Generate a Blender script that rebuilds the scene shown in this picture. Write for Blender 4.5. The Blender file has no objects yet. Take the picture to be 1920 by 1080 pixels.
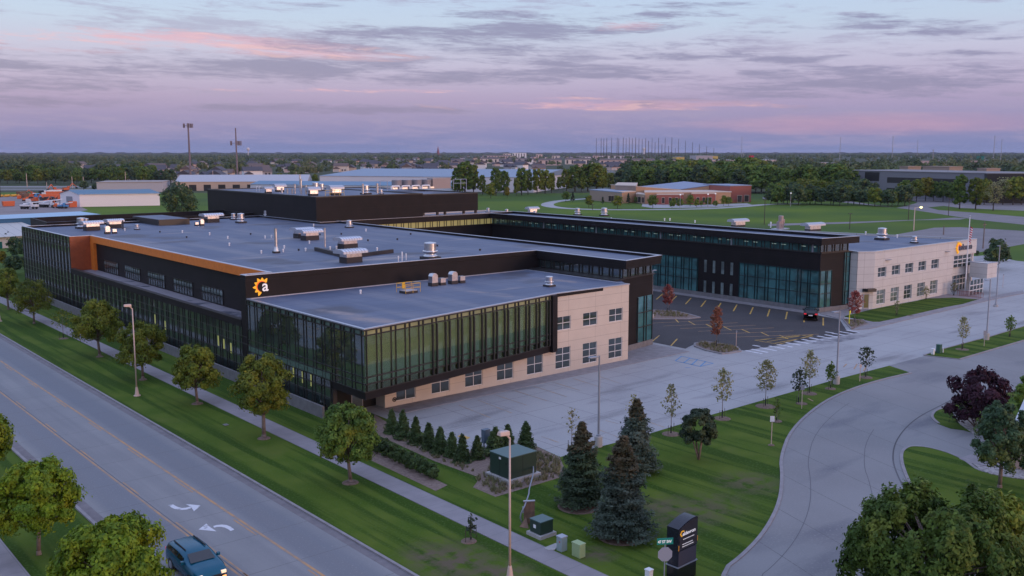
import bpy, math, random
import numpy as np
from mathutils import Vector, Matrix
R = math.radians
random.seed(7)
sc = bpy.context.scene
col = sc.collection
# ---------------------------------------------------------------- camera
CAM = Vector((-38.306, -62.727, 21.393)); FPX = 1808.4; PITCH = R(8.024); YAW = R(40.275)
FW = Vector((math.cos(PITCH)*math.sin(YAW), math.cos(PITCH)*math.cos(YAW), -math.sin(PITCH)))
RT = Vector((math.cos(YAW), -math.sin(YAW), 0)); UP = RT.cross(FW)
cd = bpy.data.cameras.new('camera'); cam = bpy.data.objects.new('camera', cd); col.objects.link(cam)
M3 = Matrix((RT, UP, -FW)).transposed()
cam.matrix_world = Matrix.Translation(CAM) @ M3.to_4x4()
cd.sensor_width = 36; cd.lens = FPX/1920*36; cd.clip_end = 60000; cd.clip_start = .5
sc.camera = cam
def ray(px, py): return FW*FPX + RT*(px-960) + UP*(540-py)
def G(px, py, z=0.0):
    """point of the world at height z that the survey photo shows at (px, py)"""
    d = ray(px, py); return CAM + d*((z-CAM.z)/d.z)
def GX(px, py, x): d = ray(px, py); return CAM + d*((x-CAM.x)/d.x)
def HT(p, py):
    """height of a thing standing on ground point p whose top shows at row py"""
    d = (p-CAM).dot(Vector((FW.x, FW.y, 0)).normalized())
    a = math.atan((540-py)/FPX) - PITCH
    return max(.3, CAM.z + d*math.tan(a))
# ---------------------------------------------------------------- world: dusk sky
def S(r, g, b):
    return tuple(((c/255)/12.92 if c/255 <= .04045 else ((c/255+.055)/1.055)**2.4) for c in (r, g, b))
SUN_AZ = Vector((.30, -.954, 0)); SUN_EL = R(5)
w = bpy.data.worlds.new('World'); sc.world = w; w.use_nodes = True
nt = w.node_tree; N = nt.nodes; LK = nt.links; N.clear()
def nd(t, tree=None, **k):
    n = (tree or nt).nodes.new(t)
    for a, v in k.items(): setattr(n, a, v)
    return n
def mth(op, a, b=None, c=None, clamp=False):
    n = nd('ShaderNodeMath', operation=op); n.use_clamp = clamp
    for i, q in enumerate((a, b, c)):
        if q is None: continue
        if isinstance(q, (int, float)): n.inputs[i].default_value = q
        else: LK.new(q, n.inputs[i])
    return n.outputs[0]
def mixc(f, a, b, bt='MIX'):
    n = nd('ShaderNodeMix', data_type='RGBA', blend_type=bt)
    for s, q in ((n.inputs[0], f), (n.inputs[6], a), (n.inputs[7], b)):
        if isinstance(q, (int, float)): s.default_value = q
        elif isinstance(q, tuple): s.default_value = q+(1,)
        else: LK.new(q, s)
    return n.outputs[2]
tc = nd('ShaderNodeTexCoord'); sep = nd('ShaderNodeSeparateXYZ'); LK.new(tc.outputs['Generated'], sep.inputs[0])
X_, Y_, Z_ = sep.outputs
az = mth('ARCTAN2', X_, Y_)                                   # 0 = +Y, grows towards +X
el = mth('ARCSINE', Z_)
# gradient by elevation (degrees/90)
ramp = nd('ShaderNodeValToRGB'); LK.new(mth('DIVIDE', el, math.pi/2, clamp=True), ramp.inputs[0])
st = [(0, (106,124,172)), (.8, (118,130,178)), (1.9, (136,136,182)), (3.0, (156,146,188)), (4.2, (172,164,200)), (5.6, (182,182,212)), (7.2, (180,196,222)), (9, (176,196,226)), (14, (172,194,234)), (30, (184,203,246)), (60, (188,206,255)), (90, (188,206,255))]
cr = ramp.color_ramp
while len(cr.elements) < len(st): cr.elements.new(.5)
for e, (p, c) in zip(cr.elements, st): e.position = p/90; e.color = S(*c)+(1,)
base = ramp.outputs[0]
# streaky clouds, laid out by compass direction and elevation
cmb = nd('ShaderNodeCombineXYZ'); LK.new(mth('MULTIPLY', az, 5.0), cmb.inputs[0]); LK.new(mth('ADD', mth('MULTIPLY', el, 42.0), mth('MULTIPLY', az, 1.2)), cmb.inputs[1])
def noise(vec, scale, detail=6, rough=.6, off=0, dist=0):
    n = nd('ShaderNodeTexNoise'); n.inputs['Scale'].default_value = scale; n.inputs['Detail'].default_value = detail; n.inputs['Roughness'].default_value = rough
    n.inputs['Distortion'].default_value = dist
    if off:
        a = nd('ShaderNodeVectorMath', operation='ADD'); LK.new(vec, a.inputs[0]); a.inputs[1].default_value = (off, off*.7, off*.3); vec = a.outputs[0]
    LK.new(vec, n.inputs['Vector']); return n.outputs['Fac']
n1 = noise(cmb.outputs[0], 1.0, 8, .62, 3.1, .3)
n2 = noise(cmb.outputs[0], 3.2, 8, .65, 11.3, .4)
n3 = noise(cmb.outputs[0], .8, 4, .5, 21.7)
n4 = noise(cmb.outputs[0], 9.0, 6, .7, 5.2, .6)
mixn = mth('ADD', mth('MULTIPLY', n1, .5), mth('ADD', mth('MULTIPLY', n2, .32), mth('MULTIPLY', n4, .18)))
def sm(v, lo, hi):
    n = nd('ShaderNodeMapRange', interpolation_type='SMOOTHSTEP'); LK.new(v, n.inputs[0])
    n.inputs[1].default_value = lo; n.inputs[2].default_value = hi; return n.outputs[0]
def ang(px, py):
    d = ray(px, py).normalized(); return math.atan2(d.x, d.y), math.asin(d.z)
def blob(px, py, wx, wy, soft=.85, amp=2.5):
    a0, e0 = ang(px, py); sa = abs(ang(px+wx, py)[0]-a0); se = abs(ang(px, py-wy)[1]-e0)
    da = mth('DIVIDE', mth('SUBTRACT', az, a0), sa); de = mth('DIVIDE', mth('SUBTRACT', el, e0), se)
    r = mth('ADD', mth('MULTIPLY', da, da), mth('MULTIPLY', de, de))
    v = mth('ADD', mth('SUBTRACT', 1.0, r), mth('MULTIPLY', mth('SUBTRACT', mixn, .5), amp*4))
    return sm(v, 0, soft*1.7)
def union(lst):
    o = lst[0]
    for q in lst[1:]: o = mth('MAXIMUM', o, q)
    return o
grey = union([blob(*b) for b in ((940,90,420,34),(1500,150,420,26),(420,125,420,28),(140,150,220,30),(840,55,260,16),(1150,30,260,12),(260,95,330,16),(1250,105,180,10),(1650,45,260,12),(60,120,160,16),(1500,110,120,8),(90,190,260,14),(560,205,330,12),(700,95,120,10),(880,28,150,9),(1130,140,330,14),(1700,160,260,14),(1450,60,60,6),(230,100,240,14),(1880,72,60,6),(330,108,420,20),(1000,55,330,22),(1000,105,260,24),(1620,34,120,12),(1800,98,160,10),(1560,128,90,7),(1400,178,520,30),(380,140,430,16),(120,150,280,26),(820,150,330,18),(620,12,60,5),(1300,10,160,9),(1790,56,150,10))])
pink = union([blob(*b) for b in ((200,76,420,24),(560,100,300,12),(500,88,260,10),(1170,48,75,10),(700,170,330,6),(1240,195,420,12),(150,95,200,10),(1030,185,200,5))])
hz = sm(el, R(12), R(5))
hz2 = sm(el, R(24), R(11))
thin = mth('MULTIPLY', sm(mixn, .475, .585), .62)
c = mixc(mth('MULTIPLY', thin, 1.0), base, S(150,146,184))
c = mixc(mth('MULTIPLY', mth('MULTIPLY', pink, hz2), .8), c, S(216,168,190))
c = mixc(mth('MULTIPLY', mth('MULTIPLY', grey, hz2), .82), c, S(124,125,167))
rim = mth('MULTIPLY', mth('MULTIPLY', pink, sm(n2, .5, .62)), hz2)
c = mixc(mth('MULTIPLY', rim, .55), c, S(226,184,192))
# rosy band low on the right hand side of the picture
lowp = blob(1650, 232, 520, 26, .8, .5)
c = mixc(mth('MULTIPLY', lowp, .6), c, S(186,146,176))
# afterglow round the set sun, behind the camera
dt = nd('ShaderNodeVectorMath', operation='DOT_PRODUCT'); LK.new(tc.outputs['Generated'], dt.inputs[0]); dt.inputs[1].default_value = SUN_AZ
glow = mth('MULTIPLY', sm(dt.outputs['Value'], .2, 1.0), sm(el, R(28), R(2)))
c = mixc(glow, c, (1.4, .76, .54))
dim = nd('ShaderNodeVectorMath', operation='SCALE'); LK.new(c, dim.inputs[0]); LK.new(mth('ADD', .84, mth('MULTIPLY', sm(el, R(7), R(22)), .16)), dim.inputs['Scale']); c = dim.outputs[0]
sky = nd('ShaderNodeTexSky', sky_type='NISHITA', sun_disc=False, sun_elevation=R(2), sun_rotation=math.atan2(SUN_AZ.x, SUN_AZ.y))
bg1 = nd('ShaderNodeBackground'); LK.new(c, bg1.inputs[0]); bg1.inputs[1].default_value = 1.0
bg2 = nd('ShaderNodeBackground'); LK.new(sky.outputs[0], bg2.inputs[0]); bg2.inputs[1].default_value = .05
ad = nd('ShaderNodeAddShader'); LK.new(bg1.outputs[0], ad.inputs[0]); LK.new(bg2.outputs[0], ad.inputs[1])
out = nd('ShaderNodeOutputWorld'); LK.new(ad.outputs[0], out.inputs[0])
sd = bpy.data.lights.new('sun', 'SUN'); sd.energy = .8; sd.angle = R(14); sd.color = (1, .62, .46)
sun = bpy.data.objects.new('sun', sd); col.objects.link(sun)
sun.rotation_euler = Vector((SUN_AZ.x*math.cos(SUN_EL), SUN_AZ.y*math.cos(SUN_EL), math.sin(SUN_EL))).to_track_quat('Z', 'Y').to_euler()
sc.view_settings.view_transform = 'Standard'; sc.view_settings.look = 'None'; sc.view_settings.exposure = .30; sc.view_settings.gamma = 1
sc.cycles.max_bounces = 6; sc.cycles.transparent_max_bounces = 8
# ---------------------------------------------------------------- materials
def mat(name, c1, rough=.7, metal=0.0, c2=None, scale=1.0, bump=0.0, bscale=None, spec=.5, emit=None, es=0.0, detail=5, lo=.35, hi=.65, stretch=None, ior=None):
    m = bpy.data.materials.new(name); m.use_nodes = True; t = m.node_tree; b = t.nodes['Principled BSDF']
    b.inputs['Base Color'].default_value = tuple(c1)+(1,); b.inputs['Roughness'].default_value = rough; b.inputs['Metallic'].default_value = metal
    b.inputs['Specular IOR Level'].default_value = spec
    if ior: b.inputs['IOR'].default_value = ior
    if emit: b.inputs['Emission Color'].default_value = tuple(emit)+(1,); b.inputs['Emission Strength'].default_value = es
    def nz(s, d=detail):
        tcn = t.nodes.new('ShaderNodeTexCoord'); n = t.nodes.new('ShaderNodeTexNoise'); n.inputs['Scale'].default_value = s; n.inputs['Detail'].default_value = d
        src = tcn.outputs['Object']
        if stretch:
            mp = t.nodes.new('ShaderNodeMapping'); mp.inputs['Scale'].default_value = stretch; t.links.new(src, mp.inputs[0]); src = mp.outputs[0]
        t.links.new(src, n.inputs['Vector']); return n.outputs['Fac']
    if c2:
        r = t.nodes.new('ShaderNodeMapRange'); r.inputs[1].default_value = lo; r.inputs[2].default_value = hi; t.links.new(nz(scale), r.inputs[0])
        x = t.nodes.new('ShaderNodeMix'); x.data_type = 'RGBA'; x.inputs[6].default_value = tuple(c1)+(1,); x.inputs[7].default_value = tuple(c2)+(1,)
        t.links.new(r.outputs[0], x.inputs[0]); t.links.new(x.outputs[2], b.inputs['Base Color'])
    if bump:
        bn = t.nodes.new('ShaderNodeBump'); bn.inputs['Strength'].default_value = bump; bn.inputs['Distance'].default_value = .05
        t.links.new(nz(bscale or scale*4), bn.inputs['Height']); t.links.new(bn.outputs[0], b.inputs['Normal'])
    return m
def over(m, builder):
    """put a further pattern over a material's colour; builder(tree, current colour socket) -> colour socket"""
    t = m.node_tree; b = t.nodes['Principled BSDF']; s = b.inputs['Base Color']
    if s.is_linked: cur = s.links[0].from_socket
    else:
        r = t.nodes.new('ShaderNodeRGB'); r.outputs[0].default_value = s.default_value; cur = r.outputs[0]
    t.links.new(builder(t, cur), s); return m
def tmix(t, f, a, b, bt='MIX'):
    x = t.nodes.new('ShaderNodeMix'); x.data_type = 'RGBA'; x.blend_type = bt
    for s, q in ((x.inputs[0], f), (x.inputs[6], a), (x.inputs[7], b)):
        if isinstance(q, (int, float)): s.default_value = q
        elif isinstance(q, tuple): s.default_value = q+(1,)
        else: t.links.new(q, s)
    return x.outputs[2]
def tnoise(t, scale, stretch=(1,1,1), detail=5, lo=.4, hi=.6, rot=0, off=0):
    a = t.nodes.new('ShaderNodeTexCoord'); mp = t.nodes.new('ShaderNodeMapping'); mp.inputs['Scale'].default_value = stretch; mp.inputs['Rotation'].default_value = (0,0,rot); mp.inputs['Location'].default_value = (off,off,0)
    n = t.nodes.new('ShaderNodeTexNoise'); n.inputs['Scale'].default_value = scale; n.inputs['Detail'].default_value = detail
    r = t.nodes.new('ShaderNodeMapRange'); r.inputs[1].default_value = lo; r.inputs[2].default_value = hi
    t.links.new(a.outputs['Object'], mp.inputs[0]); t.links.new(mp.outputs[0], n.inputs['Vector']); t.links.new(n.outputs['Fac'], r.inputs[0]); return r.outputs[0]
def tgrid(t, sx, sy, wdt, rot=0, vert=False):
    """thin joint lines: 1 on a joint"""
    a = t.nodes.new('ShaderNodeTexCoord'); mp = t.nodes.new('ShaderNodeMapping'); mp.inputs['Rotation'].default_value = (0,0,rot)
    t.links.new(a.outputs['Object'], mp.inputs[0]); s = t.nodes.new('ShaderNodeSeparateXYZ'); t.links.new(mp.outputs[0], s.inputs[0])
    o = None
    for i, (ax, st_) in enumerate(((0, sx), ((2 if vert else 1), sy))):
        if not st_: continue
        p = t.nodes.new('ShaderNodeMath'); p.operation = 'PINGPONG'; t.links.new(s.outputs[ax], p.inputs[0]); p.inputs[1].default_value = st_/2
        q = t.nodes.new('ShaderNodeMath'); q.operation = 'LESS_THAN'; t.links.new(p.outputs[0], q.inputs[0]); q.inputs[1].default_value = wdt
        if o is None: o = q.outputs[0]
        else:
            z = t.nodes.new('ShaderNodeMath'); z.operation = 'MAXIMUM'; t.links.new(o, z.inputs[0]); t.links.new(q.outputs[0], z.inputs[1]); o = z.outputs[0]
    return o
def glass(name, dark, refl, rough=.03, trans=0.0, lo=.22):
    m = bpy.data.materials.new(name); m.use_nodes = True; t = m.node_tree; b = t.nodes['Principled BSDF']; o = t.nodes['Material Output']
    b.inputs['Base Color'].default_value = tuple(dark)+(1,); b.inputs['Roughness'].default_value = .3
    t.links.new(tmix(t, tnoise(t, .55, (1,1,1.6), 3, .4, .62), tuple(dark), tuple(q*2.1 for q in dark)), b.inputs['Base Color']); gl = t.nodes.new('ShaderNodeBsdfGlossy'); gl.inputs['Color'].default_value = tuple(refl)+(1,); gl.inputs['Roughness'].default_value = rough
    lw = t.nodes.new('ShaderNodeLayerWeight'); lw.inputs[0].default_value = .35
    mr = t.nodes.new('ShaderNodeMapRange'); mr.inputs[3].default_value = lo; mr.inputs[4].default_value = .9; t.links.new(lw.outputs['Fresnel'], mr.inputs[0])
    bn = t.nodes.new('ShaderNodeBump'); bn.inputs['Strength'].default_value = .04; bn.inputs['Distance'].default_value = .1
    tcn = t.nodes.new('ShaderNodeTexCoord'); n = t.nodes.new('ShaderNodeTexNoise'); n.inputs['Scale'].default_value = .9; t.links.new(tcn.outputs['Object'], n.inputs['Vector']); t.links.new(n.outputs['Fac'], bn.inputs['Height']); t.links.new(bn.outputs[0], gl.inputs['Normal'])
    bx = b.outputs[0]
    if trans:
        tr = t.nodes.new('ShaderNodeBsdfTransparent'); tr.inputs[0].default_value = (.93, .94, .90, 1); x0 = t.nodes.new('ShaderNodeMixShader'); x0.inputs[0].default_value = trans
        t.links.new(b.outputs[0], x0.inputs[1]); t.links.new(tr.outputs[0], x0.inputs[2]); bx = x0.outputs[0]
    x = t.nodes.new('ShaderNodeMixShader'); t.links.new(mr.outputs[0], x.inputs[0]); t.links.new(bx, x.inputs[1]); t.links.new(gl.outputs[0], x.inputs[2]); t.links.new(x.outputs[0], o.inputs[0])
    return m
M = {}
M['black'] = over(mat('black_metal_panel', (.0095,.008,.009), .6, spec=.22, c2=(.014,.011,.012), scale=.6), lambda t, c_: tmix(t, tgrid(t, 0, 2.4, .012, vert=True), c_, (.03,.023,.023)))
M['frame'] = mat('black_frame', (.02,.018,.018), .45)
M['trim'] = mat('cap_metal', (.42,.44,.5), .4, .4)
M['orange'] = mat('orange_panel', (.74,.20,.022), .55, c2=(.66,.175,.02), scale=2)
M['rust'] = mat('rust_panel', (.30,.068,.020), .5, c2=(.24,.055,.017), scale=1.5)
M['beige'] = over(mat('beige_panel', (.60,.52,.44), .75, c2=(.56,.485,.41), scale=.7, spec=.25), lambda t, c_: tmix(t, tgrid(t, 3.7, 1.02, .012, vert=True), c_, (.30,.25,.21)))
M['pale'] = over(mat('pale_panel', (.59,.57,.55), .75, c2=(.55,.53,.515), scale=.7, spec=.25), lambda t, c_: tmix(t, tgrid(t, 3.75, .98, .014, vert=True), c_, (.27,.245,.24)))
M['plinth'] = mat('plinth_concrete', (.15,.145,.15), .85, c2=(.19,.185,.19), scale=2, bump=.3)
def roofmat(n, a, b2):
    m = mat(n, a, .62, c2=b2, scale=.22, spec=.35, detail=8, bump=.15, bscale=3)
    m = over(m, lambda t, c_: tmix(t, tnoise(t, .35, (1,.12,1), 7, .5, .78), c_, (.20,.205,.245)))
    m = over(m, lambda t, c_: tmix(t, tnoise(t, .11, (1,1,1), 7, .58, .66, off=4), c_, (.075,.08,.11)))
    m = over(m, lambda t, c_: tmix(t, tnoise(t, .16, (.35,1.6,1), 7, .63, .72, off=13, rot=.35), c_, (.27,.24,.25)))
    return over(m, lambda t, c_: tmix(t, tgrid(t, 0, 2.4, .035, rot=.02), c_, (.058,.066,.10)))
M['roof'] = roofmat('roof_membrane', (.088,.112,.178), (.112,.137,.205))
M['terrace'] = mat('terrace_membrane', (.24,.22,.245), .7, c2=(.06,.065,.09), scale=.35, lo=.56, hi=.64, detail=8)
M['white_win'] = mat('white_window_frame', (.72,.7,.7), .5)
M['glass'] = glass('dark_green_glass', (.016,.026,.025), (.64,.70,.71), lo=.30)
M['teal'] = glass('teal_glass', (.024,.095,.10), (.48,.68,.70), lo=.26)
M['box_glass'] = glass('clear_green_glass', (.04,.07,.045), (.60,.74,.62), trans=.93, lo=.03)
M['spandrel'] = mat('yellow_green_spandrel', (.36,.37,.19), .25, c2=(.23,.26,.14), scale=.6)
M['blind'] = mat('roller_blind', (.62,.60,.36), .8, emit=(.54,.51,.38), es=.8)  # blind cloth given its own glow, standing in for room light
M['inside'] = mat('glowing_room_wall', (.16,.24,.19), .8, c2=(.22,.3,.24), scale=.5, emit=(.15,.215,.20), es=1.1)  # interior light put into the wall as emission; no lamp inside
M['litroom'] = mat('lit_pane', (.4,.4,.1), .5, emit=(.42,.42,.16), es=.24)
M['litwarm'] = mat('lit_clerestory', (.2,.17,.08), .3, emit=(.42,.36,.14), es=.35)
M['win'] = glass('window_glass', (.012,.02,.02), (.42,.5,.52))
M['winpale'] = glass('window_glass_pale', (.10,.13,.13), (.55,.62,.62))
M['steel'] = mat('galvanised_steel', (.66,.66,.68), .30, .9, c2=(.5,.5,.54), scale=3)
M['hood'] = mat('hood_metal', (.62,.68,.78), .4, .3)
M['curb'] = mat('unit_curb', (.035,.03,.032), .7)
M['rubber'] = mat('rubber', (.02,.02,.022), .8)
M['white'] = mat('white_paint', (.75,.75,.77), .5)
M['whiteworn'] = mat('worn_white_marking', (.62,.62,.66), .7, c2=(.30,.30,.33), scale=2.2, lo=.55, hi=.66)
M['yellow'] = mat('yellow_marking', (.68,.40,.05), .7, c2=(.36,.24,.09), scale=1.5)
M['yellowworn'] = mat('worn_yellow_marking', (.50,.27,.12), .8, c2=(.30,.22,.17), scale=1.2)
M['yworn2'] = mat('faint_yellow_marking', (.42,.29,.19), .8, c2=(.30,.265,.25), scale=.9)
M['blue'] = mat('blue_marking', (.03,.22,.52), .7, c2=(.10,.28,.5), scale=2)
M['safety'] = mat('safety_yellow', (.75,.42,.03), .5)
M['logo_y'] = mat('logo_yellow', (.85,.42,.02), .5, emit=(.95,.45,.02), es=.35)
M['logo_r'] = mat('logo_red', (.75,.12,.03), .5, emit=(.9,.12,.03), es=.35)
M['logo_w'] = mat('logo_white', (.85,.83,.83), .5, emit=(.9,.85,.85), es=.25)
M['grey_txt'] = mat('grey_letters', (.10,.105,.14), .5)
M['pole_tan'] = mat('tan_pole', (.58,.43,.37), .5)
M['pole_grey'] = mat('grey_pole', (.27,.29,.34), .45, .3)
M['conc'] = mat('light_concrete', (.42,.40,.39), .8, c2=(.36,.345,.34), scale=2)
M['wood'] = mat('weathered_wood', (.22,.13,.085), .8, c2=(.13,.08,.055), scale=4)
M['green_box'] = mat('green_enamel', (.018,.042,.03), .45, spec=.5)
M['green_lid'] = mat('green_lid', (.07,.13,.13), .45)
# ground materials
g = mat('lawn', (.062,.110,.010), .95, c2=(.098,.138,.018), scale=.35, bump=.5, bscale=9, spec=.12, detail=8)
g = over(g, lambda t, c_: tmix(t, tnoise(t, .16, (1,1,1), 6, .58, .72, off=3), c_, (.12,.14,.03)))
g = over(g, lambda t, c_: tmix(t, tnoise(t, .75, (1,.05,1), 3, .46, .56, rot=.12), c_, (.034,.072,.006)))
g = over(g, lambda t, c_: tmix(t, tnoise(t, 7, (1,1,1), 6, .5, .75), c_, (.08,.13,.03)))
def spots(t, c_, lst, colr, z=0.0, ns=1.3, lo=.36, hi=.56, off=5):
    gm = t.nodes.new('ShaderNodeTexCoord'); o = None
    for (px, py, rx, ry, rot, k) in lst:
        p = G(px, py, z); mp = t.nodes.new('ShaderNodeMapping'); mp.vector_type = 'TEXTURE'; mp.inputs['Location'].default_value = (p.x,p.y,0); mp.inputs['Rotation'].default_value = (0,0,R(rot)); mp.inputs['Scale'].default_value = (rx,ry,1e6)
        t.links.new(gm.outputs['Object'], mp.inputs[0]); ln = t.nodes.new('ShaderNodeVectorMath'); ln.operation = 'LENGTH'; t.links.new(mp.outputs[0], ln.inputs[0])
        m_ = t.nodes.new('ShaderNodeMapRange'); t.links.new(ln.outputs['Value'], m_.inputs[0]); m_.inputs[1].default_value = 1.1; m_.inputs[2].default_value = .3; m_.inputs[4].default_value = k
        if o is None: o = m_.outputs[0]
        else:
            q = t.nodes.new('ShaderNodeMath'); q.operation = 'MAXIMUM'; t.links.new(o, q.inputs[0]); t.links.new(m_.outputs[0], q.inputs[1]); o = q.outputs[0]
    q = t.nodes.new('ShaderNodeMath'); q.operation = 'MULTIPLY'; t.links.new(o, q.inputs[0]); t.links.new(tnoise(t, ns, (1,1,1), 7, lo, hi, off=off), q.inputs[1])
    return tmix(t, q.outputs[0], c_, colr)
def soil(t, c_):
    gm = t.nodes.new('ShaderNodeTexCoord'); o = None
    for (px, py, rx, ry) in ((850,1052,2.6,3.4),(930,1075,2.2,2.2),(800,1040,1.5,1.6),(1120,1040,1.3,1.2),(1300,960,5,2.5),(1405,905,2.5,2.5),(1240,950,3,2)):
        p = G(px, py); mp = t.nodes.new('ShaderNodeMapping'); mp.vector_type = 'POINT'; mp.inputs['Location'].default_value = (-p.x/rx,-p.y/ry,0); mp.inputs['Scale'].default_value = (1/rx,1/ry,0)
        t.links.new(gm.outputs['Object'], mp.inputs[0]); ln = t.nodes.new('ShaderNodeVectorMath'); ln.operation = 'LENGTH'; t.links.new(mp.outputs[0], ln.inputs[0])
        m_ = t.nodes.new('ShaderNodeMapRange'); t.links.new(ln.outputs['Value'], m_.inputs[0]); m_.inputs[1].default_value = 1.15; m_.inputs[2].default_value = .2; m_.inputs[4].default_value = 1 if px < 1200 else .75
        if o is None: o = m_.outputs[0]
        else:
            z = t.nodes.new('ShaderNodeMath'); z.operation = 'MAXIMUM'; t.links.new(o, z.inputs[0]); t.links.new(m_.outputs[0], z.inputs[1]); o = z.outputs[0]
    z = t.nodes.new('ShaderNodeMath'); z.operation = 'MULTIPLY'; t.links.new(o, z.inputs[0]); t.links.new(tnoise(t, 1.3, (1,1,1), 7, .36, .56, off=5), z.inputs[1])
    return tmix(t, z.outputs[0], c_, (.125,.10,.065))
g = over(g, soil)
M['grass'] = g
M['field'] = over(mat('far_ground', (.115,.175,.020), .95, c2=(.06,.115,.022), scale=.02, spec=.1, detail=8), lambda t, c_: tmix(t, tnoise(t, .006, (1,1,1), 6, .45, .6, off=9), c_, (.06,.10,.03)))
M['suburb'] = mat('suburb_ground', (.055,.07,.035), .95, c2=(.08,.085,.055), scale=.01, spec=.1)
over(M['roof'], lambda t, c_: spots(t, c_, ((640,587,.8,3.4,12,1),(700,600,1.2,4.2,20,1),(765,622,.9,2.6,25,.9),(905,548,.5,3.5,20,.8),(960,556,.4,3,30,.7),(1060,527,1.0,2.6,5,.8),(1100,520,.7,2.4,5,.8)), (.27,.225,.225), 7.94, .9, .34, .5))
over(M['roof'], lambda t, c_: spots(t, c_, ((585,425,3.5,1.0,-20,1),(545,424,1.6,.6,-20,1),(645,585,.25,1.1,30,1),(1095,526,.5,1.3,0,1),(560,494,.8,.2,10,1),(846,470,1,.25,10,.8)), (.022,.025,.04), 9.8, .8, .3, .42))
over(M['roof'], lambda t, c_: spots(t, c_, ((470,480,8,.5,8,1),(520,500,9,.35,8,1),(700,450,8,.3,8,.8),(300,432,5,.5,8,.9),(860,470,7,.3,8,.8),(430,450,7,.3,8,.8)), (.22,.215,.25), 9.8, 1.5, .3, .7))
M['gravel'] = mat('gravel', (.20,.165,.165), .9, c2=(.26,.22,.22), scale=.08, bump=.4, bscale=2)
M['river'] = mat('river_stones', (.20,.18,.18), .8, c2=(.42,.40,.40), scale=5, bump=1, bscale=5)
M['mulch'] = mat('mulch', (.17,.115,.095), .95, c2=(.25,.185,.155), scale=5, bump=.8, bscale=9)
road = mat('street_concrete', (.225,.225,.23), .8, c2=(.265,.26,.262), scale=.25, bump=.15, bscale=8, detail=8)
def lanes(t, c_):
    gm = t.nodes.new('ShaderNodeTexCoord'); s = t.nodes.new('ShaderNodeSeparateXYZ'); t.links.new(gm.outputs['Object'], s.inputs[0]); r = t.nodes.new('ShaderNodeValToRGB'); m_ = t.nodes.new('ShaderNodeMapRange'); t.links.new(s.outputs[0], m_.inputs[0]); m_.inputs[1].default_value = -22; m_.inputs[2].default_value = -12; t.links.new(m_.outputs[0], r.inputs[0])
    st = [(0,.0),(.07,0),(.13,.75),(.30,.85),(.335,.3),(.36,.12),(.62,.08),(.66,.35),(.72,.9),(.86,.8),(.93,.25),(1,.0)]; e = r.color_ramp.elements
    while len(e) < len(st): e.new(.5)
    for k, (p, v) in zip(e, st): k.position = p; k.color = (v,v,v,1)
    return tmix(t, r.outputs[0], c_, (.155,.165,.19))
road = over(road, lanes)
road = over(road, lambda t, c_: tmix(t, tnoise(t, .8, (1,.02,1), 5, .45, .75), c_, (.175,.175,.19)))
road = over(road, lambda t, c_: tmix(t, tgrid(t, 0, 4.6, .02), c_, (.13,.125,.13)))
road = over(road, lambda t, c_: tmix(t, tnoise(t, 9, (1,1,1), 3, .6, .8), c_, (.28,.27,.28)))
M['road'] = road
lot = mat('lot_concrete', (.37,.365,.37), .78, c2=(.32,.315,.325), scale=.12, bump=.12, bscale=8, detail=8)
lot = over(lot, lambda t, c_: tmix(t, tnoise(t, .35, (.25,1,1), 5, .56, .72, off=2), c_, (.20,.195,.205)))
lot = over(lot, lambda t, c_: tmix(t, tgrid(t, 4.2, 4.2, .03), c_, (.19,.18,.185)))
lot = over(lot, lambda t, c_: tmix(t, tnoise(t, 6, (1,1,1), 4, .55, .8), c_, (.42,.41,.415)))
M['lot'] = lot
drv = mat('driveway_concrete', (.235,.23,.235), .8, c2=(.20,.195,.20), scale=.14, bump=.12, bscale=8, detail=8)
drv = over(drv, lambda t, c_: tmix(t, tnoise(t, .3, (.3,1,1), 6, .54, .72, off=6, rot=.5), c_, (.135,.135,.155)))
drv = over(drv, lambda t, c_: tmix(t, tgrid(t, 4.0, 0, .024, rot=.35), c_, (.12,.115,.12)))
M['drive'] = over(drv, lambda t, c_: tmix(t, tnoise(t, 7, (1,1,1), 4, .55, .8), c_, (.27,.26,.265)))
M['walk'] = over(mat('sidewalk_concrete', (.28,.255,.27), .85, c2=(.235,.215,.23), scale=.8, bump=.15, bscale=6, detail=6), lambda t, c_: tmix(t, tgrid(t, 1.5, 1.5, .02), c_, (.2,.19,.2)))
M['asphalt'] = over(mat('asphalt', (.037,.034,.038), .85, c2=(.05,.046,.05), scale=.3, bump=.3, bscale=14, detail=8), lambda t, c_: tmix(t, tnoise(t, 10, (1,1,1), 4, .5, .8), c_, (.08,.075,.08)))
M['oldasphalt'] = mat('old_asphalt', (.17,.155,.165), .85, c2=(.21,.19,.20), scale=.15)
M['kerb'] = mat('kerb_concrete', (.285,.265,.275), .85, c2=(.23,.21,.22), scale=1.5)
M['kerb_dark'] = mat('gutter_concrete', (.20,.18,.19), .85, c2=(.15,.135,.145), scale=1.2)
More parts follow.
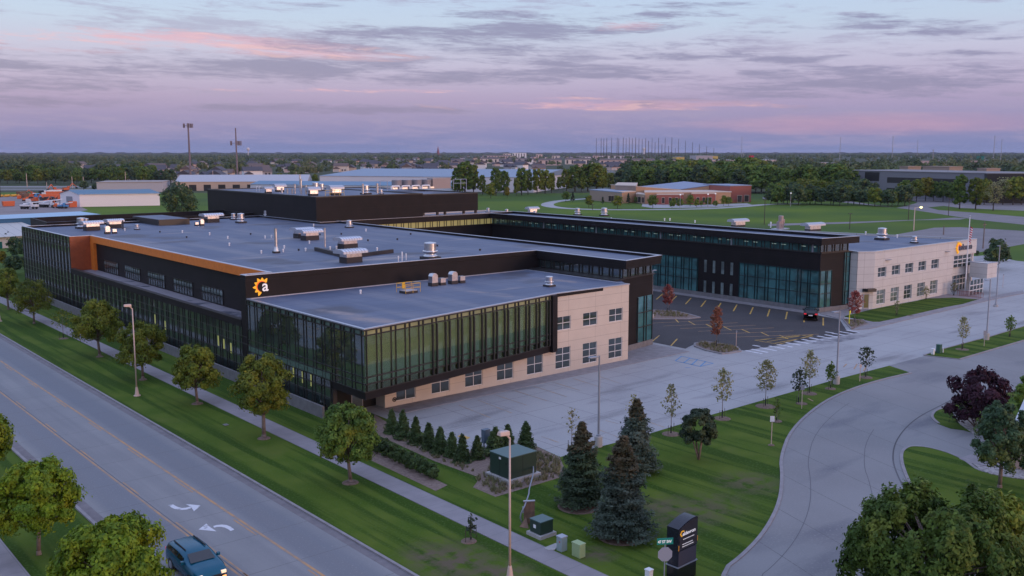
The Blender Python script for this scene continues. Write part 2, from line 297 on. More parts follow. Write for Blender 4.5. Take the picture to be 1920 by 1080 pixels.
# ---------------------------------------------------------------- helpers
def props(o, label=None, cat=None, group=None, kind=None):
    if label: o['label'] = label
    if cat: o['category'] = cat
    if group: o['group'] = group
    if kind: o['kind'] = kind
    return o
def thing(name, label, cat, loc=(0,0,0), rz=0, group=None, scale=None):
    o = bpy.data.objects.new(name, None); o.empty_display_size = .3; col.objects.link(o)
    o.location = loc; o.rotation_euler.z = rz
    if scale: o.scale = scale if hasattr(scale, '__len__') else (scale,)*3
    return props(o, label, cat, group)
def dup(root, loc, rz=0, label=None, group=None, scale=None):
    r = root.copy(); col.objects.link(r); r.location = loc; r.rotation_euler.z = rz
    if scale: r.scale = scale if hasattr(scale, '__len__') else (scale,)*3
    if label: r['label'] = label
    if group: r['group'] = group
    for ch in KIDS.get(root.name, []):
        c_ = ch.copy(); col.objects.link(c_); c_.parent = r
        for g_ in KIDS.get(ch.name, []):
            d_ = g_.copy(); col.objects.link(d_); d_.parent = c_
    return r
KIDS = {}
class MB:
    def __init__(s, off=(0,0,0)): s.v = []; s.f = []; s.off = Vector(off)
    def add(s, vs, fs):
        b = len(s.v); s.v += [tuple(Vector(q)-s.off) for q in vs]; s.f += [tuple(b+i for i in f) for f in fs]; return s
    def box(s, x0, x1, y0, y1, z0, z1): return s.obox((0,0), (1,0), x0, x1, y0, y1, z0, z1)
    def obox(s, o, u, a0, a1, d0, d1, z0, z1):
        """box in a frame: o origin, u unit direction, d measured to the left of u"""
        P = lambda a, d, z: (o[0]+u[0]*a-u[1]*d, o[1]+u[1]*a+u[0]*d, z)
        return s.add([P(a0,d0,z0),P(a1,d0,z0),P(a1,d1,z0),P(a0,d1,z0),P(a0,d0,z1),P(a1,d0,z1),P(a1,d1,z1),P(a0,d1,z1)],
                     [(0,3,2,1),(4,5,6,7),(0,1,5,4),(1,2,6,5),(2,3,7,6),(3,0,4,7)])
    def prism(s, pts, z0, z1):
        n = len(pts); a = sum(pts[i][0]*pts[(i+1)%n][1]-pts[(i+1)%n][0]*pts[i][1] for i in range(n))
        if a < 0: pts = list(pts)[::-1]
        s.add([(p[0],p[1],z0) for p in pts]+[(p[0],p[1],z1) for p in pts], [tuple(range(n))[::-1], tuple(range(n,2*n))]+[(i,(i+1)%n,n+(i+1)%n,n+i) for i in range(n)]); return s
    def sheet(s, pts, z):
        n = len(pts); a = sum(pts[i][0]*pts[(i+1)%n][1]-pts[(i+1)%n][0]*pts[i][1] for i in range(n))
        if a < 0: pts = list(pts)[::-1]
        return s.add([(p[0],p[1],z) for p in pts], [tuple(range(n))])
    def cyl(s, p0, p1, r0, r1=None, n=10, caps=True):
        r1 = r0 if r1 is None else r1; p0 = Vector(p0); p1 = Vector(p1); d = (p1-p0).normalized()
        a = d.orthogonal().normalized(); b = d.cross(a); vs = []
        for p, r in ((p0,r0),(p1,r1)):
            for i in range(n): t = 2*math.pi*i/n; vs.append(p+a*(r*math.cos(t))+b*(r*math.sin(t)))
        fs = [(i,(i+1)%n,n+(i+1)%n,n+i) for i in range(n)]
        if caps: fs += [tuple(range(n))[::-1], tuple(range(n,2*n))]
        return s.add(vs, fs)
    def lathe(s, prof, c=(0,0), n=20):
        vs = []; fs = []
        for r, z in prof:
            for i in range(n): t = 2*math.pi*i/n; vs.append((c[0]+r*math.cos(t), c[1]+r*math.sin(t), z))
        for k in range(len(prof)-1):
            for i in range(n): fs.append((k*n+i, k*n+(i+1)%n, (k+1)*n+(i+1)%n, (k+1)*n+i))
        fs += [tuple(range(n))[::-1], tuple(range((len(prof)-1)*n, len(prof)*n))]
        return s.add(vs, fs)
    def tube(s, pts, r, n=8):
        for a, b in zip(pts, pts[1:]): s.cyl(a, b, r, r, n)
        return s
    def build(s, name, m, parent=None, smooth=False, bevel=0, **k):
        me = bpy.data.meshes.new(name); me.from_pydata(s.v, [], s.f); me.update()
        me.materials.append(M[m] if isinstance(m, str) else m)
        if smooth:
            for p in me.polygons: p.use_smooth = True
        o = bpy.data.objects.new(name, me); col.objects.link(o)
        if parent: o.parent = parent; KIDS.setdefault(parent.name, []).append(o)
        if bevel: b = o.modifiers.new('b', 'BEVEL'); b.width = bevel; b.segments = 2; b.limit_method = 'ANGLE'
        return props(o, **k)
def npmesh(name, V, F, m, parent=None, **k):
    """V (n,3), F (m,4) arrays"""
    me = bpy.data.meshes.new(name); me.vertices.add(len(V)); me.vertices.foreach_set('co', V.astype(np.float32).ravel())
    nl = F.shape[0]*F.shape[1]; me.loops.add(nl); me.loops.foreach_set('vertex_index', F.astype(np.int32).ravel())
    me.polygons.add(len(F)); me.polygons.foreach_set('loop_start', np.arange(0, nl, F.shape[1], dtype=np.int32)); me.update(calc_edges=True); me.validate()
    me.materials.append(M[m] if isinstance(m, str) else m)
    o = bpy.data.objects.new(name, me); col.objects.link(o)
    if parent: o.parent = parent; KIDS.setdefault(parent.name, []).append(o)
    return props(o, **k)
def PX(lst, z=0): return [tuple(G(a, b, z)[:2]) for a, b in lst]
def structure(name, m, bm, **k): return bm.build(name, m, kind='structure', **k)
def smoothpts(pts, it=2):
    for _ in range(it):
        q = [pts[0]]
        for a, b in zip(pts, pts[1:]): q += [(a[0]*.75+b[0]*.25, a[1]*.75+b[1]*.25), (a[0]*.25+b[0]*.75, a[1]*.25+b[1]*.75)]
        q.append(pts[-1]); pts = q
    return pts
def strip(bm, pts, w0, w1, z0, z1):
    """a ribbon following pts, from offset w0 to w1 (left positive); solid if z1>z0"""
    n = len(pts); L = []; Rr = []
    for i, p in enumerate(pts):
        a = pts[max(i-1,0)]; b = pts[min(i+1,n-1)]; d = Vector((b[0]-a[0], b[1]-a[1])).normalized(); q = Vector((-d.y, d.x))
        L.append((p[0]+q.x*w0, p[1]+q.y*w0)); Rr.append((p[0]+q.x*w1, p[1]+q.y*w1))
    for i in range(n-1):
        quad = [L[i], L[i+1], Rr[i+1], Rr[i]]
        if z1 > z0: bm.prism(quad, z0, z1)
        else: bm.sheet(quad, z0)
    return bm
# ================================================================ the ground
K = 9000
structure('ground', 'suburb', MB().sheet([(-K,-K),(K*3,-K),(K*3,K*3),(-K,K*3)], -.01))
structure('field', 'field', MB().sheet([(-300,-300),(560,-300),(560,150)]+PX([(1640,366),(1340,362),(1080,362),(860,364),(600,364),(300,361),(-250,361)])+[(-300,250)], -.002))
structure('lawn', 'grass', MB().sheet([(-120,-120),(125,-120),(125,125),(-120,125)], .004))
structure('street', 'road', MB().sheet([(-21.6,-140),(-12.25,-140),(-12.25,400),(-21.6,400)], .012))
gt = MB(); gt.box(-12.05,-11.88,-140,400,-.05,.11); gt.box(-22.3,-22.1,-140,400,-.05,.11); structure('kerb', 'kerb', gt); structure('gutter', 'kerb_dark', MB().box(-12.55,-12.055,-140,400,-.05,.018).box(-22.095,-21.5,-140,400,-.05,.018))
structure('sidewalk', 'walk', MB().box(-6.0,-4.45,-100,300,-.05,.035).box(-28.6,-26.9,-120,300,-.05,.035))
lotp = [(3.0,8.0),(2.94,-9.27),(7.39,-11.36),(6.94,-14.59),(15.3,-14.87),(24.24,-14.53),(43.27,-14.34),(52.5,-14.55),(230,-14.6)]+PX([(1990,497),(1905,489),(1858,478)])+[(150,30),(110,60),(60,40),(20,12)]
structure('parking_lot', 'lot', MB().sheet(lotp, .010))
dl = smoothpts([(-30,-52),(-8,-40.5)]+[(0.03,-33.93),(3.15,-33.29),(6.83,-32.07),(11.28,-29.96),(15.63,-27.16),(18.63,-24.95),(25.21,-21.39),(33.5,-18.6),(39.36,-17.51),(45.37,-17.25),(51.05,-17.71)])
structure('driveway', 'drive', MB().sheet(dl+[(52.5,-14.55),(230,-14.6),(230,-110),(-30,-110)], .014))
jt = MB()
for w_, a_, b_ in ((1.7,2,40),(5.4,3,36),(8.6,6,32)): strip(jt, dl[a_:b_], -w_-.02, -w_+.02, .020, 0)
dr = smoothpts(PX([(1800,742),(1765,760),(1725,780),(1700,800),(1683,822),(1675,842),(1674,866),(1682,890),(1697,920),(1712,950)]))
strip(jt, dr, -.05, .05, .022, 0); structure('tar_joint', mat('tar', (.07,.065,.07), .8), strip(MB(), dr[:-14], -.035, .035, .0235, 0))
jm = mat('joint', (.115,.11,.12), .9); structure('pavement_joints', jm, jt)
structure('driveway_kerb', 'kerb', strip(MB(), dl, 0, .22, -.05, .07))
asp = [(42.6,8.3)]+PX([(1224,642),(1285,654),(1305,644),(1316,648),(1397,657.5),(1611,624),(1587,619),(1574,599),(1536,592)])+[(74.0,7.2),(74.9,76),(42.6,76)]
structure('asphalt_lot', 'asphalt', MB().sheet(asp, .018))
wk = MB(); wk.prism([(4.7,4.5),(34.45,4.5),(37.67,7.3),(42.5,8.1),(42.5,3.0),(37.4,2.86),(28.3,2.7),(12.87,2.4),(4.7,2.2)], -.05, .05)
wk.prism([(74.0,8.0),(75.7,8.2),(75.7,76),(74.6,76)], -.05, .09)
wk.prism(PX([(1536,588.5),(1572,598),(1582,600),(1583,594.5),(1637,580.5),(1611,578),(1560,584)]), -.05, .09)
wk.prism(PX([(1596,619),(1630,617.5),(1720,595.5),(1802,576.5),(1847,565.5),(1884,557.5),(1920,550.5),(1918,545),(1880,552),(1832,563),(1805,571),(1772,577),(1680,598),(1649,604.5),(1637,604.5),(1617,600.5),(1627,608)]), -.05, .08)
structure('walkway', 'kerb', wk)
# raised grass islands with kerbs
def island(name, m, pts, z=.06, kw=.18):
    structure(name, m, MB().prism(pts, -.05, z))
    if kw:
        c = pts+[pts[0]]; a = sum(pts[i][0]*pts[(i+1)%len(pts)][1]-pts[(i+1)%len(pts)][0]*pts[i][1] for i in range(len(pts)))
        structure('kerb', 'kerb', strip(MB(), c, -.02 if a > 0 else .02, -kw if a > 0 else kw, -.05, z+.03))
island('lawn_island', 'grass', PX([(1734,667),(1767,656),(1830,639),(1855,633),(1920,613),(2040,575),(2040,596),(1920,638),(1797,674)]))
island('lawn_island', 'grass', PX([(1583,594),(1636,581),(1680,572),(1720,565),(1736,560.8),(1761,560.3),(1786,559),(1832,562.6),(1805,570.6),(1772,576),(1680,597.5),(1649,604),(1637,604),(1617,600)]), .1, 0)
island('planting_bed', 'mulch', PX([(1582,600),(1617,600.5),(1627,608),(1597,617.5)]), .11, .16)
island('planting_bed', 'mulch', PX([(1305,645),(1325,642),(1350,646),(1380,652),(1386,659),(1370,662),(1355,664),(1325,657.5),(1305,650)]), .10, .25)
island('planting_bed', 'mulch', PX([(1222,598.5),(1221,585),(1227,583),(1262,584),(1292,591),(1309,596),(1290,598)]), .10, .35)
gp = smoothpts(PX([(1758,795),(1744,783),(1748,773),(1757,768),(1775,763)])); 
structure('lawn_island', 'grass', MB().prism(gp+PX([(1840,745),(1990,720),(1990,850),(1860,822),(1806,807),(1782,804)]), -.05, .05))
gp2 = smoothpts(PX([(1760,1040),(1740,990),(1717,927),(1697,882),(1692,860),(1694,846),(1706,838),(1722,838),(1740,840),(1775,849),(1802,861),(1815,870),(1830,882),(1865,892),(1920,897),(2060,905)]))
structure('lawn_island', 'grass', MB().prism(gp2+[(60,-80),(5,-62)], -.05, .05))
structure('driveway_kerb', 'kerb', strip(strip(MB(), gp2[:-12], -.02, .2, -.05, .075), gp, .02, -.2, -.05, .075))
structure('driveway_apron', 'walk', MB().prism(PX([(1798,861),(1830,850),(1900,848),(2000,870),(1990,884),(1905,880),(1862,876),(1830,872),(1815,869)]), -.05, .062))
structure('river_stone_bed', 'river', MB().prism(PX([(1826,872),(1845,876),(1880,881),(1960,889),(1960,905),(1900,898),(1860,891),(1840,884)]), -.05, .09))
structure('river_stone_bed', 'river', MB().prism(PX([(1785,775),(1798,772),(1830,790),(1850,812),(1830,818),(1800,797)]), -.05, .09))
structure('planting_bed', 'mulch', MB().prism(PX([(702,777),(722,790),(880,846),(985,829),(1002,836),(1050,858),(1062,888),(1052,895),(929,932),(887,914),(900,896),(815,865),(710,817),(700,800)]), -.05, .02))
structure('planting_bed', 'mulch', MB().prism(PX([(680,856),(702,845),(839,910),(817,921)]), -.05, .02))
structure('planting_bed', 'gravel', MB().prism(PX([(1736,560.8),(1770,551),(1790,553.5),(1812,553),(1842,558),(1832,562.6),(1786,559)]), -.05, .09))
rg = MB()
def ring_spot(px, py, r):
    c_ = G(px, py); rg.lathe([(r,.005),(r*.9,.05),(r*.4,.09)], c_, 18)
for px, py, r in ((1085,950,1.3),(1165,1006,1.35),(119,635,.55),(370,757,.5),(495,822,.5),(657,905,.55),(268,712,.4),(187,669,.4),(1354,785,.7),(1435,762,.85),(1517,738,.7),(1557,729,.5),(1503,757,.5),(1456,790,.45),(1623,708,.65),(1804,656,.9),(1707,593,.8),(1741,575,.8),(1781,568,.8),(879,1015,.45),(1258,814,.7),(1446,835,.25)): ring_spot(px, py, r)
structure('mulch_rings', mat('old_mulch', (.13,.085,.065), .95, c2=(.20,.14,.11), scale=6, bump=.8, bscale=9), rg)
# bare worn patch in the verge near the bottom of the picture
# far surfaces
structure('gravel_yard', 'gravel', MB().sheet(PX([(-80,366),(60,368),(118,372),(165,394),(140,398),(70,402),(-60,404)]), .01))
hw = MB()
for y0, y1 in ((349.5,351),(352.3,353.6),(355.6,357)): hw.sheet(PX([(-200,y0),(360,y0-1),(360,y1-1),(-200,y1)]), .02)
for y0, y1 in ((317.5,318.4),(319.6,320.4)): hw.sheet(PX([(880,y0+7),(1190,y0+2),(1190,y1+2),(880,y1+7)]), .02)
structure('highway', mat('highway', (.28,.27,.28), .9), hw)
ro = MB()
ro.sheet(PX([(1430,373),(1560,377.5),(1700,392),(1760,401),(1830,412),(1935,423),(1935,408),(1900,405),(1830,399),(1760,394),(1740,389),(1790,384),(1790,380),(1725,379),(1700,386),(1680,390),(1560,372.5),(1430,369.5)]), .02)
ro.sheet(PX([(1440,424),(1600,419),(1720,413),(1800,412),(1812,409.5),(1790,408),(1740,411.5),(1600,416),(1440,420)]), .03)
ro.sheet(PX([(1700,372),(1935,378),(1935,396),(1800,390),(1720,380)]), .024)
structure('access_road', 'oldasphalt', ro)
structure('overflow_lot', 'oldasphalt', MB().sheet(PX([(1640,447),(1752,427),(1800,426),(1935,434),(1935,455),(1815,477),(1700,470)]), .02))
sr = MB()
lp = smoothpts(PX([(1130,371),(1060,375),(1030,380),(1024,385),(1040,389),(1080,392),(1150,393.5),(1250,393),(1340,391),(1400,386.5),(1440,383),(1500,382)]))
strip(sr, lp, -2.6, 2.6, .02, 0)
sr.sheet(PX([(1205,382),(1300,385),(1400,381),(1410,384),(1330,389.2),(1225,390.5),(1203,387)]), .028)
structure('school_drive', 'lot', sr)
# ---- painted markings
mk = {'w': MB(), 'y': MB(), 'yw': MB(), 'yf': MB(), 'b': MB()}
def pline(k, a, b, w_, z=.026):
    a = G(*a); b = G(*b); d = (b-a).xy.normalized(); q = Vector((-d.y, d.x))*(w_/2)
    mk[k].sheet([(a.x+q.x,a.y+q.y),(b.x+q.x,b.y+q.y),(b.x-q.x,b.y-q.y),(a.x-q.x,a.y-q.y)], z)
def z4(o, l): return [((o[0]+a/4, o[1]+b/4), (o[0]+c_/4, o[1]+d/4)) for a, b, c_, d in l]
for a, b in z4((1300,600), [(390,230,515,255),(437,220,560,245),(500,208,625,233),(568,196,685,218),(630,184,745,205),(692,171,805,190),(757,158,865,178),(815,146,920,166),(872,134,975,153),(930,121,1035,140),(987,111,1085,130),(1040,100,1140,116),(1095,88,1195,105),(1150,77,1245,95)]): pline('w', a, b, .42)
for a, b in z4((1300,600), [(445,190,500,200),(990,90,1050,98)]): pline('w', a, b, .35)
for x, y in [(1268.75,555),(1295.5,559.25),(1323.5,563.75),(1352,568.25),(1381.75,571.5),(1412,576.5),(1443.25,580.5),(1476,585.25),(1509,590.5),(1543.5,596.25)]:
    p = G(x, y); mk['y'].obox(p.xy, (.848,.53), -5.9, 0, -.09, .09, .022, .026)
for i in range(1, 14):
    p = G(1268.75, 555); mk['y'].obox((p.x,p.y+i*2.743), (.848,.53), -5.9, 0, -.09, .09, .022, .026)
for a, b in z4((1200,400), [(88,965,145,917),(232,995,280,942),(265,795,290,820),(365,812,415,838),(495,833,545,858),(625,850,685,878),(760,870,825,898),(905,892,965,920),(1045,915,1110,943)]): pline('y', a, b, .16)
for a, b in z4((1200,400), [(85,825,550,803),(175,847,735,822),(300,866,868,840),(435,887,1005,860),(580,907,1150,883),(710,930,1340,908)]): pline('yw', a, b, .12, .030)
for a, b in z4((1200,400), [(860,953,1300,912),(1300,912,1040,985),(860,953,1040,985),(1240,915,950,965),(1200,915,905,952),(1300,922,1010,976)]): pline('y', a, b, .13, .034)
for a, b in [((1100+x/8,560+y/8),(1100+u/8,560+v/8)) for x,y,u,v in ((1330,935,1425,865),(1455,965,1550,895),(1570,995,1665,915),(1700,1020,1785,945),(1330,935,1700,1020),(1425,865,1900,972),(1700,1020,1900,972),(1480,1035,1560,1040))]: pline('b', a, b, .12, .022)
for a, b in z4((860,600), [(560,497,810,577),(420,530,660,607),(280,565,510,640),(140,600,400,700),(0,640,240,735),(700,465,910,530),(860,440,1080,510),(1040,420,1220,480),(620,875,750,920),(1040,820,1190,878),(1100,755,1200,780),(1380,750,1540,805)]): pline('yf', a, b, .11, .020)
for a, b in z4((1300,600), [(1125,355,1150,330),(1205,370,1228,330),(1275,385,1300,345),(860,590,900,610),(760,520,800,516)]): pline('yw', a, b, .13, .020)
mk['y'].sheet(PX([(857,818.5),(864,815.5),(882,820.5),(876,824.5)]), .021)
mk['yw'].box(-15.58,-15.42,-140,400,.014,.018); mk['yw'].box(-18.80,-18.68,-140,400,.014,.018); mk['yw'].box(-18.50,-18.40,-140,-13,.014,.018)
for i in range(-10, 30):
    mk['yw'].box(-15.80,-15.70,i*9+4.2,i*9+7.2,.014,.018); mk['yw'].box(-18.54,-18.44,i*9+6,i*9+9,.014,.018)
structure('lane_joint', jm, MB().box(-18.62,-18.585,-140,400,.014,.019))
def arrow(pts): mk['w'].sheet(PX(pts), .020)
def z8(o, l): return [(o[0]+a/8, o[1]+b/8) for a, b in l]
arrow([(300+a/8, 960+b/8) for a, b in ((578,268),(695,178),(730,215),(780,250),(850,295))])
cur = [(1115,268),(1060,225),(1000,200),(930,193),(850,200),(800,215)]; cur2 = [(810,240),(860,228),(920,228),(970,238),(1020,262),(1060,290)]
for i in range(5): mk['w'].sheet(PX([(300+a/8, 960+b/8) for a, b in (cur[i], cur[i+1], cur2[4-i], cur2[5-i])]), .020)
arrow([(0+a/4, 810+b/4) for a, b in ((1508,553),(1392,542),(1425,560),(1440,575),(1455,596))])
cur = [(1262,550),(1285,568),(1315,582),(1350,588),(1400,584),(1440,572)]; cur2 = [(1430,560),(1395,570),(1365,573),(1335,565),(1315,555),(1298,545)]
for i in range(5): mk['w'].sheet(PX([(a/4, 810+b/4) for a, b in (cur[i], cur[i+1], cur2[4-i], cur2[5-i])]), .020)
for k, n, m in (('w','white_markings','whiteworn'),('y','yellow_markings','yellow'),('yw','worn_yellow_lines','yellowworn'),('yf','faint_stall_lines','yworn2'),('b','blue_markings','blue')): structure(n, m, mk[k])
structure('puddle_stain', mat('dark_stain', (.16,.155,.17), .6, c2=(.34,.33,.34), scale=.6, lo=.4, hi=.6), MB().sheet(PX([(1545,632),(1600,628),(1640,628),(1560,645),(1520,645)]), .0165))
# ================================================================ main building
def ring(bm, poly, w_, z0, z1, out=0):
    n = len(poly); a = sum(poly[i][0]*poly[(i+1)%n][1]-poly[(i+1)%n][0]*poly[i][1] for i in range(n))
    if a < 0: poly = poly[::-1]
    def offs(d):
        r = []
        for i in range(n):
            p0, p1, p2 = (Vector(poly[j%n]) for j in (i-1, i, i+1)); u = (p1-p0).normalized(); v = (p2-p1).normalized()
            nu = Vector((-u.y,u.x)); nv = Vector((-v.y,v.x)); b = (nu+nv); b = b/max(b.dot(nu), .2); r.append(p1+b*d)
        return r
    O = offs(-out); I = offs(w_); vs = []; fs = []
    for z in (z0, z1): vs += [(p.x,p.y,z) for p in O]+[(p.x,p.y,z) for p in I]
    for i in range(n):
        j = (i+1)%n; fs += [(i,j,2*n+j,2*n+i),(n+j,n+i,3*n+i,3*n+j),(2*n+i,2*n+j,3*n+j,3*n+i),(j,i,n+i,n+j)]
    return bm.add(vs, fs)
def facade(parent, o, u, L, z0, z1, gm, xs, hs, mw=.07, dp=.12, fins=None, fd=.35, name='glass_wall', fz=None, gd=.02, frame='frame'):
    """curtain wall: o start, u direction with the outside on its left"""
    gl_ = MB().obox(o, u, 0, L, gd-.02, gd, z0, z1).build(name, gm, parent)
    m = MB()
    for x in xs: m.obox(o, u, x-mw/2, x+mw/2, gd-.01, dp, z0, z1)
    for h in hs: m.obox(o, u, 0, L, gd-.012, dp-.01, h-.05, h+.05)
    if fins:
        for x in fins: m.obox(o, u, x-.055, x+.055, dp-.01, fd, *(fz or (z0, z1)))
    if m.v: m.build('mullions', frame, gl_)
    return gl_
def pat(L, s=0.0, wide=1.05, nar=.49):
    r = []; x = s; k = 0
    while x < L:
        r.append(x); x += wide if k % 2 == 0 else nar; k += 1
    return r
def wall_open(bm, o, u, L, t0, t1, z0, z1, ops):
    """wall with openings; ops = [(a0,a1,[(z0,z1),..])]"""
    x = 0
    for a0, a1, zz in sorted(ops):
        bm.obox(o, u, x, a0, t0, t1, z0, z1); z = z0
        for b0, b1 in zz: bm.obox(o, u, a0, a1, t0, t1, z, b0); z = b1
        bm.obox(o, u, a0, a1, t0, t1, z, z1); x = a1
    bm.obox(o, u, x, L, t0, t1, z0, z1)
def window(parent, o, u, a0, a1, z0, z1, nh, gm='win', dep=-.12, nv=1):
    fr = MB(); w_ = .055
    for a in [a0+w_/2, a1-w_/2]+[a0+(a1-a0)*i/(nv+1) for i in range(1, nv+1)]: fr.obox(o, u, a-w_/2, a+w_/2, dep-.03, dep+.05, z0, z1)
    for i in range(nh+2):
        z = z0+(z1-z0)*i/(nh+1); z = min(max(z, z0+w_/2), z1-w_/2); fr.obox(o, u, a0+w_, a1-w_, dep-.028, dep+.047, z-w_/2, z+w_/2)
    f = fr.build('window', 'white_win', parent); MB().obox(o, u, a0+.02, a1-.02, dep-.015, dep, z0+.02, z1-.02).build('pane', gm, f); return f
A = thing('office_building', 'long black metal office block with green glass walls and orange roof edge beside the street', 'building')
dark = mat('dark_core', (.012,.012,.012), .9)
P1 = [(0,0),(23.2,4.18),(23.9,4.3),(34.45,4.5),(34.45,6.8),(34.45,20.45),(0,20.45)]
# lower glass box
MB().prism([(.02,.02),(23.88,4.31),(23.88,6.5),(.02,20.4)], 2.38, 2.96).build('soffit_band', 'black', A)
ring(MB(), [(0,0),(23.9,4.3),(23.9,6.5),(0,20.4)], .2, 2.96, 3.04, .05).build('sill', 'trim', A).data.materials[0] = M['frame']
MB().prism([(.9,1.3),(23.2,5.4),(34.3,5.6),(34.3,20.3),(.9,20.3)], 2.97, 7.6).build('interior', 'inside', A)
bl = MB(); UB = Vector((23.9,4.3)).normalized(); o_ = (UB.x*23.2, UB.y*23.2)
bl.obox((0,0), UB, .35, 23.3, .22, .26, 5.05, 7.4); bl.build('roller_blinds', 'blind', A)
Lb = 23.55; flip = (-UB.x, -UB.y); oe = (UB.x*Lb, UB.y*Lb)
xs = [Lb-x for x in pat(Lb, .17)]
facade(A, oe, flip, Lb, 3.04, 7.42, 'box_glass', xs, [3.62,4.15], fins=[x for x in xs if x < Lb-7.1], fz=(3.1,7.35), fd=.22, mw=.05)
facade(A, oe, flip, Lb, 7.43, 7.88, 'spandrel', xs, [7.45,7.86], mw=.12, name='spandrel_band')
MB().obox((0,0), UB, Lb, 24.28, -.32, .3, 2.36, 7.9).build('end_frame', 'black', A)
facade(A, (0,0), (0,1), 20.45, 3.04, 7.42, 'glass', pat(20.4, .35), [3.62,4.15], mw=.05, dp=.07)
facade(A, (0,0), (0,1), 20.45, 7.43, 7.88, mat('green_spandrel', (.085,.135,.11), .25), pat(20.4, .35), [7.45,7.86], mw=.14, name='spandrel_band')
MB().prism([(.06,.1),(23.9,4.4),(34.4,4.56),(34.4,20.4),(.06,20.4)], 7.60, 7.90).build('roof_edge', 'black', A)
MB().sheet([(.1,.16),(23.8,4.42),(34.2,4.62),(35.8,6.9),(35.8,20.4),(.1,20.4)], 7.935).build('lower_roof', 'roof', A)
ring(MB(), [(0,0),(23.9,4.3),(24.3,4.42),(34.45,4.46),(34.45,20.42),(0,20.42)], .22, 7.905, 7.99, .04).build('roof_cap', 'trim', A)
MB().obox(oe, flip, 0, Lb, -.06, -.01, 3.05, 3.60).build('sill_panels', 'spandrel', A)
MB().obox((0,0), (0,1), 5.3, 20.4, .041, .05, 3.06, 3.60).build('sill_panels', bpy.data.materials['green_spandrel'], A)
# beige wall with windows
W = MB(); ops = [(5.78-4.64,7.78-4.64,[(.42,2.34)]),(9.46-4.64,11.43-4.64,[(.42,2.34)]),(13.15-4.64,15.13-4.64,[(.42,2.34)]),(16.84-4.64,18.82-4.64,[(.45,2.34)]),(20.52-4.64,22.54-4.64,[(.45,2.36)])]
wall_open(W, (4.64,4.5), (1,0), 19.2, 0, .4, .0, 2.37, ops)
W.obox((4.64,4.5), (0,1), .41, 1.9, -.3, 0, 0, 2.37)
ops2 = [(a, a+1.99, [(.46,2.56),(4.25,5.62)]) for a in (24.2-23.85,27.88-23.85,31.57-23.85)]
wall_open(W, (23.85,4.5), (1,0), 10.6, .003, .4, .0, 7.89, ops2)
W.obox((34.45,4.5), (0,1), .41, 3.2, 0, .3, 0, 7.89)
W.build('panel_wall', 'beige', A)
for a0, a1, zz in ops:
    window(A, (4.64,4.5), (1,0), a0, a1, zz[0][0], 2.33, 1 if zz[0][0] < .44 else 1, dep=.10)
for a0, a1, zz in ops2:
    window(A, (23.85,4.5), (1,0), a0, a1, *zz[0], 2, dep=.10); window(A, (23.85,4.5), (1,0), a0, a1, *zz[1], 1, dep=.10)
MB().prism([(4.95,4.95),(34.1,4.95),(34.1,20),(.5,20),(.5,5.9),(4.95,5.9)], 0, 2.37).build('ground_floor_core', dark, A)
MB().prism([(24.2,4.95),(34.1,4.95),(34.1,5.58),(24.2,5.58)], 2.38, 7.5).build('upper_core', dark, A)
dr_ = MB(); dr_.box(2.2,2.26,5.83,5.89,0,2.2); dr_.box(3.25,3.31,5.83,5.89,0,2.2); dr_.box(2.2,3.31,5.83,5.89,2.2,2.26)
d0 = dr_.build('door', 'pole_grey', A); MB().box(2.27,3.24,5.86,5.88,0.03,2.2).build('pane', 'glass', d0)
h_ = G(736.5,754); 
rl = MB(); c_ = (5.58,4.47,.62)
for i in range(20):
    t0 = i*math.pi/10; t1 = t0+math.pi/10; rl.cyl((c_[0]+.17*math.cos(t0),c_[1],c_[2]+.17*math.sin(t0)), (c_[0]+.17*math.cos(t1),c_[1],c_[2]+.17*math.sin(t1)), .035, n=6)
rl.cyl((c_[0],4.5,c_[2]),(c_[0],4.42,c_[2]),.08); rl.build('hose_reel', 'frame', A)
# street side
LG = (0,5.1); xs = pat(69.6, .1); 
facade(A, (0,5.15), (0,1), 15.3, .62, 3.03, 'glass', pat(15.3,.1), [1.5,2.35], mw=.06, dp=.08)
facade(A, (0,20.5), (0,1), 54.3, .62, 5.15, 'glass', pat(54.3,.1), [1.5,2.35,3.62,4.3], mw=.06, dp=.08)
facade(A, (0,74.8), (0,1), 24.3, .62, 10.02, 'glass', pat(24.3,.1), [1.5,2.35,3.62,4.3,5.4,6.2,8.6,9.4], mw=.06, dp=.08)
MB().box(-.02,.35,4.95,5.15,0,2.37).build('corner_post', 'frame', A)
MB().box(.03,1.2,5.2,20.4,0,2.3).box(.03,3.8,20.6,98.9,0,5.1).box(.03,3.8,75.0,98.9,5.1,9.6).build('street_core', dark, A)
for k, (y, z) in enumerate(((27.2,3.1),(25.9,2.95),(24.3,2.8),(11.6,2.75),(10.0,2.5),(8.5,2.5),(41.2,2.7),(44.2,3.0))):
    MB().box(-.035,-.022,y-.16,y+.16,z-.6,z+.4).build('lit_pane', 'litroom', A)
MB().box(-.95,-.75,5.1,88.0,0,1.0).build('area_wall', 'plinth', A)
MB().box(-.1,.35,21.65,74.7,5.16,5.78).build('terrace_parapet', 'black', A)
MB().box(-.14,.39,21.66,74.69,5.78,5.83).build('terrace_cap', 'frame', A)
MB().sheet([(.36,21.6),(4.0,21.6),(4.0,74.7),(.36,74.7)], 5.45).build('terrace_roof', 'terrace', A)
MB().box(3.0,3.9,21.65,74.7,5.46,9.5).build('terrace_wall', 'black', A)
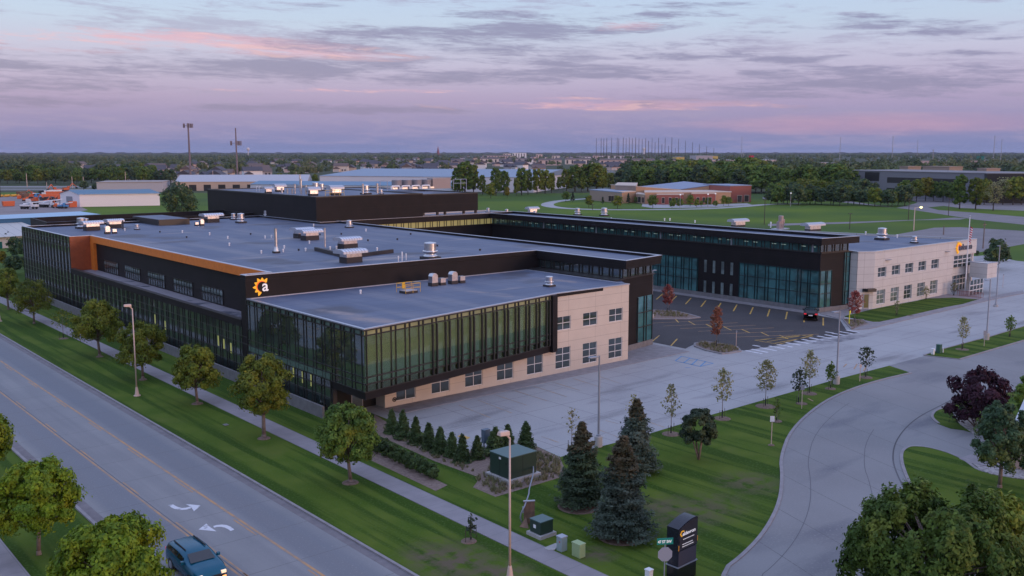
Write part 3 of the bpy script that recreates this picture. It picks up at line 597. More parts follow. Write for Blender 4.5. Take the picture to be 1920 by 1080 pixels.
for y in (64.9,56.9,48.8,40.6,32.6):
    f = MB(); 
    for i in range(8): f.box(2.93,3.0,y-.04+i*.77,y+.04+i*.77,5.6,7.15)
    f.box(2.935,3.0,y,y+5.4,6.3,6.36); f.box(2.935,3.0,y,y+5.4,7.1,7.15)
    q = f.build('terrace_window', 'frame', A); MB().box(2.97,2.99,y,y+5.4,5.6,7.1).build('pane', 'glass', q); MB().box(2.962,2.968,y,y+5.4,6.55,6.95).build('blind_pane', 'winpale', q)
MB().box(-.06,3.9,20.46,21.62,5.2,9.75).build('corner_pier', 'black', A)
MB().box(-.03,.5,20.46,21.62,.62,5.2).build('corner_pier_lower', 'black', A)
MB().box(2.62,2.98,21.63,74.7,9.2,10.08).build('orange_fascia', 'orange', A)
MB().box(2.60,2.99,73.35,74.71,5.46,9.2).build('orange_post', 'orange', A)
MB().box(.0,2.6,74.70,74.80,5.46,10.08).build('side_cladding', 'rust', A)
# main roof
P2 = [(0,20.5),(35.9,20.5),(35.9,6.28),(43,7.58),(43,77.1),(39.38,77.1),(39.38,99),(0,99),(0,74.82),(2.75,74.82),(2.75,21.64),(0,21.64)]
MB().prism([(3.92,20.52),(42.2,20.52),(42.2,77),(39.3,77),(39.3,98.9),(3.92,98.9)], 0, 9.6).build('upper_walls', 'black', A)
MB().box(3.92,39.3,20.53,21.0,7.95,9.6).build('step_wall', 'black', A)
MB().prism(P2, 9.62, 9.78).build('roof_slab', 'black', A)
ring(MB(), P2, .28, 9.78, 10.08).build('parapet', 'black', A)
ring(MB(), P2, .34, 10.08, 10.12, .04).build('parapet_cap', 'trim', A)
ins = [(.28,20.78),(36.18,20.78),(36.18,6.62),(42.72,7.82),(42.72,76.82),(39.1,76.82),(39.1,98.72),(.28,98.72),(.28,75.1),(3.03,75.1),(3.03,21.36),(.28,21.36)]
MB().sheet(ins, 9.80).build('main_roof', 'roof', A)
MB().box(17.8,22.8,90.1,102,9.82,10.75).build('raised_curb', 'frame', A); MB().sheet([(17.9,90.2),(22.7,90.2),(22.7,101.9),(17.9,101.9)],10.76).build('raised_roof', 'roof', A)
MB().prism([(3.8,100),(39,101),(39,113.6),(4.8,113.6)], 0, 9.6).build('rear_annex', 'black', A); ring(MB(), [(3.8,100),(39,101),(39,113.6),(4.8,113.6)], .3, 9.6, 10.45).build('annex_parapet', 'black', A)
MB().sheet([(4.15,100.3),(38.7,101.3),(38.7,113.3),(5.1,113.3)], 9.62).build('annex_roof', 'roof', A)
# corner wing with clerestory
MB().prism([(34.5,6.85),(37.67,7.4),(42.3,8.21),(42.3,77),(42.22,77),(42.22,20.4),(34.5,20.4)], .65, 8.0).build('wing_wall', 'black', A)
MB().prism([(34.4,6.72),(42.4,8.12),(42.4,77),(34.4,20)], 0, .66).build('wing_plinth', 'plinth', A)
MB().prism([(34.6,6.6),(42.5,8.05),(42.5,77),(42.2,77),(42.2,20.4),(34.6,20.4)], 8.0, 8.1).build('ledge', 'frame', A)
ub = (Vector((42.3,8.21))-Vector((34.5,6.85))).normalized(); o2 = (42.27,8.2)
facade(A, o2, (-ub.x,-ub.y), 3.1, .68, 5.72, 'teal', [.05,1.25,1.75,3.05], [2.35,3.95], mw=.07)
cl = [(36.25,20.3),(36.25,7.2),(42.2,8.3)]
L1 = math.dist(cl[1], cl[2]); u1 = ((cl[1][0]-cl[2][0])/L1, (cl[1][1]-cl[2][1])/L1)
facade(A, cl[1], (0,1), 13.1, 8.1, 9.15, 'glass', pat(13.1,.3), [8.13,9.1], mw=.1, name='clerestory')
facade(A, cl[2], u1, L1, 8.1, 9.15, 'glass', pat(L1,.3), [8.13,9.1], mw=.1, name='clerestory')
MB().prism([(36.3,20.3),(36.3,7.3),(42.1,8.4),(42.1,76.9),(41,76.9),(41,20.3)], 7.95, 9.16).build('clerestory_core', dark, A)
MB().prism([(35.95,20.49),(35.95,6.36),(42.95,7.64),(42.95,77),(42,77),(42,20.49)], 9.16, 9.62).build('fascia', 'black', A)
# penthouse
MB().prism([(39.4,78.5),(60.6,78.5),(60.6,122),(39.4,122)], 0, 14.0).build('penthouse_wall', 'black', A)
MB().prism([(60.62,79.2),(73.6,79.2),(73.6,118),(60.62,118)], 10.6, 13.75).build('penthouse_screen', 'black', A)
for x in (61.2,64.3,66,70.3,73.1): MB().box(x,x+.35,79.3,79.7,9.8,10.6).build('screen_leg', 'frame', A)
PR = [(39.4,78.5),(60.6,78.5),(60.6,122),(39.4,122)]
ring(MB(), PR, .3, 14.0, 14.18, .03).build('penthouse_cap', 'frame', A); MB().sheet([(39.7,78.8),(60.3,78.8),(60.3,121.7),(39.7,121.7)], 14.02).build('penthouse_roof', 'roof', A)
MB().sheet([(60.9,79.5),(73.4,79.5),(73.4,117.7),(60.9,117.7)], 13.77).build('screen_roof', 'roof', A); ring(MB(), [(60.63,79.2),(73.6,79.2),(73.6,118),(60.63,118)], .2, 13.755, 13.95).build('screen_cap', 'frame', A)
# link behind the court
MB().prism([(42.3,77.8),(76,77.8),(76,120),(42.3,120)], 0, 8.0).build('link_wall', 'black', A)
facade(A, (75.7,77.7), (-1,0), 33.3, 8.05, 9.2, 'litwarm', pat(33.3,.3), [8.1,9.15], mw=.1, name='lit_clerestory')
MB().box(42.5,75.8,77.75,79.1,8.0,9.2).build('link_core', dark, A)
# ---- logo on the front building
def sunlogo(bm_y, bm_r, o, u, ca, cz, rr, t0, t1, d0=.02, d1=.09):
    """jagged half sun with a red inner crescent; outside is to the left of u, so u runs right-to-left"""
    def P(r, t): return (o[0]+u[0]*(ca-r*math.cos(t)), o[1]+u[1]*(ca-r*math.cos(t)), cz+r*math.sin(t))
    nrm = Vector((-u[1], u[0], 0)); n = 9
    def band(bm, ri, fo):
        K_ = 72
        for i in range(K_):
            a = t0+(t1-t0)*i/K_; b = t0+(t1-t0)*(i+1)/K_
            q = [Vector(P(ri(a), a)), Vector(P(fo(a), a)), Vector(P(fo(b), b)), Vector(P(ri(b), b))]
            bm.add([v+nrm*d0 for v in q]+[v+nrm*d1 for v in q], [(0,1,2,3),(7,6,5,4),(0,4,5,1),(1,5,6,2),(2,6,7,3),(3,7,4,0)])
    def spike(t):
        f = ((t-t0)/(t1-t0)*7.0) % 1.0; k = 1-abs(f*2-1); big = .78+.22*(int((t-t0)/(t1-t0)*7.0) % 2 == 0); return rr*(.66+.36*k*big)
    band(bm_y, lambda t: rr*.56, spike)
    band(bm_r, lambda t: rr*.50, lambda t: rr*(.50+.12*math.sin((t-t0)/(t1-t0)*math.pi)))
def text(name, s, m, parent, loc, rot, size, ext=.01, bold=0.0, align='LEFT', sx=1.0, sub=None):
    cu = bpy.data.curves.new(name, 'FONT'); cu.body = s; cu.size = size; cu.extrude = ext; cu.offset = bold; cu.align_x = align; cu.space_character = .95
    to = bpy.data.objects.new(name+'_tmp', cu); col.objects.link(to); dg = bpy.context.evaluated_depsgraph_get()
    me = bpy.data.meshes.new_from_object(to.evaluated_get(dg)); bpy.data.objects.remove(to); bpy.data.curves.remove(cu)
    me.materials.clear(); me.materials.append(M[m] if isinstance(m, str) else m)
    o = bpy.data.objects.new(name, me); col.objects.link(o); o.parent = parent; KIDS.setdefault(parent.name, []).append(o)
    o.location = loc; o.rotation_euler = rot; o.scale = (sx,1,1); return o
ly = MB(); lr = MB(); sunlogo(ly, lr, (0,20.5), (-1,0), -1.55, 8.95, .92, R(38), R(262))
lg = ly.build('logo_sun', 'logo_y', A); lr.build('logo_crescent', 'logo_r', lg)
text('logo_letter', 'a', 'logo_w', A, (1.55,20.42,8.52), (R(90),0,0), 1.5, .03, .012)
# ================================================================ rear black wing
B = thing('office_wing', 'black office wing with teal glass and high window strip behind the asphalt', 'building')
MB().prism([(75.78,8.26),(81.6,7.35),(82.1,8.5),(82.1,77.75),(75.78,77.75)], .66, 7.98).build('wall', 'black', B)
MB().prism([(75.66,8.1),(81.6,7.15),(82.1,7.3),(82.1,77.6),(75.66,77.6)], 0, .66).build('plinth', 'plinth', B)
def mx(o, lst): return [q-o for q in lst]
fx = (75.73, 8.25)
facade(B, fx, (0,1), 13.0, .68, 5.7, 'teal', mx(8.25, [8.3,9.63,10.0,11.06,11.58,12.84,13.37,14.5,14.95,16.27,16.8,18.05,18.5,19.77,20.3,21.2]), [2.55,3.88,5.66], mw=.08, frame=mat('teal_frame', (.004,.018,.022), .4))
facade(B, (75.73,28.75), (0,1), 45, .68, 5.7, 'teal', pat(45,.1), [2.55,3.88,5.66], mw=.08, frame=bpy.data.materials['teal_frame'])
for a, b in ((27.12,27.57),(25.55,25.99),(23.95,24.43),(22.34,22.81)):
    MB().box(75.70,75.75,a,b,3.71,5.54).build('slit_window', 'winpale', B); MB().box(75.70,75.75,a,b,.70,2.43).build('slit_window', 'winpale', B)
ue = (Vector((81.6,7.35))-Vector((75.78,8.26))).normalized()
def EP(x): t = (x-75.78)/ue.x; return (75.78+ue.x*t, 8.26+ue.y*t)
facade(B, EP(78.1), (-ue.x,-ue.y), 2.38, .68, 5.7, 'teal', [.05,.95,1.25,2.3], [2.55,3.88,5.66], mw=.07, frame=bpy.data.materials['teal_frame'])
facade(B, EP(81.55), (-ue.x,-ue.y), 1.2, .75, 7.9, 'teal', [.05,.75,1.15], [2.55,3.88,5.3,7.3], mw=.07, frame=bpy.data.materials['teal_frame'])
MB().prism([(75.6,8.0),(81.6,7.1),(82.15,8.3),(82.15,77.7),(75.6,77.7)], 7.98, 8.08).build('ledge', 'frame', B)
facade(B, (75.75,8.4), (0,1), 69.2, 8.1, 9.2, 'teal', pat(69.2,.2,1.0,.5), [8.13,9.15], mw=.08, name='clerestory')
facade(B, (EP(81.3)[0], EP(81.3)[1]+.1), (-ue.x,-ue.y), 5.5, 8.1, 9.2, 'glass', pat(5.5,.2), [8.13,9.15], mw=.1, name='clerestory')
lr_ = MB()
for i in range(44): 
    y = 9+i*1.55
    if i % 3 != 2: MB().box(75.705,75.712,y,y+.7,8.78,8.84).build('ceiling_light', mat('office_lights', (.2,.3,.28), .4, emit=(.45,.6,.55), es=.45) if i == 0 else bpy.data.materials['office_lights'], B)
MB().prism([(75.8,8.6),(81.4,7.7),(82.1,8.8),(82.1,77.7),(75.8,77.7)], 8.08, 9.2).build('clerestory_core', dark, B)
P3 = [(43.05,77.2),(74.85,77.2),(74.85,7.6),(82.19,6.44),(82.19,79.1),(43.05,79.1)]
MB().prism(P3, 9.2, 9.68).build('fascia', 'black', B); ring(MB(), P3, .28, 9.68, 10.08).build('parapet', 'black', B); ring(MB(), P3, .34, 10.08, 10.12, .04).build('parapet_cap', 'trim', B)
MB().sheet([(43.3,77.48),(75.13,77.48),(75.13,7.86),(81.91,6.8),(81.91,78.8),(43.3,78.8)], 9.69).build('roof', 'roof', B)
for y in (9.3,22.6,36,50,63): MB().box(75.60,75.66,y,y+.25,8.1,9.2).build('mullion_post', 'pole_grey', B)
# ================================================================ pale panel wing
C_ = thing('pale_office_building', 'two-storey pale panel office building with square white-framed windows behind the lawn strip', 'building')
Wp = MB(); oC = (83.85,4.97); ops = [(a-83.85, a+2.25-83.85, [(.53,2.54),(4.3,5.68)]) for a in (84.82,88.58,92.3,96.1,99.95)]
wall_open(Wp, oC, (1,0), 23.0, .003, .35, 0, 7.72, ops)
Wp.obox(oC, (1,0), 23.003, 30.45, .0, .35, 5.75, 7.72)
Wp.prism([(83.85,4.97),(84.1,5.33),(81.9,6.5),(81.62,6.2)], 0, 7.72)
Wp.prism([(114.3,5.33),(113.9,5.33),(100.9,48),(102.6,113),(103,113),(101.3,48)], 0, 7.72)
Wp.prism([(81.62,6.25),(81.9,6.55),(81.9,7.9),(81.62,7.3)], 0, 7.72)
Wp.build('panel_wall', 'pale', C_)
for k, (a0, a1, zz) in enumerate(ops):
    window(C_, oC, (1,0), a0, a1, *zz[0], 2, 'winpale' if k != 2 else 'win', dep=.22); window(C_, oC, (1,0), a0, a1, *zz[1], 1, 'win', dep=.22)
MB().prism([(84.1,5.36),(106.9,5.36),(106.9,7),(112.5,7),(101,47),(102,112.6),(82.3,112.6),(82.3,8.1),(84,6.6)], 0, 7.7).build('core', dark, C_)
P4 = [(83.85,4.97),(114.3,4.97),(101.3,48),(103,113),(82.24,113),(82.24,7.6),(81.62,6.2)]
MB().prism([(83.9,5.4),(114.0,5.4),(101.1,48),(102.8,112.8),(82.25,112.8),(82.25,7.7),(82.1,6.7)], 7.70, 7.74).build('roof', 'roof', C_)
ring(MB(), P4, .3, 7.74, 7.98).build('parapet', 'pale', C_); ring(MB(), P4, .34, 7.98, 8.02, .03).build('parapet_cap', 'trim', C_)
# entrance
gw = facade(C_, (114.0,6.2), (-1,0), 7.2, .1, 2.6, 'win', [.1,1.2,2.3,3.4,4.5,5.6,7.1], [1.0,1.8], frame='white_win', name='entrance_glass')
facade(C_, (112.9,5.15), (-1,0), 5.9, 3.95, 5.72, 'win', [.06,1.5,2.9,4.4,5.84], [4.5,5.1], frame='white_win', name='upper_glazing', gd=.02)
MB().box(106.9,113.6,5.4,6.1,2.6,5.72).build('entrance_back', 'pale', C_)
cp = PX([(1819,491.5),(1852,494.5),(1870.6,491.5)], 4.6); cp.append((cp[2][0]-1, cp[2][1]+3.2)); 
MB().prism(cp, 2.3, 4.55).build('entrance_canopy', 'pale', C_); ring(MB(), cp, .2, 4.555, 4.65, .02).build('canopy_cap', 'trim', C_)
gx_ = [cp[0], (cp[1][0]+.3, cp[1][1]+.3)]; uu = (Vector(gx_[1])-Vector(gx_[0])).normalized(); 
facade(C_, (cp[1][0]-.1,cp[1][1]+.5), (-1,0), 4.6, .1, 2.3, 'win', [.1,1.1,2.2,3.3,4.5], [.8,1.55], frame='white_win', name='vestibule_glass')
dd = MB(); q = G(1835,550); 
for x in (0,.9): 
    dd.obox((q.x-.9,q.y+.15), (1,0), x, x+.1, 0, .06, .1, 2.2); dd.obox((q.x-.9,q.y+.15), (1,0), x+.75, x+.85, 0, .06, .1, 2.2); dd.obox((q.x-.9,q.y+.15), (1,0), x, x+.85, .0, .058, 2.1, 2.25); dd.obox((q.x-.9,q.y+.15), (1,0), x, x+.85, .0, .058, .1, .3)
do = dd.build('entrance_doors', 'white', C_); MB().obox((q.x-.9,q.y+.15), (1,0), .1, 1.7, .07, .09, .1, 2.2).build('pane', 'glass', do)
MB().prism([(82.3,4.9),(83.6,4.35),(84.05,5.0),(82.4,5.9)], 2.55, 2.95).build('door_canopy', 'frame', C_)
dq = MB().prism([(82.55,5.7),(83.35,5.28),(83.33,5.22),(82.53,5.64)], .05, 2.2).build('side_door', 'pole_grey', C_); MB().prism([(82.66,5.6),(83.24,5.29),(83.22,5.25),(82.64,5.56)], .3, 2.1).build('pane', mat('amber_pane', (.06,.05,.02), .3, emit=(.3,.25,.1), es=.12), dq)
for px_ in (86.6,101.3+2.6):
    MB().obox(oC, (1,0), px_-83.85, px_-83.85+1.1, -.35, -.02, 6.6, 6.68).build('wall_lamp', 'pole_grey', C_)
ly = MB(); lr = MB(); sunlogo(ly, lr, (114.3,4.97), (-1,0), 6.15, 6.95, .95, R(25), R(265), .02, .2)
lg = ly.build('logo_sun', 'logo_y', C_); lr.build('logo_crescent', 'logo_r', lg)
text('wall_lettering', 'aldevron', 'grey_txt', C_, (108.35,4.90,6.55), (R(90),0,0), 1.30, .05, .02, sx=.98)
# low tan neighbour at the right edge of the picture
D_ = thing('tan_building', 'low tan building with gravel flat roof at the right edge behind the maple', 'building')
a_ = G(1838,869); b_ = G(1985,892); u_ = (b_-a_).xy.normalized(); 
tb = [(a_.x,a_.y), (a_.x+u_.x*14,a_.y+u_.y*14)]; nn = Vector((-u_.y,u_.x)) if Vector((-u_.y,u_.x)).dot(FW.xy) > 0 else Vector((u_.y,-u_.x))
off_ = u_*1.9; tb = [(a_.x+off_.x,a_.y+off_.y),(a_.x+u_.x*16,a_.y+u_.y*16),(a_.x+u_.x*16+nn.x*9,a_.y+u_.y*16+nn.y*9),(a_.x+off_.x+nn.x*9,a_.y+off_.y+nn.y*9)]
MB().prism(tb, 0, 2.9).build('wall', mat('tan_stucco', (.40,.29,.235), .8), D_); ring(MB(), tb, .3, 2.9, 3.15).build('parapet', 'frame', D_); ring(MB(), tb, .4, 3.15, 3.2, .05).build('parapet_cap', 'trim', D_)
MB().sheet([(Vector(p)*.98+Vector(tb[0])*.0+sum((Vector(t_) for t_ in tb), Vector((0,0)))/4*.02) for p in tb], 2.92).build('gravel_roof', 'river', D_)
# ================================================================ vegetation
def leafmat(name, a, b, c_=None, sc_=1.1, yellow=None):
    m = bpy.data.materials.new(name); m.use_nodes = True; t = m.node_tree; bs = t.nodes['Principled BSDF']; o = t.nodes['Material Output']
    bs.inputs['Roughness'].default_value = .65; bs.inputs['Specular IOR Level'].default_value = .25
    f = tnoise(t, sc_, detail=4, lo=.38, hi=.62); cc = tmix(t, f, a, b)
    g_ = t.nodes.new('ShaderNodeNewGeometry'); rp = t.nodes.new('ShaderNodeMapRange'); t.links.new(g_.outputs['Random Per Island'], rp.inputs[0]); rp.inputs[3].default_value = .82; rp.inputs[4].default_value = 1.2
    oi = t.nodes.new('ShaderNodeObjectInfo'); r2 = t.nodes.new('ShaderNodeMapRange'); t.links.new(oi.outputs['Random'], r2.inputs[0]); r2.inputs[3].default_value = .8; r2.inputs[4].default_value = 1.2
    mu = t.nodes.new('ShaderNodeMath'); mu.operation = 'MULTIPLY'; t.links.new(rp.outputs[0], mu.inputs[0]); t.links.new(r2.outputs[0], mu.inputs[1])
    if c_: cc = tmix(t, tnoise(t, sc_*.55, detail=3, lo=.52, hi=.66, off=7), cc, c_)
    vm = t.nodes.new('ShaderNodeVectorMath'); vm.operation = 'SCALE'; t.links.new(cc, vm.inputs[0]); t.links.new(mu.outputs[0], vm.inputs['Scale'])
    t.links.new(vm.outputs[0], bs.inputs['Base Color'])
    tr = t.nodes.new('ShaderNodeBsdfTranslucent'); t.links.new(vm.outputs[0], tr.inputs[0]); x = t.nodes.new('ShaderNodeMixShader'); x.inputs[0].default_value = .28
    t.links.new(bs.outputs[0], x.inputs[1]); t.links.new(tr.outputs[0], x.inputs[2]); t.links.new(x.outputs[0], o.inputs[0]); M[name] = m; return m
leafmat('leaf_olive', (.195,.235,.028), (.09,.135,.020), (.25,.25,.03))
leafmat('leaf_green', (.13,.205,.032), (.062,.115,.020), (.20,.24,.035))
leafmat('leaf_bright', (.21,.30,.016), (.105,.185,.016), (.28,.32,.020))
leafmat('leaf_dark', (.058,.085,.05), (.03,.05,.03), (.075,.095,.04))
leafmat('leaf_bluegreen', (.085,.14,.062), (.042,.082,.042), (.17,.19,.045))
leafmat('leaf_plum', (.065,.020,.036), (.034,.011,.020), (.075,.03,.045))
leafmat('leaf_red', (.38,.11,.09), (.26,.07,.065), (.40,.17,.12))
leafmat('leaf_rust', (.34,.13,.075), (.24,.09,.06), (.36,.18,.1))
leafmat('leaf_yellowgrey', (.27,.27,.13), (.19,.20,.10), (.34,.29,.13))
leafmat('leaf_yellow', (.28,.22,.02), (.15,.15,.02), (.34,.24,.02))
leafmat('needle_green', (.075,.11,.062), (.042,.07,.038), (.09,.13,.06))
leafmat('needle_blue', (.10,.135,.095), (.05,.075,.055), (.12,.15,.115))
leafmat('cone_brown', (.17,.125,.07), (.075,.075,.04))
leafmat('cedar', (.08,.125,.042), (.045,.078,.026), (.10,.14,.045))
leafmat('leaf_far', (.12,.155,.058), (.058,.085,.036), (.17,.17,.06), .012)
M['bark'] = mat('bark', (.16,.12,.10), .9, c2=(.22,.17,.15), scale=6)
M['bark_dark'] = mat('dark_bark', (.05,.04,.035), .9)
rng = np.random.default_rng(11)
def leaves(C0, out_, s, droop=.0, asp=.6, r=None):
    """rhombus leaves at points C0 (n,3) facing roughly along out_ (n,3), size s (scalar or (n,))"""
    r = r or rng; n = len(C0); nn_ = out_+r.normal(0, .38, (n,3)); nn_ /= np.linalg.norm(nn_, axis=1)[:,None]+1e-9
    t = r.normal(0, 1, (n,3)); t[:,2] -= droop; a = np.cross(nn_, t); a /= np.linalg.norm(a, axis=1)[:,None]+1e-9; b = np.cross(nn_, a)
    s = (np.ones(n)*s*r.uniform(.55, 1.45, n))[:,None]
    V = np.stack([C0+b*s, C0+a*s*asp, C0-b*s, C0-a*s*asp], 1).reshape(-1,3); return V
def quads(V): return np.arange(len(V)).reshape(-1,4)
def crown_pts(n, h0, h1, w_, nl, r, lobe=.34, flat=1.0, top=.5, hang=0.0):
    """n leaf points spread over nl lobes that fill an egg from h0 to h1, width w_"""
    H = h1-h0; cs = []; k = 0
    for i in range(nl):
        u = r.uniform(0,1); z = h0+H*(.12+.80*(i+.5)/nl); f = (z-h0)/H
        prof = math.sin(math.pi*min(1, max(.03, f**.8*.93+.05)))**.55 if top == .5 else (1-f)**top*min(1, f*5+.3)
        rad = w_/2*prof*(1-lobe*.8)*math.sqrt(r.uniform(.15, 1)); th = 2.4*i+r.uniform(-.5,.5); cs.append((rad*math.cos(th), rad*math.sin(th), z, max(.25, prof)))
    cs = np.array(cs); li = r.integers(0, nl, n); d = r.normal(0, 1, (n,3)); d[:,2] += .35; d /= np.linalg.norm(d, axis=1)[:,None]
    lr_ = r.uniform(.62, 1.25, nl); sp_ = 1+.28*np.sin(d[:,0]*6+li*1.7)*np.cos(d[:,1]*5+li)+.2*np.sin(d[:,2]*9+li*2.3)
    rad = w_/2*lobe*(.6+.4*cs[li,3])*lr_[li]*sp_*(r.uniform(.35, 1.0, n)**.5+.22*(r.uniform(0,1,n) > .9)*r.uniform(0,1.6,n))
    P = cs[li,:3]+d*rad[:,None]*np.array([1,1,.8*flat]); P[:,2] -= hang*np.linalg.norm(P[:,:2], axis=1)
    P[:,2] = np.maximum(P[:,2], h0*.82); o = P-np.array([0,0,h0+H*.4]); o /= np.linalg.norm(o, axis=1)[:,None]+1e-9
    return P, d*.7+o*.5, cs
def tree(name, label, px, py, top, wpx, leafm, seed, n=5000, ls=.13, nl=26, h0f=.30, group=None, trunk_m='bark', trunk_r=.022, loc=None, h=None, w_=None, lobe=.34, dense=1, hang=.12, cat='tree', topf=.5, multi=False, flat=1.0):
    p = loc or G(px, py); p = Vector((p[0], p[1], 0)); d = (p-CAM).length
    h = h or HT(p, top); w_ = w_ or wpx*d/FPX
    r = np.random.default_rng(seed)
    t = thing(name, label, cat, p, r.uniform(0, 6.28), group)
    P, O, cs = crown_pts(n, h*h0f, h, w_, nl, r, lobe, flat=flat, hang=hang, top=topf)
    V = leaves(P, O, ls, droop=1.2, r=r); tm = MB(); tr_ = h*trunk_r
    if multi:
        for k in range(5): 
            c_ = cs[r.integers(0, len(cs))]; tm.cyl((0,0,-.05), (c_[0]*.5,c_[1]*.5,c_[2]*.6), tr_*.7, tr_*.4, 7); tm.cyl((c_[0]*.5,c_[1]*.5,c_[2]*.6), c_[:3], tr_*.4, .01, 6)
    else:
        tm.cyl((0,0,-.05), (0,0,.25), tr_*1.5, tr_*1.05, 9); tm.cyl((0,0,.25), (.02*h,0,h*h0f*1.1), tr_*1.05, tr_*.85, 9); tm.cyl((.02*h,0,h*h0f*1.1), (0,0,h*.8), tr_*.8, tr_*.2, 8)
        for c_ in cs[::2]: zb = h*h0f*.75+ (c_[2]-h*h0f)*.45; tm.cyl((.01*h,0,zb), c_[:3], tr_*.42, .012, 6)
    tm.build('trunk', trunk_m, t, smooth=True); npmesh('crown', V, quads(V), leafm, t); return t
# street trees, left to right
ST = 'trees lining the street verge'
for i, (px, py, tp, wp, lm, lab) in enumerate([
    (16,580,500,62,'leaf_olive','round street tree cut by the left edge, farthest of the street row'),
    (64,607,522,78,'leaf_olive','olive street tree second from the far end of the row'),
    (187,667,558,98,'leaf_olive','round olive-green street tree beyond the tan street lamp'),
    (268,710,602,98,'leaf_olive','street tree directly behind the tall tan lamp pole'),
    (370,757,643,98,'leaf_olive','compact yellow-green street tree just right of the tan street lamp'),
    (495,820,657,122,'leaf_olive','tall wide street tree with golden top below the lower glass corner'),
    (657,905,752,124,'leaf_green','dense green street tree nearest the building corner and planting bed')]):
    tree('street_tree', lab, px, py, tp, wp*.98, lm, 20+i, n=17000 if i > 1 else 8000, ls=.095, nl=48+(i*7)%17, h0f=.26, group=ST, hang=.14, lobe=.215)
NV = 'trees on the near verge'
tree('verge_tree', 'bright green verge tree on grass at far lower left beside the street', 73, 1040, 862, 160, 'leaf_bright', 41, n=24000, ls=.095, nl=60, lobe=.21, group=NV, trunk_r=.02)
tree('verge_tree', 'bright yellow-green tree at the bottom edge next to the blue car', 215, 1165, 972, 215, 'leaf_bright', 42, n=30000, ls=.095, nl=66, lobe=.20, group=NV, trunk_r=.02)
tree('verge_tree', 'yellow-green tree cut off by the left edge at mid height', -22, 905, 775, 95, 'leaf_bright', 43, n=9000, ls=.12, nl=26, group=NV)
tree('maple_tree', 'huge dark green bushy tree filling the bottom right corner', 1742, 1150, 925, 330, 'leaf_green', 44, n=60000, ls=.10, nl=130, h0f=.12, trunk_r=.03, lobe=.11, flat=2.4)
tree('maple_tree', 'yellow-tipped smaller tree behind the huge tree at the bottom right', 1862, 1105, 920, 110, 'leaf_olive', 47, n=9000, ls=.13, nl=26, h0f=.12, trunk_r=.02)
tree('maple_tree', 'dark green maple with slim grey trunk beside the tan building', 1874, 915, 752, 108, 'leaf_bluegreen', 45, n=16000, ls=.095, nl=50, h0f=.24, lobe=.19, flat=1.4)
tree('ash_tree', 'dark round ash tree on the lawn beside the curving driveway', 1310, 862, 762, 78, 'leaf_dark', 46, n=8500, ls=.10, nl=40, lobe=.2, h0f=.30, trunk_r=.025, multi=True)
tree('plum_tree', 'wide purple-leaved plum tree beyond the side driveway', 1832, 803, 690, 128, 'leaf_plum', 48, n=9000, ls=.13, nl=42, h0f=.14, lobe=.2, multi=True)
tree('spreading_tree', 'green feathery tree cut by the right edge next to the plum tree', 1935, 790, 692, 80, 'leaf_green', 49, n=6000, ls=.12, nl=26, h0f=.2, lobe=.2, multi=True)
tree('low_shrub', 'low dark juniper shrub under the plum tree', 1808, 783, 757, 34, 'leaf_dark', 50, n=1500, ls=.1, nl=9, h0f=.05, cat='shrub')
tree('tall_bush', 'large loose willow bush beside the white shed', 337, 404, 343, 76, 'leaf_bluegreen', 51, n=4500, ls=.35, nl=34, h0f=.06, lobe=.26, multi=True, cat='tree')
def sapling(name, label, px, py, top, wpx, leafm, seed, n=350, ls=.11, group='young trees planted beside the car park', h0f=.34, guard=True, stakes=True, cat='tree'):
    p = G(px, py); p.z = .04; d = (p-CAM).length; h = HT(p, top); w_ = wpx*d/FPX; r = np.random.default_rng(seed)
    t = thing(name, label, cat, p, 0, group); tm = MB(); tm.cyl((0,0,0), (0,0,h*.93), .035, .008, 6); P = []; O = []
    for k in range(26):
        f = k/26; z = h*(h0f+(.97-h0f)*f); th = 2.4*k+r.uniform(-.4,.4); L_ = w_/2*(math.sin(math.pi*min(.98, f*.75+.22)))*r.uniform(.7,1.1); e = (L_*math.cos(th), L_*math.sin(th), z+L_*.45)
        tm.cyl((0,0,z-.05), e, .012, .004, 4)
        m_ = max(3, n//26); q = np.linspace(.35, 1.05, m_)[:,None]*np.array(e)+(1-np.linspace(.35,1.05,m_))[:,None]*np.array([0,0,z]); P.append(q+r.normal(0, .10, q.shape)); O.append(r.normal(0,1,q.shape)+[0,0,.6])
    tm.build('trunk', 'bark', t); V = leaves(np.concatenate(P), np.concatenate(O), ls, r=r); npmesh('crown', V, quads(V), leafm, t)
    if guard: MB().cyl((0,0,0), (0,0,h*.16), .055, .05, 7).build('trunk_guard', 'rubber', t)
    if stakes:
        for s_ in (-1, 1): MB().cyl((.45*s_,.1*s_,0), (.45*s_,.1*s_,.75), .02, n=5).build('stake', 'bark_dark', t)
    return t
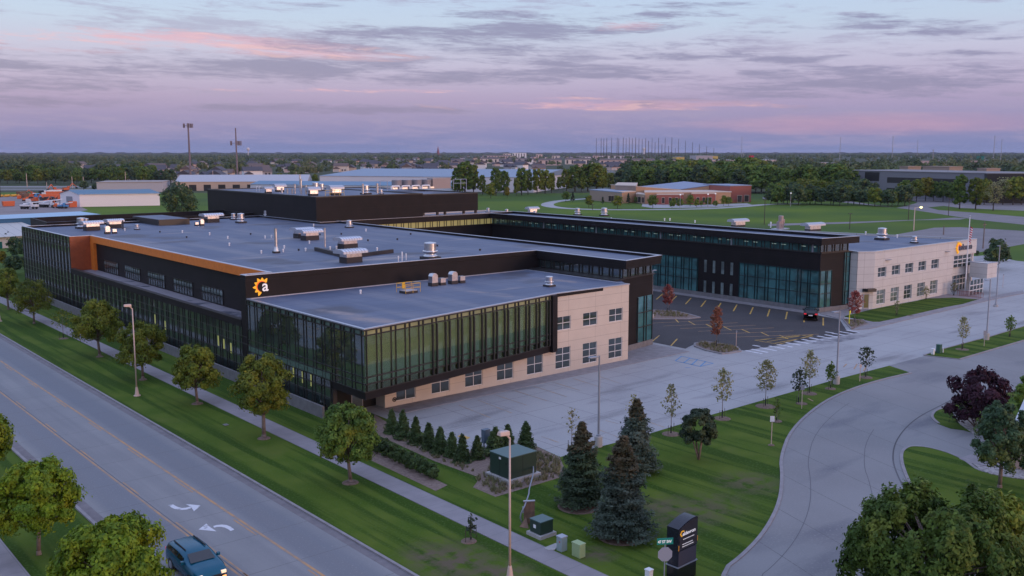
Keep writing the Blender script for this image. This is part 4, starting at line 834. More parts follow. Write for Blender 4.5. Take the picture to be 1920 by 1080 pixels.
for i, (px, py, tp, wp, lm, n_, lab) in enumerate([
    (1258,814,720,34,'leaf_yellowgrey',260,'nearly bare sapling left of the dark ash tree'),
    (1354,785,690,38,'leaf_yellowgrey',520,'thin yellowing sapling just right of the dark ash tree'),
    (1435,762,674,40,'leaf_yellowgrey',700,'fuller yellowing sapling on a tan mulch ring, mid island'),
    (1517,738,657,32,'leaf_yellowgrey',560,'tallest yellow-grey sapling left of the grey lamp on the island'),
    (1497,756,692,28,'leaf_dark',420,'dark leafy sapling in front of the tall yellow-grey sapling'),
    (1557,729,683,22,'leaf_green',420,'small round green sapling next to the lamp pedestal on the island'),
    (1456,790,747,16,'leaf_green',120,'tiny thin green sapling behind the small post sign'),
    (1623,708,650,30,'leaf_dark',380,'dark lopsided sapling near the tip of the long lawn island'),
    (1804,656,593,22,'leaf_yellowgrey',420,'yellow sapling on the right-hand lawn island'),
    (1893,632,595,18,'leaf_green',420,'small green sapling right of the tall lamp on the right-hand island'),
    (119,635,580,40,'leaf_olive',380,'young staked tree between the street trees on the verge'),
    (1072,842,766,30,'leaf_yellowgrey',60,'bare brownish sapling behind the left spruce'),
    (1186,822,738,26,'leaf_yellowgrey',120,'bare sapling rising behind the tallest spruce'),
    (1736,563,539,14,'leaf_yellowgrey',160,'small sapling against the pale office wall, left of the entrance'),
    (1788,555,530,14,'leaf_yellowgrey',160,'small sapling at the corner of the pale office near the entrance'),
    (1681,592,563,12,'leaf_yellowgrey',12,'leafless whip sapling on the lawn before the pale office'),
    (883,1014,970,10,'leaf_dark',90,'tiny leafy whip with black trunk bag by the sidewalk')]):
    sapling('sapling', lab, px, py, tp, wp, M[lm] and lm, 100+i, n=int(n_*.8))
for i, (px, py, tp, wp, lm, lab) in enumerate([(1252,586,534,24,'leaf_red','red-leaved young tree on the triangular planting island'), (1343,651,575,26,'leaf_rust','rust-leaved young tree on the planting island by the crossing'), (1602,606,545,25,'leaf_red','crimson young tree beside the yellow marker post')]):
    sapling('red_tree', lab, px, py, tp, wp, lm, 140+i, n=1500, ls=.10, group='red young trees on the car park islands', h0f=.30)
def conifer(name, label, px, py, top, wpx, m1, seed, n=9000, ls=.09, top_m=None, topf=.22, group=None, dens=1.0, cat='spruce tree', base=.06, lvl=22):
    p = G(px, py); p.z = 0; d = (p-CAM).length; h = HT(p, top); w_ = wpx*d/FPX; r = np.random.default_rng(seed)
    t = thing(name, label, cat, p, 0, group); tm = MB(); tm.cyl((0,0,0), (0,0,h*.97), h*.022, .01, 8); P = []; O = []; A_ = []
    for k in range(lvl):
        f = (k+.5)/lvl; z = h*(base+(1-base)*f); rad = w_/2*1.1*(1-f)**.70*r.uniform(.80,1.12)+.04; nb = max(4, int(12*(1-f)+4))
        for j in range(nb):
            th = 6.283*j/nb+k*.9+r.uniform(-.2,.2); L_ = rad*r.uniform(.62,1.22); m_ = max(6, int(n/(lvl*nb)*(L_/(w_/2)+.25)*1.6)); s_ = r.uniform(.15,1,m_)**.7
            spread = .16*L_*s_+.05; x = L_*s_; y = r.normal(0,1,m_)*spread; zz = z-.22*L_*s_+.16*L_*s_**2*1.4+r.normal(0,.045,m_)-np.abs(r.normal(0,.05,m_))
            P.append(np.stack([x*math.cos(th)-y*math.sin(th), x*math.sin(th)+y*math.cos(th), zz], 1)); O.append(np.stack([np.cos(th)*np.ones(m_)*.5, np.sin(th)*np.ones(m_)*.5, np.ones(m_)], 1))
            if j % 2 == 0: tm.cyl((0,0,z), (L_*.8*math.cos(th), L_*.8*math.sin(th), z-.1*L_), .02, .006, 4)
    P = np.concatenate(P); O = np.concatenate(O); tm.build('trunk', 'bark_dark', t)
    P[:,2] = np.maximum(P[:,2], .08); sel = P[:,2] > h*(1-topf)+r.normal(0, .05*h, len(P)) if top_m else np.zeros(len(P), bool)
    V = leaves(P[~sel], O[~sel], ls, asp=.45, r=r); npmesh('needles', V, quads(V), m1, t)
    if top_m and sel.any(): V = leaves(P[sel], O[sel], ls, asp=.5, r=r); npmesh('brown_top', V, quads(V), top_m, t)
    return t
SG = 'spruces on the corner lawn'
conifer('spruce_tree', 'left spruce with brown ragged top beyond the green transformer', 1090, 948, 790, 84, 'needle_green', 60, 16000, .10, 'cone_brown', .30, SG)
conifer('spruce_tree', 'tall blue-green spruce at the back, partly behind the front spruce', 1192, 885, 747, 84, 'needle_blue', 61, 13000, .10, 'cone_brown', .22, SG)
conifer('spruce_tree', 'large front spruce with bluish lower boughs and brown tip', 1166, 1006, 816, 112, 'needle_blue', 62, 24000, .095, 'cone_brown', .34, SG)
CG = 'cedars screening the car park corner'
cpos = [(735,812,767,23),(756,822,770,26),(780,832,782,24),(804,842,790,24),(826,850,798,26),(848,857,808,22),(867,866,814,22),(895,860,815,22),(929,852,802,34),(952,846,797,24),(986,842,794,32)]
ordn = ['first','second','third','fourth','fifth','sixth','seventh','eighth','ninth','tenth','last']
for i, (px, py, tp, wp) in enumerate(cpos):
    conifer('cedar', '%s upright green cedar of the mulch-bed row, counted from the building corner' % ordn[i], px, py, tp-random.uniform(-3,4), wp*random.uniform(1.0,1.25), 'cedar', 70+i, 4200, .085, group=CG, cat='shrub', base=.02, lvl=16)
SB = 'low shrubs in the small planting bed'
for i in range(9):
    u_ = i/8; px = 694+u_*118; py = 842+u_*56
    tree('bed_shrub', '%s grey-green shrub of the low row in the narrow bed beside the sidewalk' % ordn[i], px, py, py-34+u_*4, 30, 'cedar', 90+i, n=1100, ls=.10, nl=10, h0f=.06, group=SB, cat='shrub', multi=True)
# tufts of ornamental grass: uncountable
tf = []; r = np.random.default_rng(5)
def tufts(poly, n, hgt):
    P = np.array(PX(poly)); mn = P.min(0); mx_ = P.max(0); k = 0
    def inside(q):
        c_ = False; j = len(P)-1
        for i in range(len(P)):
            if ((P[i,1] > q[1]) != (P[j,1] > q[1])) and q[0] < (P[j,0]-P[i,0])*(q[1]-P[i,1])/(P[j,1]-P[i,1]+1e-9)+P[i,0]: c_ = not c_
            j = i
        return c_
    while k < n:
        q = r.uniform(mn, mx_)
        if inside(q):
            m_ = 14; b = np.column_stack([np.ones(m_)*q[0], np.ones(m_)*q[1], np.ones(m_)*.02])+r.normal(0,.03,(m_,3))*[1,1,0]; hh = hgt*r.uniform(.5,1.2,m_); tip = b+np.column_stack([r.normal(0,.35,m_)*hh, r.normal(0,.35,m_)*hh, hh]); sd_ = r.normal(0,1,(m_,3))*[.02,.02,0]
            tf.append(np.stack([b-sd_, b+sd_, tip+sd_*.3, tip-sd_*.3], 1).reshape(-1,3)); k += 1
tufts([(1224,594),(1230,585),(1262,585),(1305,596)], 90, .35); tufts([(1305,646),(1325,643),(1380,653),(1384,658),(1355,663),(1325,656)], 120, .35); tufts([(1584,601),(1612,602),(1622,608),(1598,616)], 40, .3)
tufts([(890,903),(930,928),(1050,893),(1050,862),(990,845),(935,860)], 420, .28); tufts([(710,800),(880,850),(895,895),(815,862)], 120, .2)
V = np.concatenate(tf); npmesh('ornamental_grass', V, quads(V), mat('dry_grass', (.16,.17,.07), .9, c2=(.24,.20,.12), scale=3), kind='stuff')
# lawn blades near the camera give the turf a nap
# ---- prototypes for the middle distance
def proto(name, leafm, h, w_, seed, n, ls, nl=22, h0f=.16, lobe=.34, topf=.5):
    r = np.random.default_rng(seed); t = thing(name, None, 'tree', (0,0,0)); P, O, cs = crown_pts(n, h*h0f, h, w_, nl, r, lobe, top=topf)
    V = leaves(P, O, ls, r=r); tm = MB(); tm.cyl((0,0,0), (0,0,h*.7), h*.02, h*.006, 6)
    for c_ in cs[::3]: tm.cyl((0,0,c_[2]*.6), c_[:3], h*.008, .02, 4)
    tm.build('trunk', 'bark_dark', t); npmesh('crown', V, quads(V), leafm, t); t['h'] = h; return t
PR_ = {'green': [proto('tree', 'leaf_green', 10, 9, 200+i, 2600, .42) for i in range(2)], 'dark': [proto('tree', 'leaf_bluegreen', 10, 9, 205+i, 2600, .42) for i in range(2)],
       'olive': [proto('tree', 'leaf_olive', 10, 8, 210+i, 2600, .40) for i in range(2)], 'pop': [proto('poplar_tree', 'leaf_olive', 14, 7.5, 215, 4200, .38, 34, .06, .30), proto('poplar_tree', 'leaf_green', 14, 7, 216, 4200, .38, 34, .06, .30)],
       'yellow': [proto('tree', 'leaf_yellow', 8, 5, 220, 1600, .36)], 'bare': [proto('bare_tree', 'leaf_yellowgrey', 8, 5.5, 221, 500, .22, 22)], 'small': [proto('small_tree', 'leaf_green', 4, 3.4, 222, 1300, .18), proto('small_tree', 'leaf_olive', 4, 3, 223, 1300, .18)],
       'col': [proto('spruce_tree', 'leaf_dark', 6, 3, 224, 1500, .2, 20, .05, .3, 1.0)]}
used = set()
def put(kind, px, py, top, label, group, wide=1.0, loc=None, h=None):
    pr = PR_[kind][random.randrange(len(PR_[kind]))]; p = loc or G(px, py); p = Vector((p[0], p[1], 0)); h = h or HT(p, top); s_ = h/pr['h']
    sc_ = (s_*wide*random.uniform(.9,1.15), s_*wide*random.uniform(.9,1.15), s_)
    if pr.name not in used: used.add(pr.name); o = pr; o.location = p; o.rotation_euler.z = random.uniform(0,6); o.scale = sc_
    else: o = dup(pr, p, random.uniform(0,6), scale=sc_)
    o['label'] = label; o['group'] = group; return o
def row(kinds, x0, y0, x1, y1, n, hmin, hmax, label, group, jy=1.5, wide=1.1):
    for i in range(n):
        u_ = (i+.5)/n+random.uniform(-.4,.4)/n; px = x0+(x1-x0)*u_; py = y0+(y1-y0)*u_+random.uniform(-jy, jy); p = G(px, py)
        put(random.choice(kinds), 0, 0, 0, label, group, wide, loc=p, h=random.uniform(hmin, hmax))
a = ('tree in the dense green belt beyond the highway at the far left', 'belt trees beyond the highway')
row(['green','dark','green','olive'], -20, 344, 330, 344, 26, 7, 12, *a); row(['green','dark'], -20, 339, 300, 339, 20, 9, 14, *a)
a = ('tall poplar of the loose line behind the grass field, right of the roof block', 'poplars behind the field')
for px, py, tp, w_ in ((858,366,312,1.0),(872,366,299,1.1),(888,364,306,.9),(905,366,326,.8),(930,367,312,1.0),(945,366,318,1.0),(968,367,332,.8),(978,366,312,.9),(990,365,316,.9),(1007,364,314,.9),(1022,363,316,.9),(1034,362,322,.8),(1062,360,314,1.0),(1078,360,307,1.1),(1090,360,318,.9),(1102,359,304,1.1),(1118,359,303,1.2),(1130,358,312,1.0),(1145,357,322,.9),(1048,356,330,.8)): put('pop', px, py, tp, *a, wide=w_*1.05)
for px, py, tp, lab in ((920,372,343,'rounded yellow-green tree at the edge of the field, right of the roof block'),(951,371,350,'small golden tree at the edge of the field')): put('yellow' if px > 930 else 'olive', px, py, tp, lab, 'golden trees at the field edge')
a = ('tree in the dense dark belt behind the brick building', 'belt trees behind the brick building')
row(['dark','dark','green'], 1165, 358, 1285, 356, 9, 11, 15, *a, wide=1.25); row(['green','olive','green','dark'], 1260, 359, 1460, 362, 15, 11, 15, *a, wide=1.2)
row(['green','olive','green'], 1260, 352, 1460, 352, 13, 14, 18, *a, wide=1.2); row(['dark','green'], 1170, 352, 1280, 350, 7, 14, 17, *a, wide=1.2)
a = ('tree in the mixed green belt between the field and the dark office block', 'belt trees before the dark office block')
row(['green','dark','olive','dark'], 1440, 382, 1700, 387, 24, 6, 8.5, *a); row(['green','olive','dark'], 1440, 373, 1640, 377, 15, 7.5, 10, *a); row(['green','olive','green'], 1430, 362, 1600, 368, 12, 12, 16, *a)
a = ('leafy tree standing in the parking lot before the dark office block', 'parking lot trees before the dark office')
for px, py, tp, k in ((1718,378,335,'olive'),(1735,377,332,'yellow'),(1750,377,340,'green'),(1768,378,340,'green'),(1799,392,324,'pop'),(1829,393,330,'pop'),(1862,395,340,'bare'),(1845,384,336,'olive'),(1880,384,330,'bare'),(1899,384,332,'olive'),(1915,384,334,'olive'),(1785,380,342,'green'),(1700,376,338,'green'),(1690,380,345,'olive')): put(k, px, py, tp, *a)
a = ('small round tree on the lawn or forecourt of the brick building', 'small trees around the brick building')
for px, py, tp in ((1158,391,366),(1193,381,369),(1224,390,366),(1263,386,371),(1275,390,372),(1294,387,365),(1306,389,373),(1315,387,376),(1327,387,370),(1341,388,376),(1357,386,366),(1366,386,369),(1061,378,359),(1104,389,366),(1455,382,370),(1466,381,370),(1484,382,368),(1510,379,366),(1521,379,367),(1260,390,376)): put('small', px, py, tp, *a, wide=1.1)
for px, py, tp, lab in ((1178,383,361,'dark pointed spruce before the tan end of the brick building'),(1130,383,368,'small dark spruce left of the brick building'),(1074,379,359,'dark round tree beside the loop drive')): put('col', px, py, tp, lab, 'conifers by the brick building', wide=1.1)
a = ('small tree beside the pale warehouses beyond the roof block', 'trees among the warehouses')
for px, py, tp, k in ((525,349,324,'olive'),(545,349,332,'olive'),(591,348,327,'olive'),(641,348,325,'bare'),(651,348,323,'bare'),(675,349,327,'green'),(689,349,332,'green'),(709,349,325,'green'),(727,349,328,'green'),(747,345,336,'olive'),(763,345,337,'olive'),(393,352,336,'olive'),(157,357,338,'dark'),(178,357,345,'dark'),(270,352,338,'green'),(288,352,340,'green'),(405,350,334,'bare')): put(k, px, py, tp, *a)
a = ('dark shrub tree at the right of the pale office', 'shrubs beyond the pale office')
for px, py, tp in ((1868,505,448),(1853,485,466),(1832,480,470),(1880,490,460)): put('dark', px, py, tp, *a)
for px, py, tp, k in ((17,461,433,'col'),(12,463,436,'col'),(32,486,444,'dark'),(6,500,470,'yellow'),(28,515,478,'dark'),(45,505,480,'dark')): put(k, px, py, tp, 'tree or shrub beside the blue-roofed building at the far left edge', 'planting by the blue-roofed building')
# ---- the wooded suburb out to the horizon: one mass
def nearlim(x):
    if x < 330: return 336
    if x < 600: return 333
    if x < 870: return 325
    if x < 1160: return 322
    if x < 1440: return 344
    return 350
def openarea(x, y):
    if 1440 < x and 300 < y < 316 and x > 1560: return .75
    if 1180 < x < 1345 and 316 < y < 323: return 1
    if 845 < x < 1250 and 294 < y < 322: return .70
    if 500 < x < 860 and 296 < y < 318: return .35
    if 160 < x < 330 and 312 < y < 336: return .35
    if 330 < x < 520 and 300 < y < 330: return .3
    if x > 1250 and 296 < y < 312: return .55
    return 0
HOUSES = []
r = np.random.default_rng(77)
for x0, x1, y0, y1, n_ in ((175,325,318,342,26),(330,500,306,336,26),(500,860,306,326,42),(600,860,297,310,20),(860,1160,304,321,44),(860,1180,295,304,26),(1120,1240,309,319,9),(20,170,306,318,5)):
    for k in range(n_): HOUSES.append((r.uniform(x0,x1), r.uniform(y0,y1)))
HW_ = np.array([G(*h)[:2] for h in HOUSES]); todir = (np.array(CAM[:2])-HW_); todir /= np.linalg.norm(todir, axis=1)[:,None]
VV = []; base_q = None
def crown_small(n, r): 
    d = r.normal(0,1,(n,3)); d[:,2] = np.abs(d[:,2])*.9-.15; d /= np.linalg.norm(d, axis=1)[:,None]; rad = .78+.3*np.sin(d[:,0]*7+r.uniform(0,6))*np.cos(d[:,1]*6+r.uniform(0,6)); return d*rad[:,None]*[.5,.5,.55]+[0,0,.42], d
cnt = 0; dd_ = 2.2
while dd_ < 66:
    hpx = .42*dd_; step = max(.35, hpx*.42); nrow = int(2050/(max(1.1, hpx*.62)))
    for k in range(nrow):
        x = -60+2060*(k+r.uniform(0,1))/nrow; y = 285+dd_+r.uniform(-.5,.5)*step
        if y > nearlim(x) or r.uniform() < openarea(x, y): continue
        p = np.array(G(x, y)[:2]); rel = HW_-p; dist = np.linalg.norm(rel, axis=1); j = dist.argmin()
        if dist[j] < 16: continue
        al = -(rel*todir).sum(1); pe = np.abs(rel[:,0]*todir[:,1]-rel[:,1]*todir[:,0])
        if ((al > 0) & (al < 60) & (pe < 15)).any() and r.uniform() < .93: continue
        H_ = r.uniform(6.5, 12.5)*(1.15 if x > 1160 else 1); W_ = H_*r.uniform(.8,1.25); nq = 26 if dd_ < 6 else (60 if dd_ < 18 else (130 if dd_ < 36 else 240))
        c_, o_ = crown_small(nq, r); c_ = c_*[W_,W_,H_]+[p[0],p[1],0]; VV.append(leaves(c_, o_, H_*(.20 if nq < 40 else (.15 if nq < 100 else .10)), asp=.8, r=r)); cnt += 1
    dd_ += step
V = np.concatenate(VV); print('far crowns', cnt, len(V)); npmesh('distant_woodland', V, quads(V), 'leaf_far', kind='stuff')
hl = MB()
for k in range(60):
    px = -60+k*35; q = G(px, 286.6+random.uniform(-.2,.2)); d = random.uniform(0, 10)
ridge = [];
for k in range(400):
    a_ = YAW-R(34)+R(68)*k/399; D0 = 8200; ridge.append((CAM.x+D0*math.sin(a_), CAM.y+D0*math.cos(a_), 12+random.uniform(0,7)+3*math.sin(k*.9)))
for i in range(399):
    p, q = ridge[i], ridge[i+1]; s_ = 1.02
    hl.add([(p[0],p[1],-2),(q[0],q[1],-2),(q[0],q[1],q[2]),(p[0],p[1],p[2]),(p[0]*s_,p[1]*s_,-2),(q[0]*s_,q[1]*s_,-2),(q[0]*s_,q[1]*s_,q[2]),(p[0]*s_,p[1]*s_,p[2])],[(0,1,2,3),(7,6,5,4),(3,2,6,7)])
structure('far_treeline', mat('far_treeline', (.045,.062,.05), .95), hl)
# ================================================================ lamps, poles, signs
def street_lamp(label, base, h=8.1, head_dir=(-1,0), group='tan street lamps along the street'):
    t = thing('street_lamp', label, 'street lamp', (base[0],base[1],0), 0, group)
    MB().lathe([(.30,0),(.30,.06),(.20,.08),(.10,.75),(.085,.8)], n=12).build('base', 'pole_tan', t)
    MB().cyl((0,0,.7), (0,0,h-.25), .07, .045, 10).build('pole', 'pole_tan', t, smooth=True)
    m = MB(); u = Vector((head_dir[0],head_dir[1],0)).normalized(); m.cyl((0,0,h-.3), (u*.25)+Vector((0,0,h-.05)), .05, .05, 7); m.build('arm', 'pole_tan', t)
    p = MB(); sd_ = Vector((-u.y,u.x,0))
    def Q(a,b,c_): return tuple(u*a+sd_*b+Vector((0,0,h-.02+c_+a*.12)))
    p.add([Q(.1,-.16,-.1),Q(.72,-.16,-.1),Q(.72,.16,-.1),Q(.1,.16,-.1),Q(.1,-.13,.14),Q(.68,-.11,.1),Q(.68,.11,.1),Q(.1,.13,.14)], [(0,3,2,1),(4,5,6,7),(0,1,5,4),(1,2,6,5),(2,3,7,6),(3,0,4,7)])
    hd = p.build('lamp_head', 'pole_tan', t, bevel=.03); MB().add([Q(.16,-.12,-.106),Q(.66,-.12,-.106),Q(.66,.12,-.106),Q(.16,.12,-.106)], [(0,3,2,1)]).build('lens', 'white', hd)
street_lamp('tall tan street lamp standing on the verge between the street trees', (-9.8,22.31))
street_lamp('nearest tan street lamp, rising through the bottom edge in front of the green transformer', (-8.6,-27.5), 7.7)
street_lamp('tan street lamp farther up the street', (-9.8,72))
def lot_lamp(label, base, h, ped=.8, head_dir=(-1,.2), group='grey car park lamps', m='pole_grey', al=.75):
    t = thing('parking_lamp', label, 'lamp post', (base[0],base[1],0), 0, group)
    MB().lathe([(.30,0),(.30,ped-.03),(.27,ped)], n=16).build('pedestal', 'conc', t, smooth=False)
    MB().lathe([(.17,ped),(.17,ped+.1),(.09,ped+.14)], n=12).cyl((0,0,ped), (0,0,h), .08, .06, 8).build('pole', m, t)
    u = Vector((head_dir[0],head_dir[1],0)).normalized(); o = (u.x*.05, u.y*.05)
    MB().obox(o, u, 0, al*.35, -.04, .04, h-.12, h-.04).build('arm', m, t)
    MB().obox(o, u, al*.3, al+.1, -.17, .17, h-.12, h-.02).build('lamp_head', m, t, bevel=.03)
    return t
lot_lamp('grey lamp post behind the spruces, on the car park edge', (10.77,-14.6), 6.8)
lot_lamp('grey lamp post on the long lawn island among the saplings', (41.5,-15.3), 6.9)
lot_lamp('tall grey lamp post on the right-hand lawn island', (73.6,-14.9), 7.1, .85)
lot_lamp('pale lamp post at the triangular planting island, beside the black corner', G(1222,597), 6.3, .55, (1,.3))
lot_lamp('distant slender lamp post right of the pale office beyond the entrance', G(1867,575), 8.6, .3, (-1,.2), al=.3)
def pole(name, label, px, py, top, r, m='bark', cat='pole', group=None, head=None, loc=None):
    p = loc or G(px, py); h = HT(p, top); t = thing(name, label, cat, (p[0],p[1],0), 0, group); MB().cyl((0,0,0), (0,0,h), r, r*.7, 8).build('pole', m, t)
    if head == 'ball': MB().lathe([(.02,h-.1),(.3,h),(.34,h+.25),(.05,h+.45)], n=10).build('lamp_head', 'logo_w', t)
    if head == 'twin': MB().box(-.9,.9,-.12,.12,h,h+.15).build('lamp_head', 'frame', t)
    if head == 'cross': MB().box(-.9,.9,-.06,.06,h-.7,h-.55).build('crossarm', m, t)
    return t
pole('utility_pole', 'brown timber pole right of the flagpole beyond the pale office', 1843, 466, 416, .15, head='cross')
pole('utility_pole', 'short timber pole stump on the overflow lot', 1769, 440, 423, .16)
t_ = pole('lamp_post', 'timber lamp post with glowing yellow lamp on the field edge', 1713, 432, 389, .16, m='pole_tan'); q = G(1713,432); hh = HT(q,389)
MB().cyl((0,0,hh-.2),(1.4,-.9,hh+.1),.06).build('arm', 'pole_tan', t_); MB().lathe([(.05,hh-.25),(.4,hh-.1),(.4,hh+.1),(.1,hh+.3)], c=(1.5,-1.0), n=10).build('lamp_head', mat('lit_lamp', (.8,.8,.4), .4, emit=(1,.95,.3), es=2.2), t_)
for i, (px, py, tp, lab) in enumerate(((1593,430,401,'slim lamp with twin head behind the pale roof'),(1703,413,374,'black lamp post by the field corner'),(1778,405,372,'black lamp post at the road junction'),(1433,421,375,'black lamp post at the field behind the long roof'),(1111,393,384,'short black lamp by the loop drive'))): pole('lamp_post', lab, px, py, tp, .12, m='frame', group='dark lamps in the field', head='twin', cat='lamp post')
for i, (px, py, tp, lab) in enumerate(((1275,391,366,'white globe lamp left on the brick building forecourt'),(1327,388,365,'white globe lamp in the middle of the brick building forecourt'),(1341,388,364,'white globe lamp right on the brick building forecourt'),(1482,387,363,'white globe lamp at the bend right of the brick building'))): pole('lamp_post', lab, px, py, tp, .1, m='pole_grey', head='ball', group='globe lamps near the brick building', cat='lamp post')
# flagpole
q = Vector((107.84,3.37,0)); f_ = thing('flagpole', 'white flagpole in front of the pale office', 'flagpole', q)
MB().cyl((0,0,0), (0,0,11.7), .10, .06, 10).build('pole', 'white', f_); MB().lathe([(.02,11.68),(.13,11.8),(.13,11.9),(.02,12)], n=10).build('finial', 'trim', f_)
fl = thing('flag', 'limp red, white and blue striped flag high on the white flagpole', 'flag', q+Vector((0,0,8.0)))
fm = {'r': mat('flag_red', (.5,.03,.05), .8), 'w': mat('flag_white', (.75,.72,.74), .8), 'b': mat('flag_blue', (.03,.05,.22), .8)}
def cloth(bm, u0, u1, v0, v1):
    n = 10
    def P(u, v): x = .12+.42*u*(1-.45*v); return (x*.7+.05*math.sin(9*u+3*v), .14*math.sin(7*u)+.02-x*.6, 2.6-2.4*v-.75*u*(1-.3*v))
    vs = []; fs = []
    for i in range(n+1):
        for j in range(5): vs.append(P(u0+(u1-u0)*i/n, v0+(v1-v0)*j/4))
    for i in range(n):
        for j in range(4): a = i*5+j; fs.append((a,a+5,a+6,a+1))
    bm.add(vs, fs)
for nm, k, pr in (('stripes_red','r',0),('stripes_white','w',1)):
    b_ = MB()
    for i in range(13):
        if i % 2 == pr: cloth(b_, 0 if i > 6 else .4, 1, i/13, (i+1)/13)
    o_ = b_.build(nm, fm[k], fl)
b_ = MB(); cloth(b_, 0, .4, 0, 7/13); b_.build('canton', fm['b'], fl)
# monument sign
a = G(1270,1096); b = G(1305.5,1078.5); ux = (b-a).xy.normalized(); L_ = (b-a).xy.length; dn = Vector((-ux.y, ux.x)) if Vector((-ux.y, ux.x)).dot(FW.xy) > 0 else Vector((ux.y,-ux.x))
sg = thing('monument_sign', 'tall black monument sign with curved top and yellow sun emblem on the corner lawn', 'sign', (a.x,a.y,0), math.atan2(ux.y, ux.x))
Lx = L_; 
sg.scale = (1,1,.80); sg.location.z = .3
# local frame: x along the face, -y towards the reader
hs_ = 3.62; prof = [(0,hs_-.42)]+[(Lx*i/10, hs_-.42+.42*math.sin(min(1,(i/10)*1.05)*math.pi*.56)) for i in range(1,10)]+[(Lx,hs_-.08)]
def sideprism(bm, pts, y0, y1):
    n = len(pts); bm.add([(x,y0,z) for x,z in pts]+[(x,y1,z) for x,z in pts], [tuple(range(n)), tuple(range(n,2*n))[::-1]]+[(i,n+i,n+(i+1)%n,(i+1)%n) for i in range(n)]); return bm
blk = mat('gloss_black', (.010,.011,.016), .22); nv = mat('sign_side', (.010,.012,.022), .25)
dsg = .72
sideprism(MB(), [(0,1.75)]+prof+[(Lx,1.75)], 0, dsg).build('sign_cabinet', nv, sg)
sideprism(MB(), [(.06,1.83)]+[(min(Lx-.05,max(.06,x)),z-.07) for x,z in prof]+[(Lx-.05,1.83)], -.02, 0).build('sign_face', mat('sign_face', (.030,.024,.026), .3), sg)
MB().box(.04,Lx-.04,.03,dsg-.03,.72,1.749).build('message_panel_body', nv, sg); MB().box(.06,Lx-.06,.005,.03,.76,1.70).build('message_panel', mat('led_panel', (.045,.04,.06), .5, c2=(.06,.055,.08), scale=20), sg)
MB().box(-.02,Lx+.02,-.03,dsg+.03,.66,.72).build('ledge', 'pole_grey', sg); MB().box(.02,Lx-.02,.02,dsg-.02,-.45,.66).build('plinth', blk, sg)
ly = MB(); lr = MB(); sunlogo(ly, lr, (0,0), (-1,0), -.30, 2.86, .22, R(40), R(265), .021, .03)
o_ = ly.build('logo_sun', 'logo_y', sg)
text('sign_lettering', 'aldevron', 'logo_w', sg, (.30,-.025,2.70), (R(90),0,0), .32, .003, .006, sx=min(1,(Lx-.42)/1.12))
dsh = MB()
for z, x0, x1 in ((2.45,.36,Lx-.3),(2.13,.30,Lx-.42),(1.98,.30,Lx-.34)):
    x = x0
    while x < x1: w_ = random.uniform(.05,.16); dsh.box(x,min(x+w_,x1),-.026,-.021,z-.02,z+.02); x += w_+.02
dsh.build('small_print', 'logo_w', sg)
MB().box(.0,.045,-.03,-.001,1.80,2.15).build('orange_tab', mat('orange_tab', (.7,.28,.03), .4), sg); MB().box(Lx-.045,Lx,-.03,-.001,1.98,2.3).build('orange_tab', bpy.data.materials['orange_tab'], sg)
# street name and stop sign seen from behind
q = G(1244.5,1121); q.z = 0; ss = thing('stop_sign', 'back of a grey octagonal road sign with green street name plate by the monument sign', 'road sign', q, YAW*-1+R(8))
hz_ = lambda py: HT(q, py)
MB().cyl((0,0,0), (0,0,hz_(1020)), .03, n=6).build('post', 'pole_grey', ss)
zc = (hz_(1026)+hz_(1051))/2; rr_ = (hz_(1026)-hz_(1051))/2*1.04
oc = [(rr_*1.08*math.cos(R(22.5+45*i)), zc+rr_*1.08*math.sin(R(22.5+45*i))) for i in range(8)]
sideprism(MB(), oc, -.06, -.045).build('octagon_back', mat('sign_back', (.33,.35,.42), .45, .3), ss)
zt_ = hz_(1020); pl = MB().box(-.40,.40,-.02,.0,zt_-.02,zt_+.30).build('name_plate', mat('street_green', (.0,.22,.17), .4), ss)
tt = text('lettering', '47 ST SW', 'logo_w', ss, (-.36,-.024,zt_+.06), (R(90),0,0), .20, .002, .003, sx=.86)
# ================================================================ utility boxes
def corner_box(name, label, px, py, w_, d_, h, m, lid, pad=None, rz=0, group=None, cat='utility box', base=0.0):
    q = G(px, py, 0); t = thing(name, label, cat, (q.x,q.y,0), rz, group)
    if pad: MB().box(-pad,w_+pad,-pad,d_+pad,-.05,base).build('pad', 'conc', t)
    MB().box(0,w_,0,d_,base,base+h).build('body', m, t, bevel=.02); MB().box(-.02,w_+.02,-.02,d_+.02,base+h,base+h+.05).build('lid', lid, t)
    return t
tr_ = corner_box('transformer', 'large dark green electrical transformer on a concrete pad in the mulch bed', 955, 908, 2.35, 2.0, 1.42, 'green_box', 'green_lid', .22, 0, None, 'transformer', .30)
dm = MB().box(-.012,0,1.0,1.012,.35,1.7).box(1.15,1.165,-.012,0,.35,1.7).box(-.02,-.001,.28,.36,1.2,1.35); dm.build('door_seams', 'rubber', tr_); MB().box(-.013,-.002,.85,1.05,1.45,1.6).build('warning_label', 'white', tr_)
tr2 = corner_box('transformer', 'small black-green transformer with pale blue lid beside the wooden board', 1013.5, 1011, .95, .9, .72, 'green_box', 'green_lid', .14, 0, None, 'transformer', .20)
MB().box(-.006,0,.40,.6,.5,.7).build('warning_label', 'white', tr2); 
q = G(992,981); bd = thing('board', 'weathered wooden utility board with pale cap standing by the small transformer', 'wooden board', (q.x-.3,q.y+.1,0), R(-32))
MB().box(-.02,.62,-.03,.03,0,1.35).build('planks', 'wood', bd); MB().box(-.04,.64,-.06,.06,1.35,1.41).build('cap', 'trim', bd); MB().box(-.1,-.02,-.08,.04,.7,1.05).build('meter', 'pole_grey', bd)
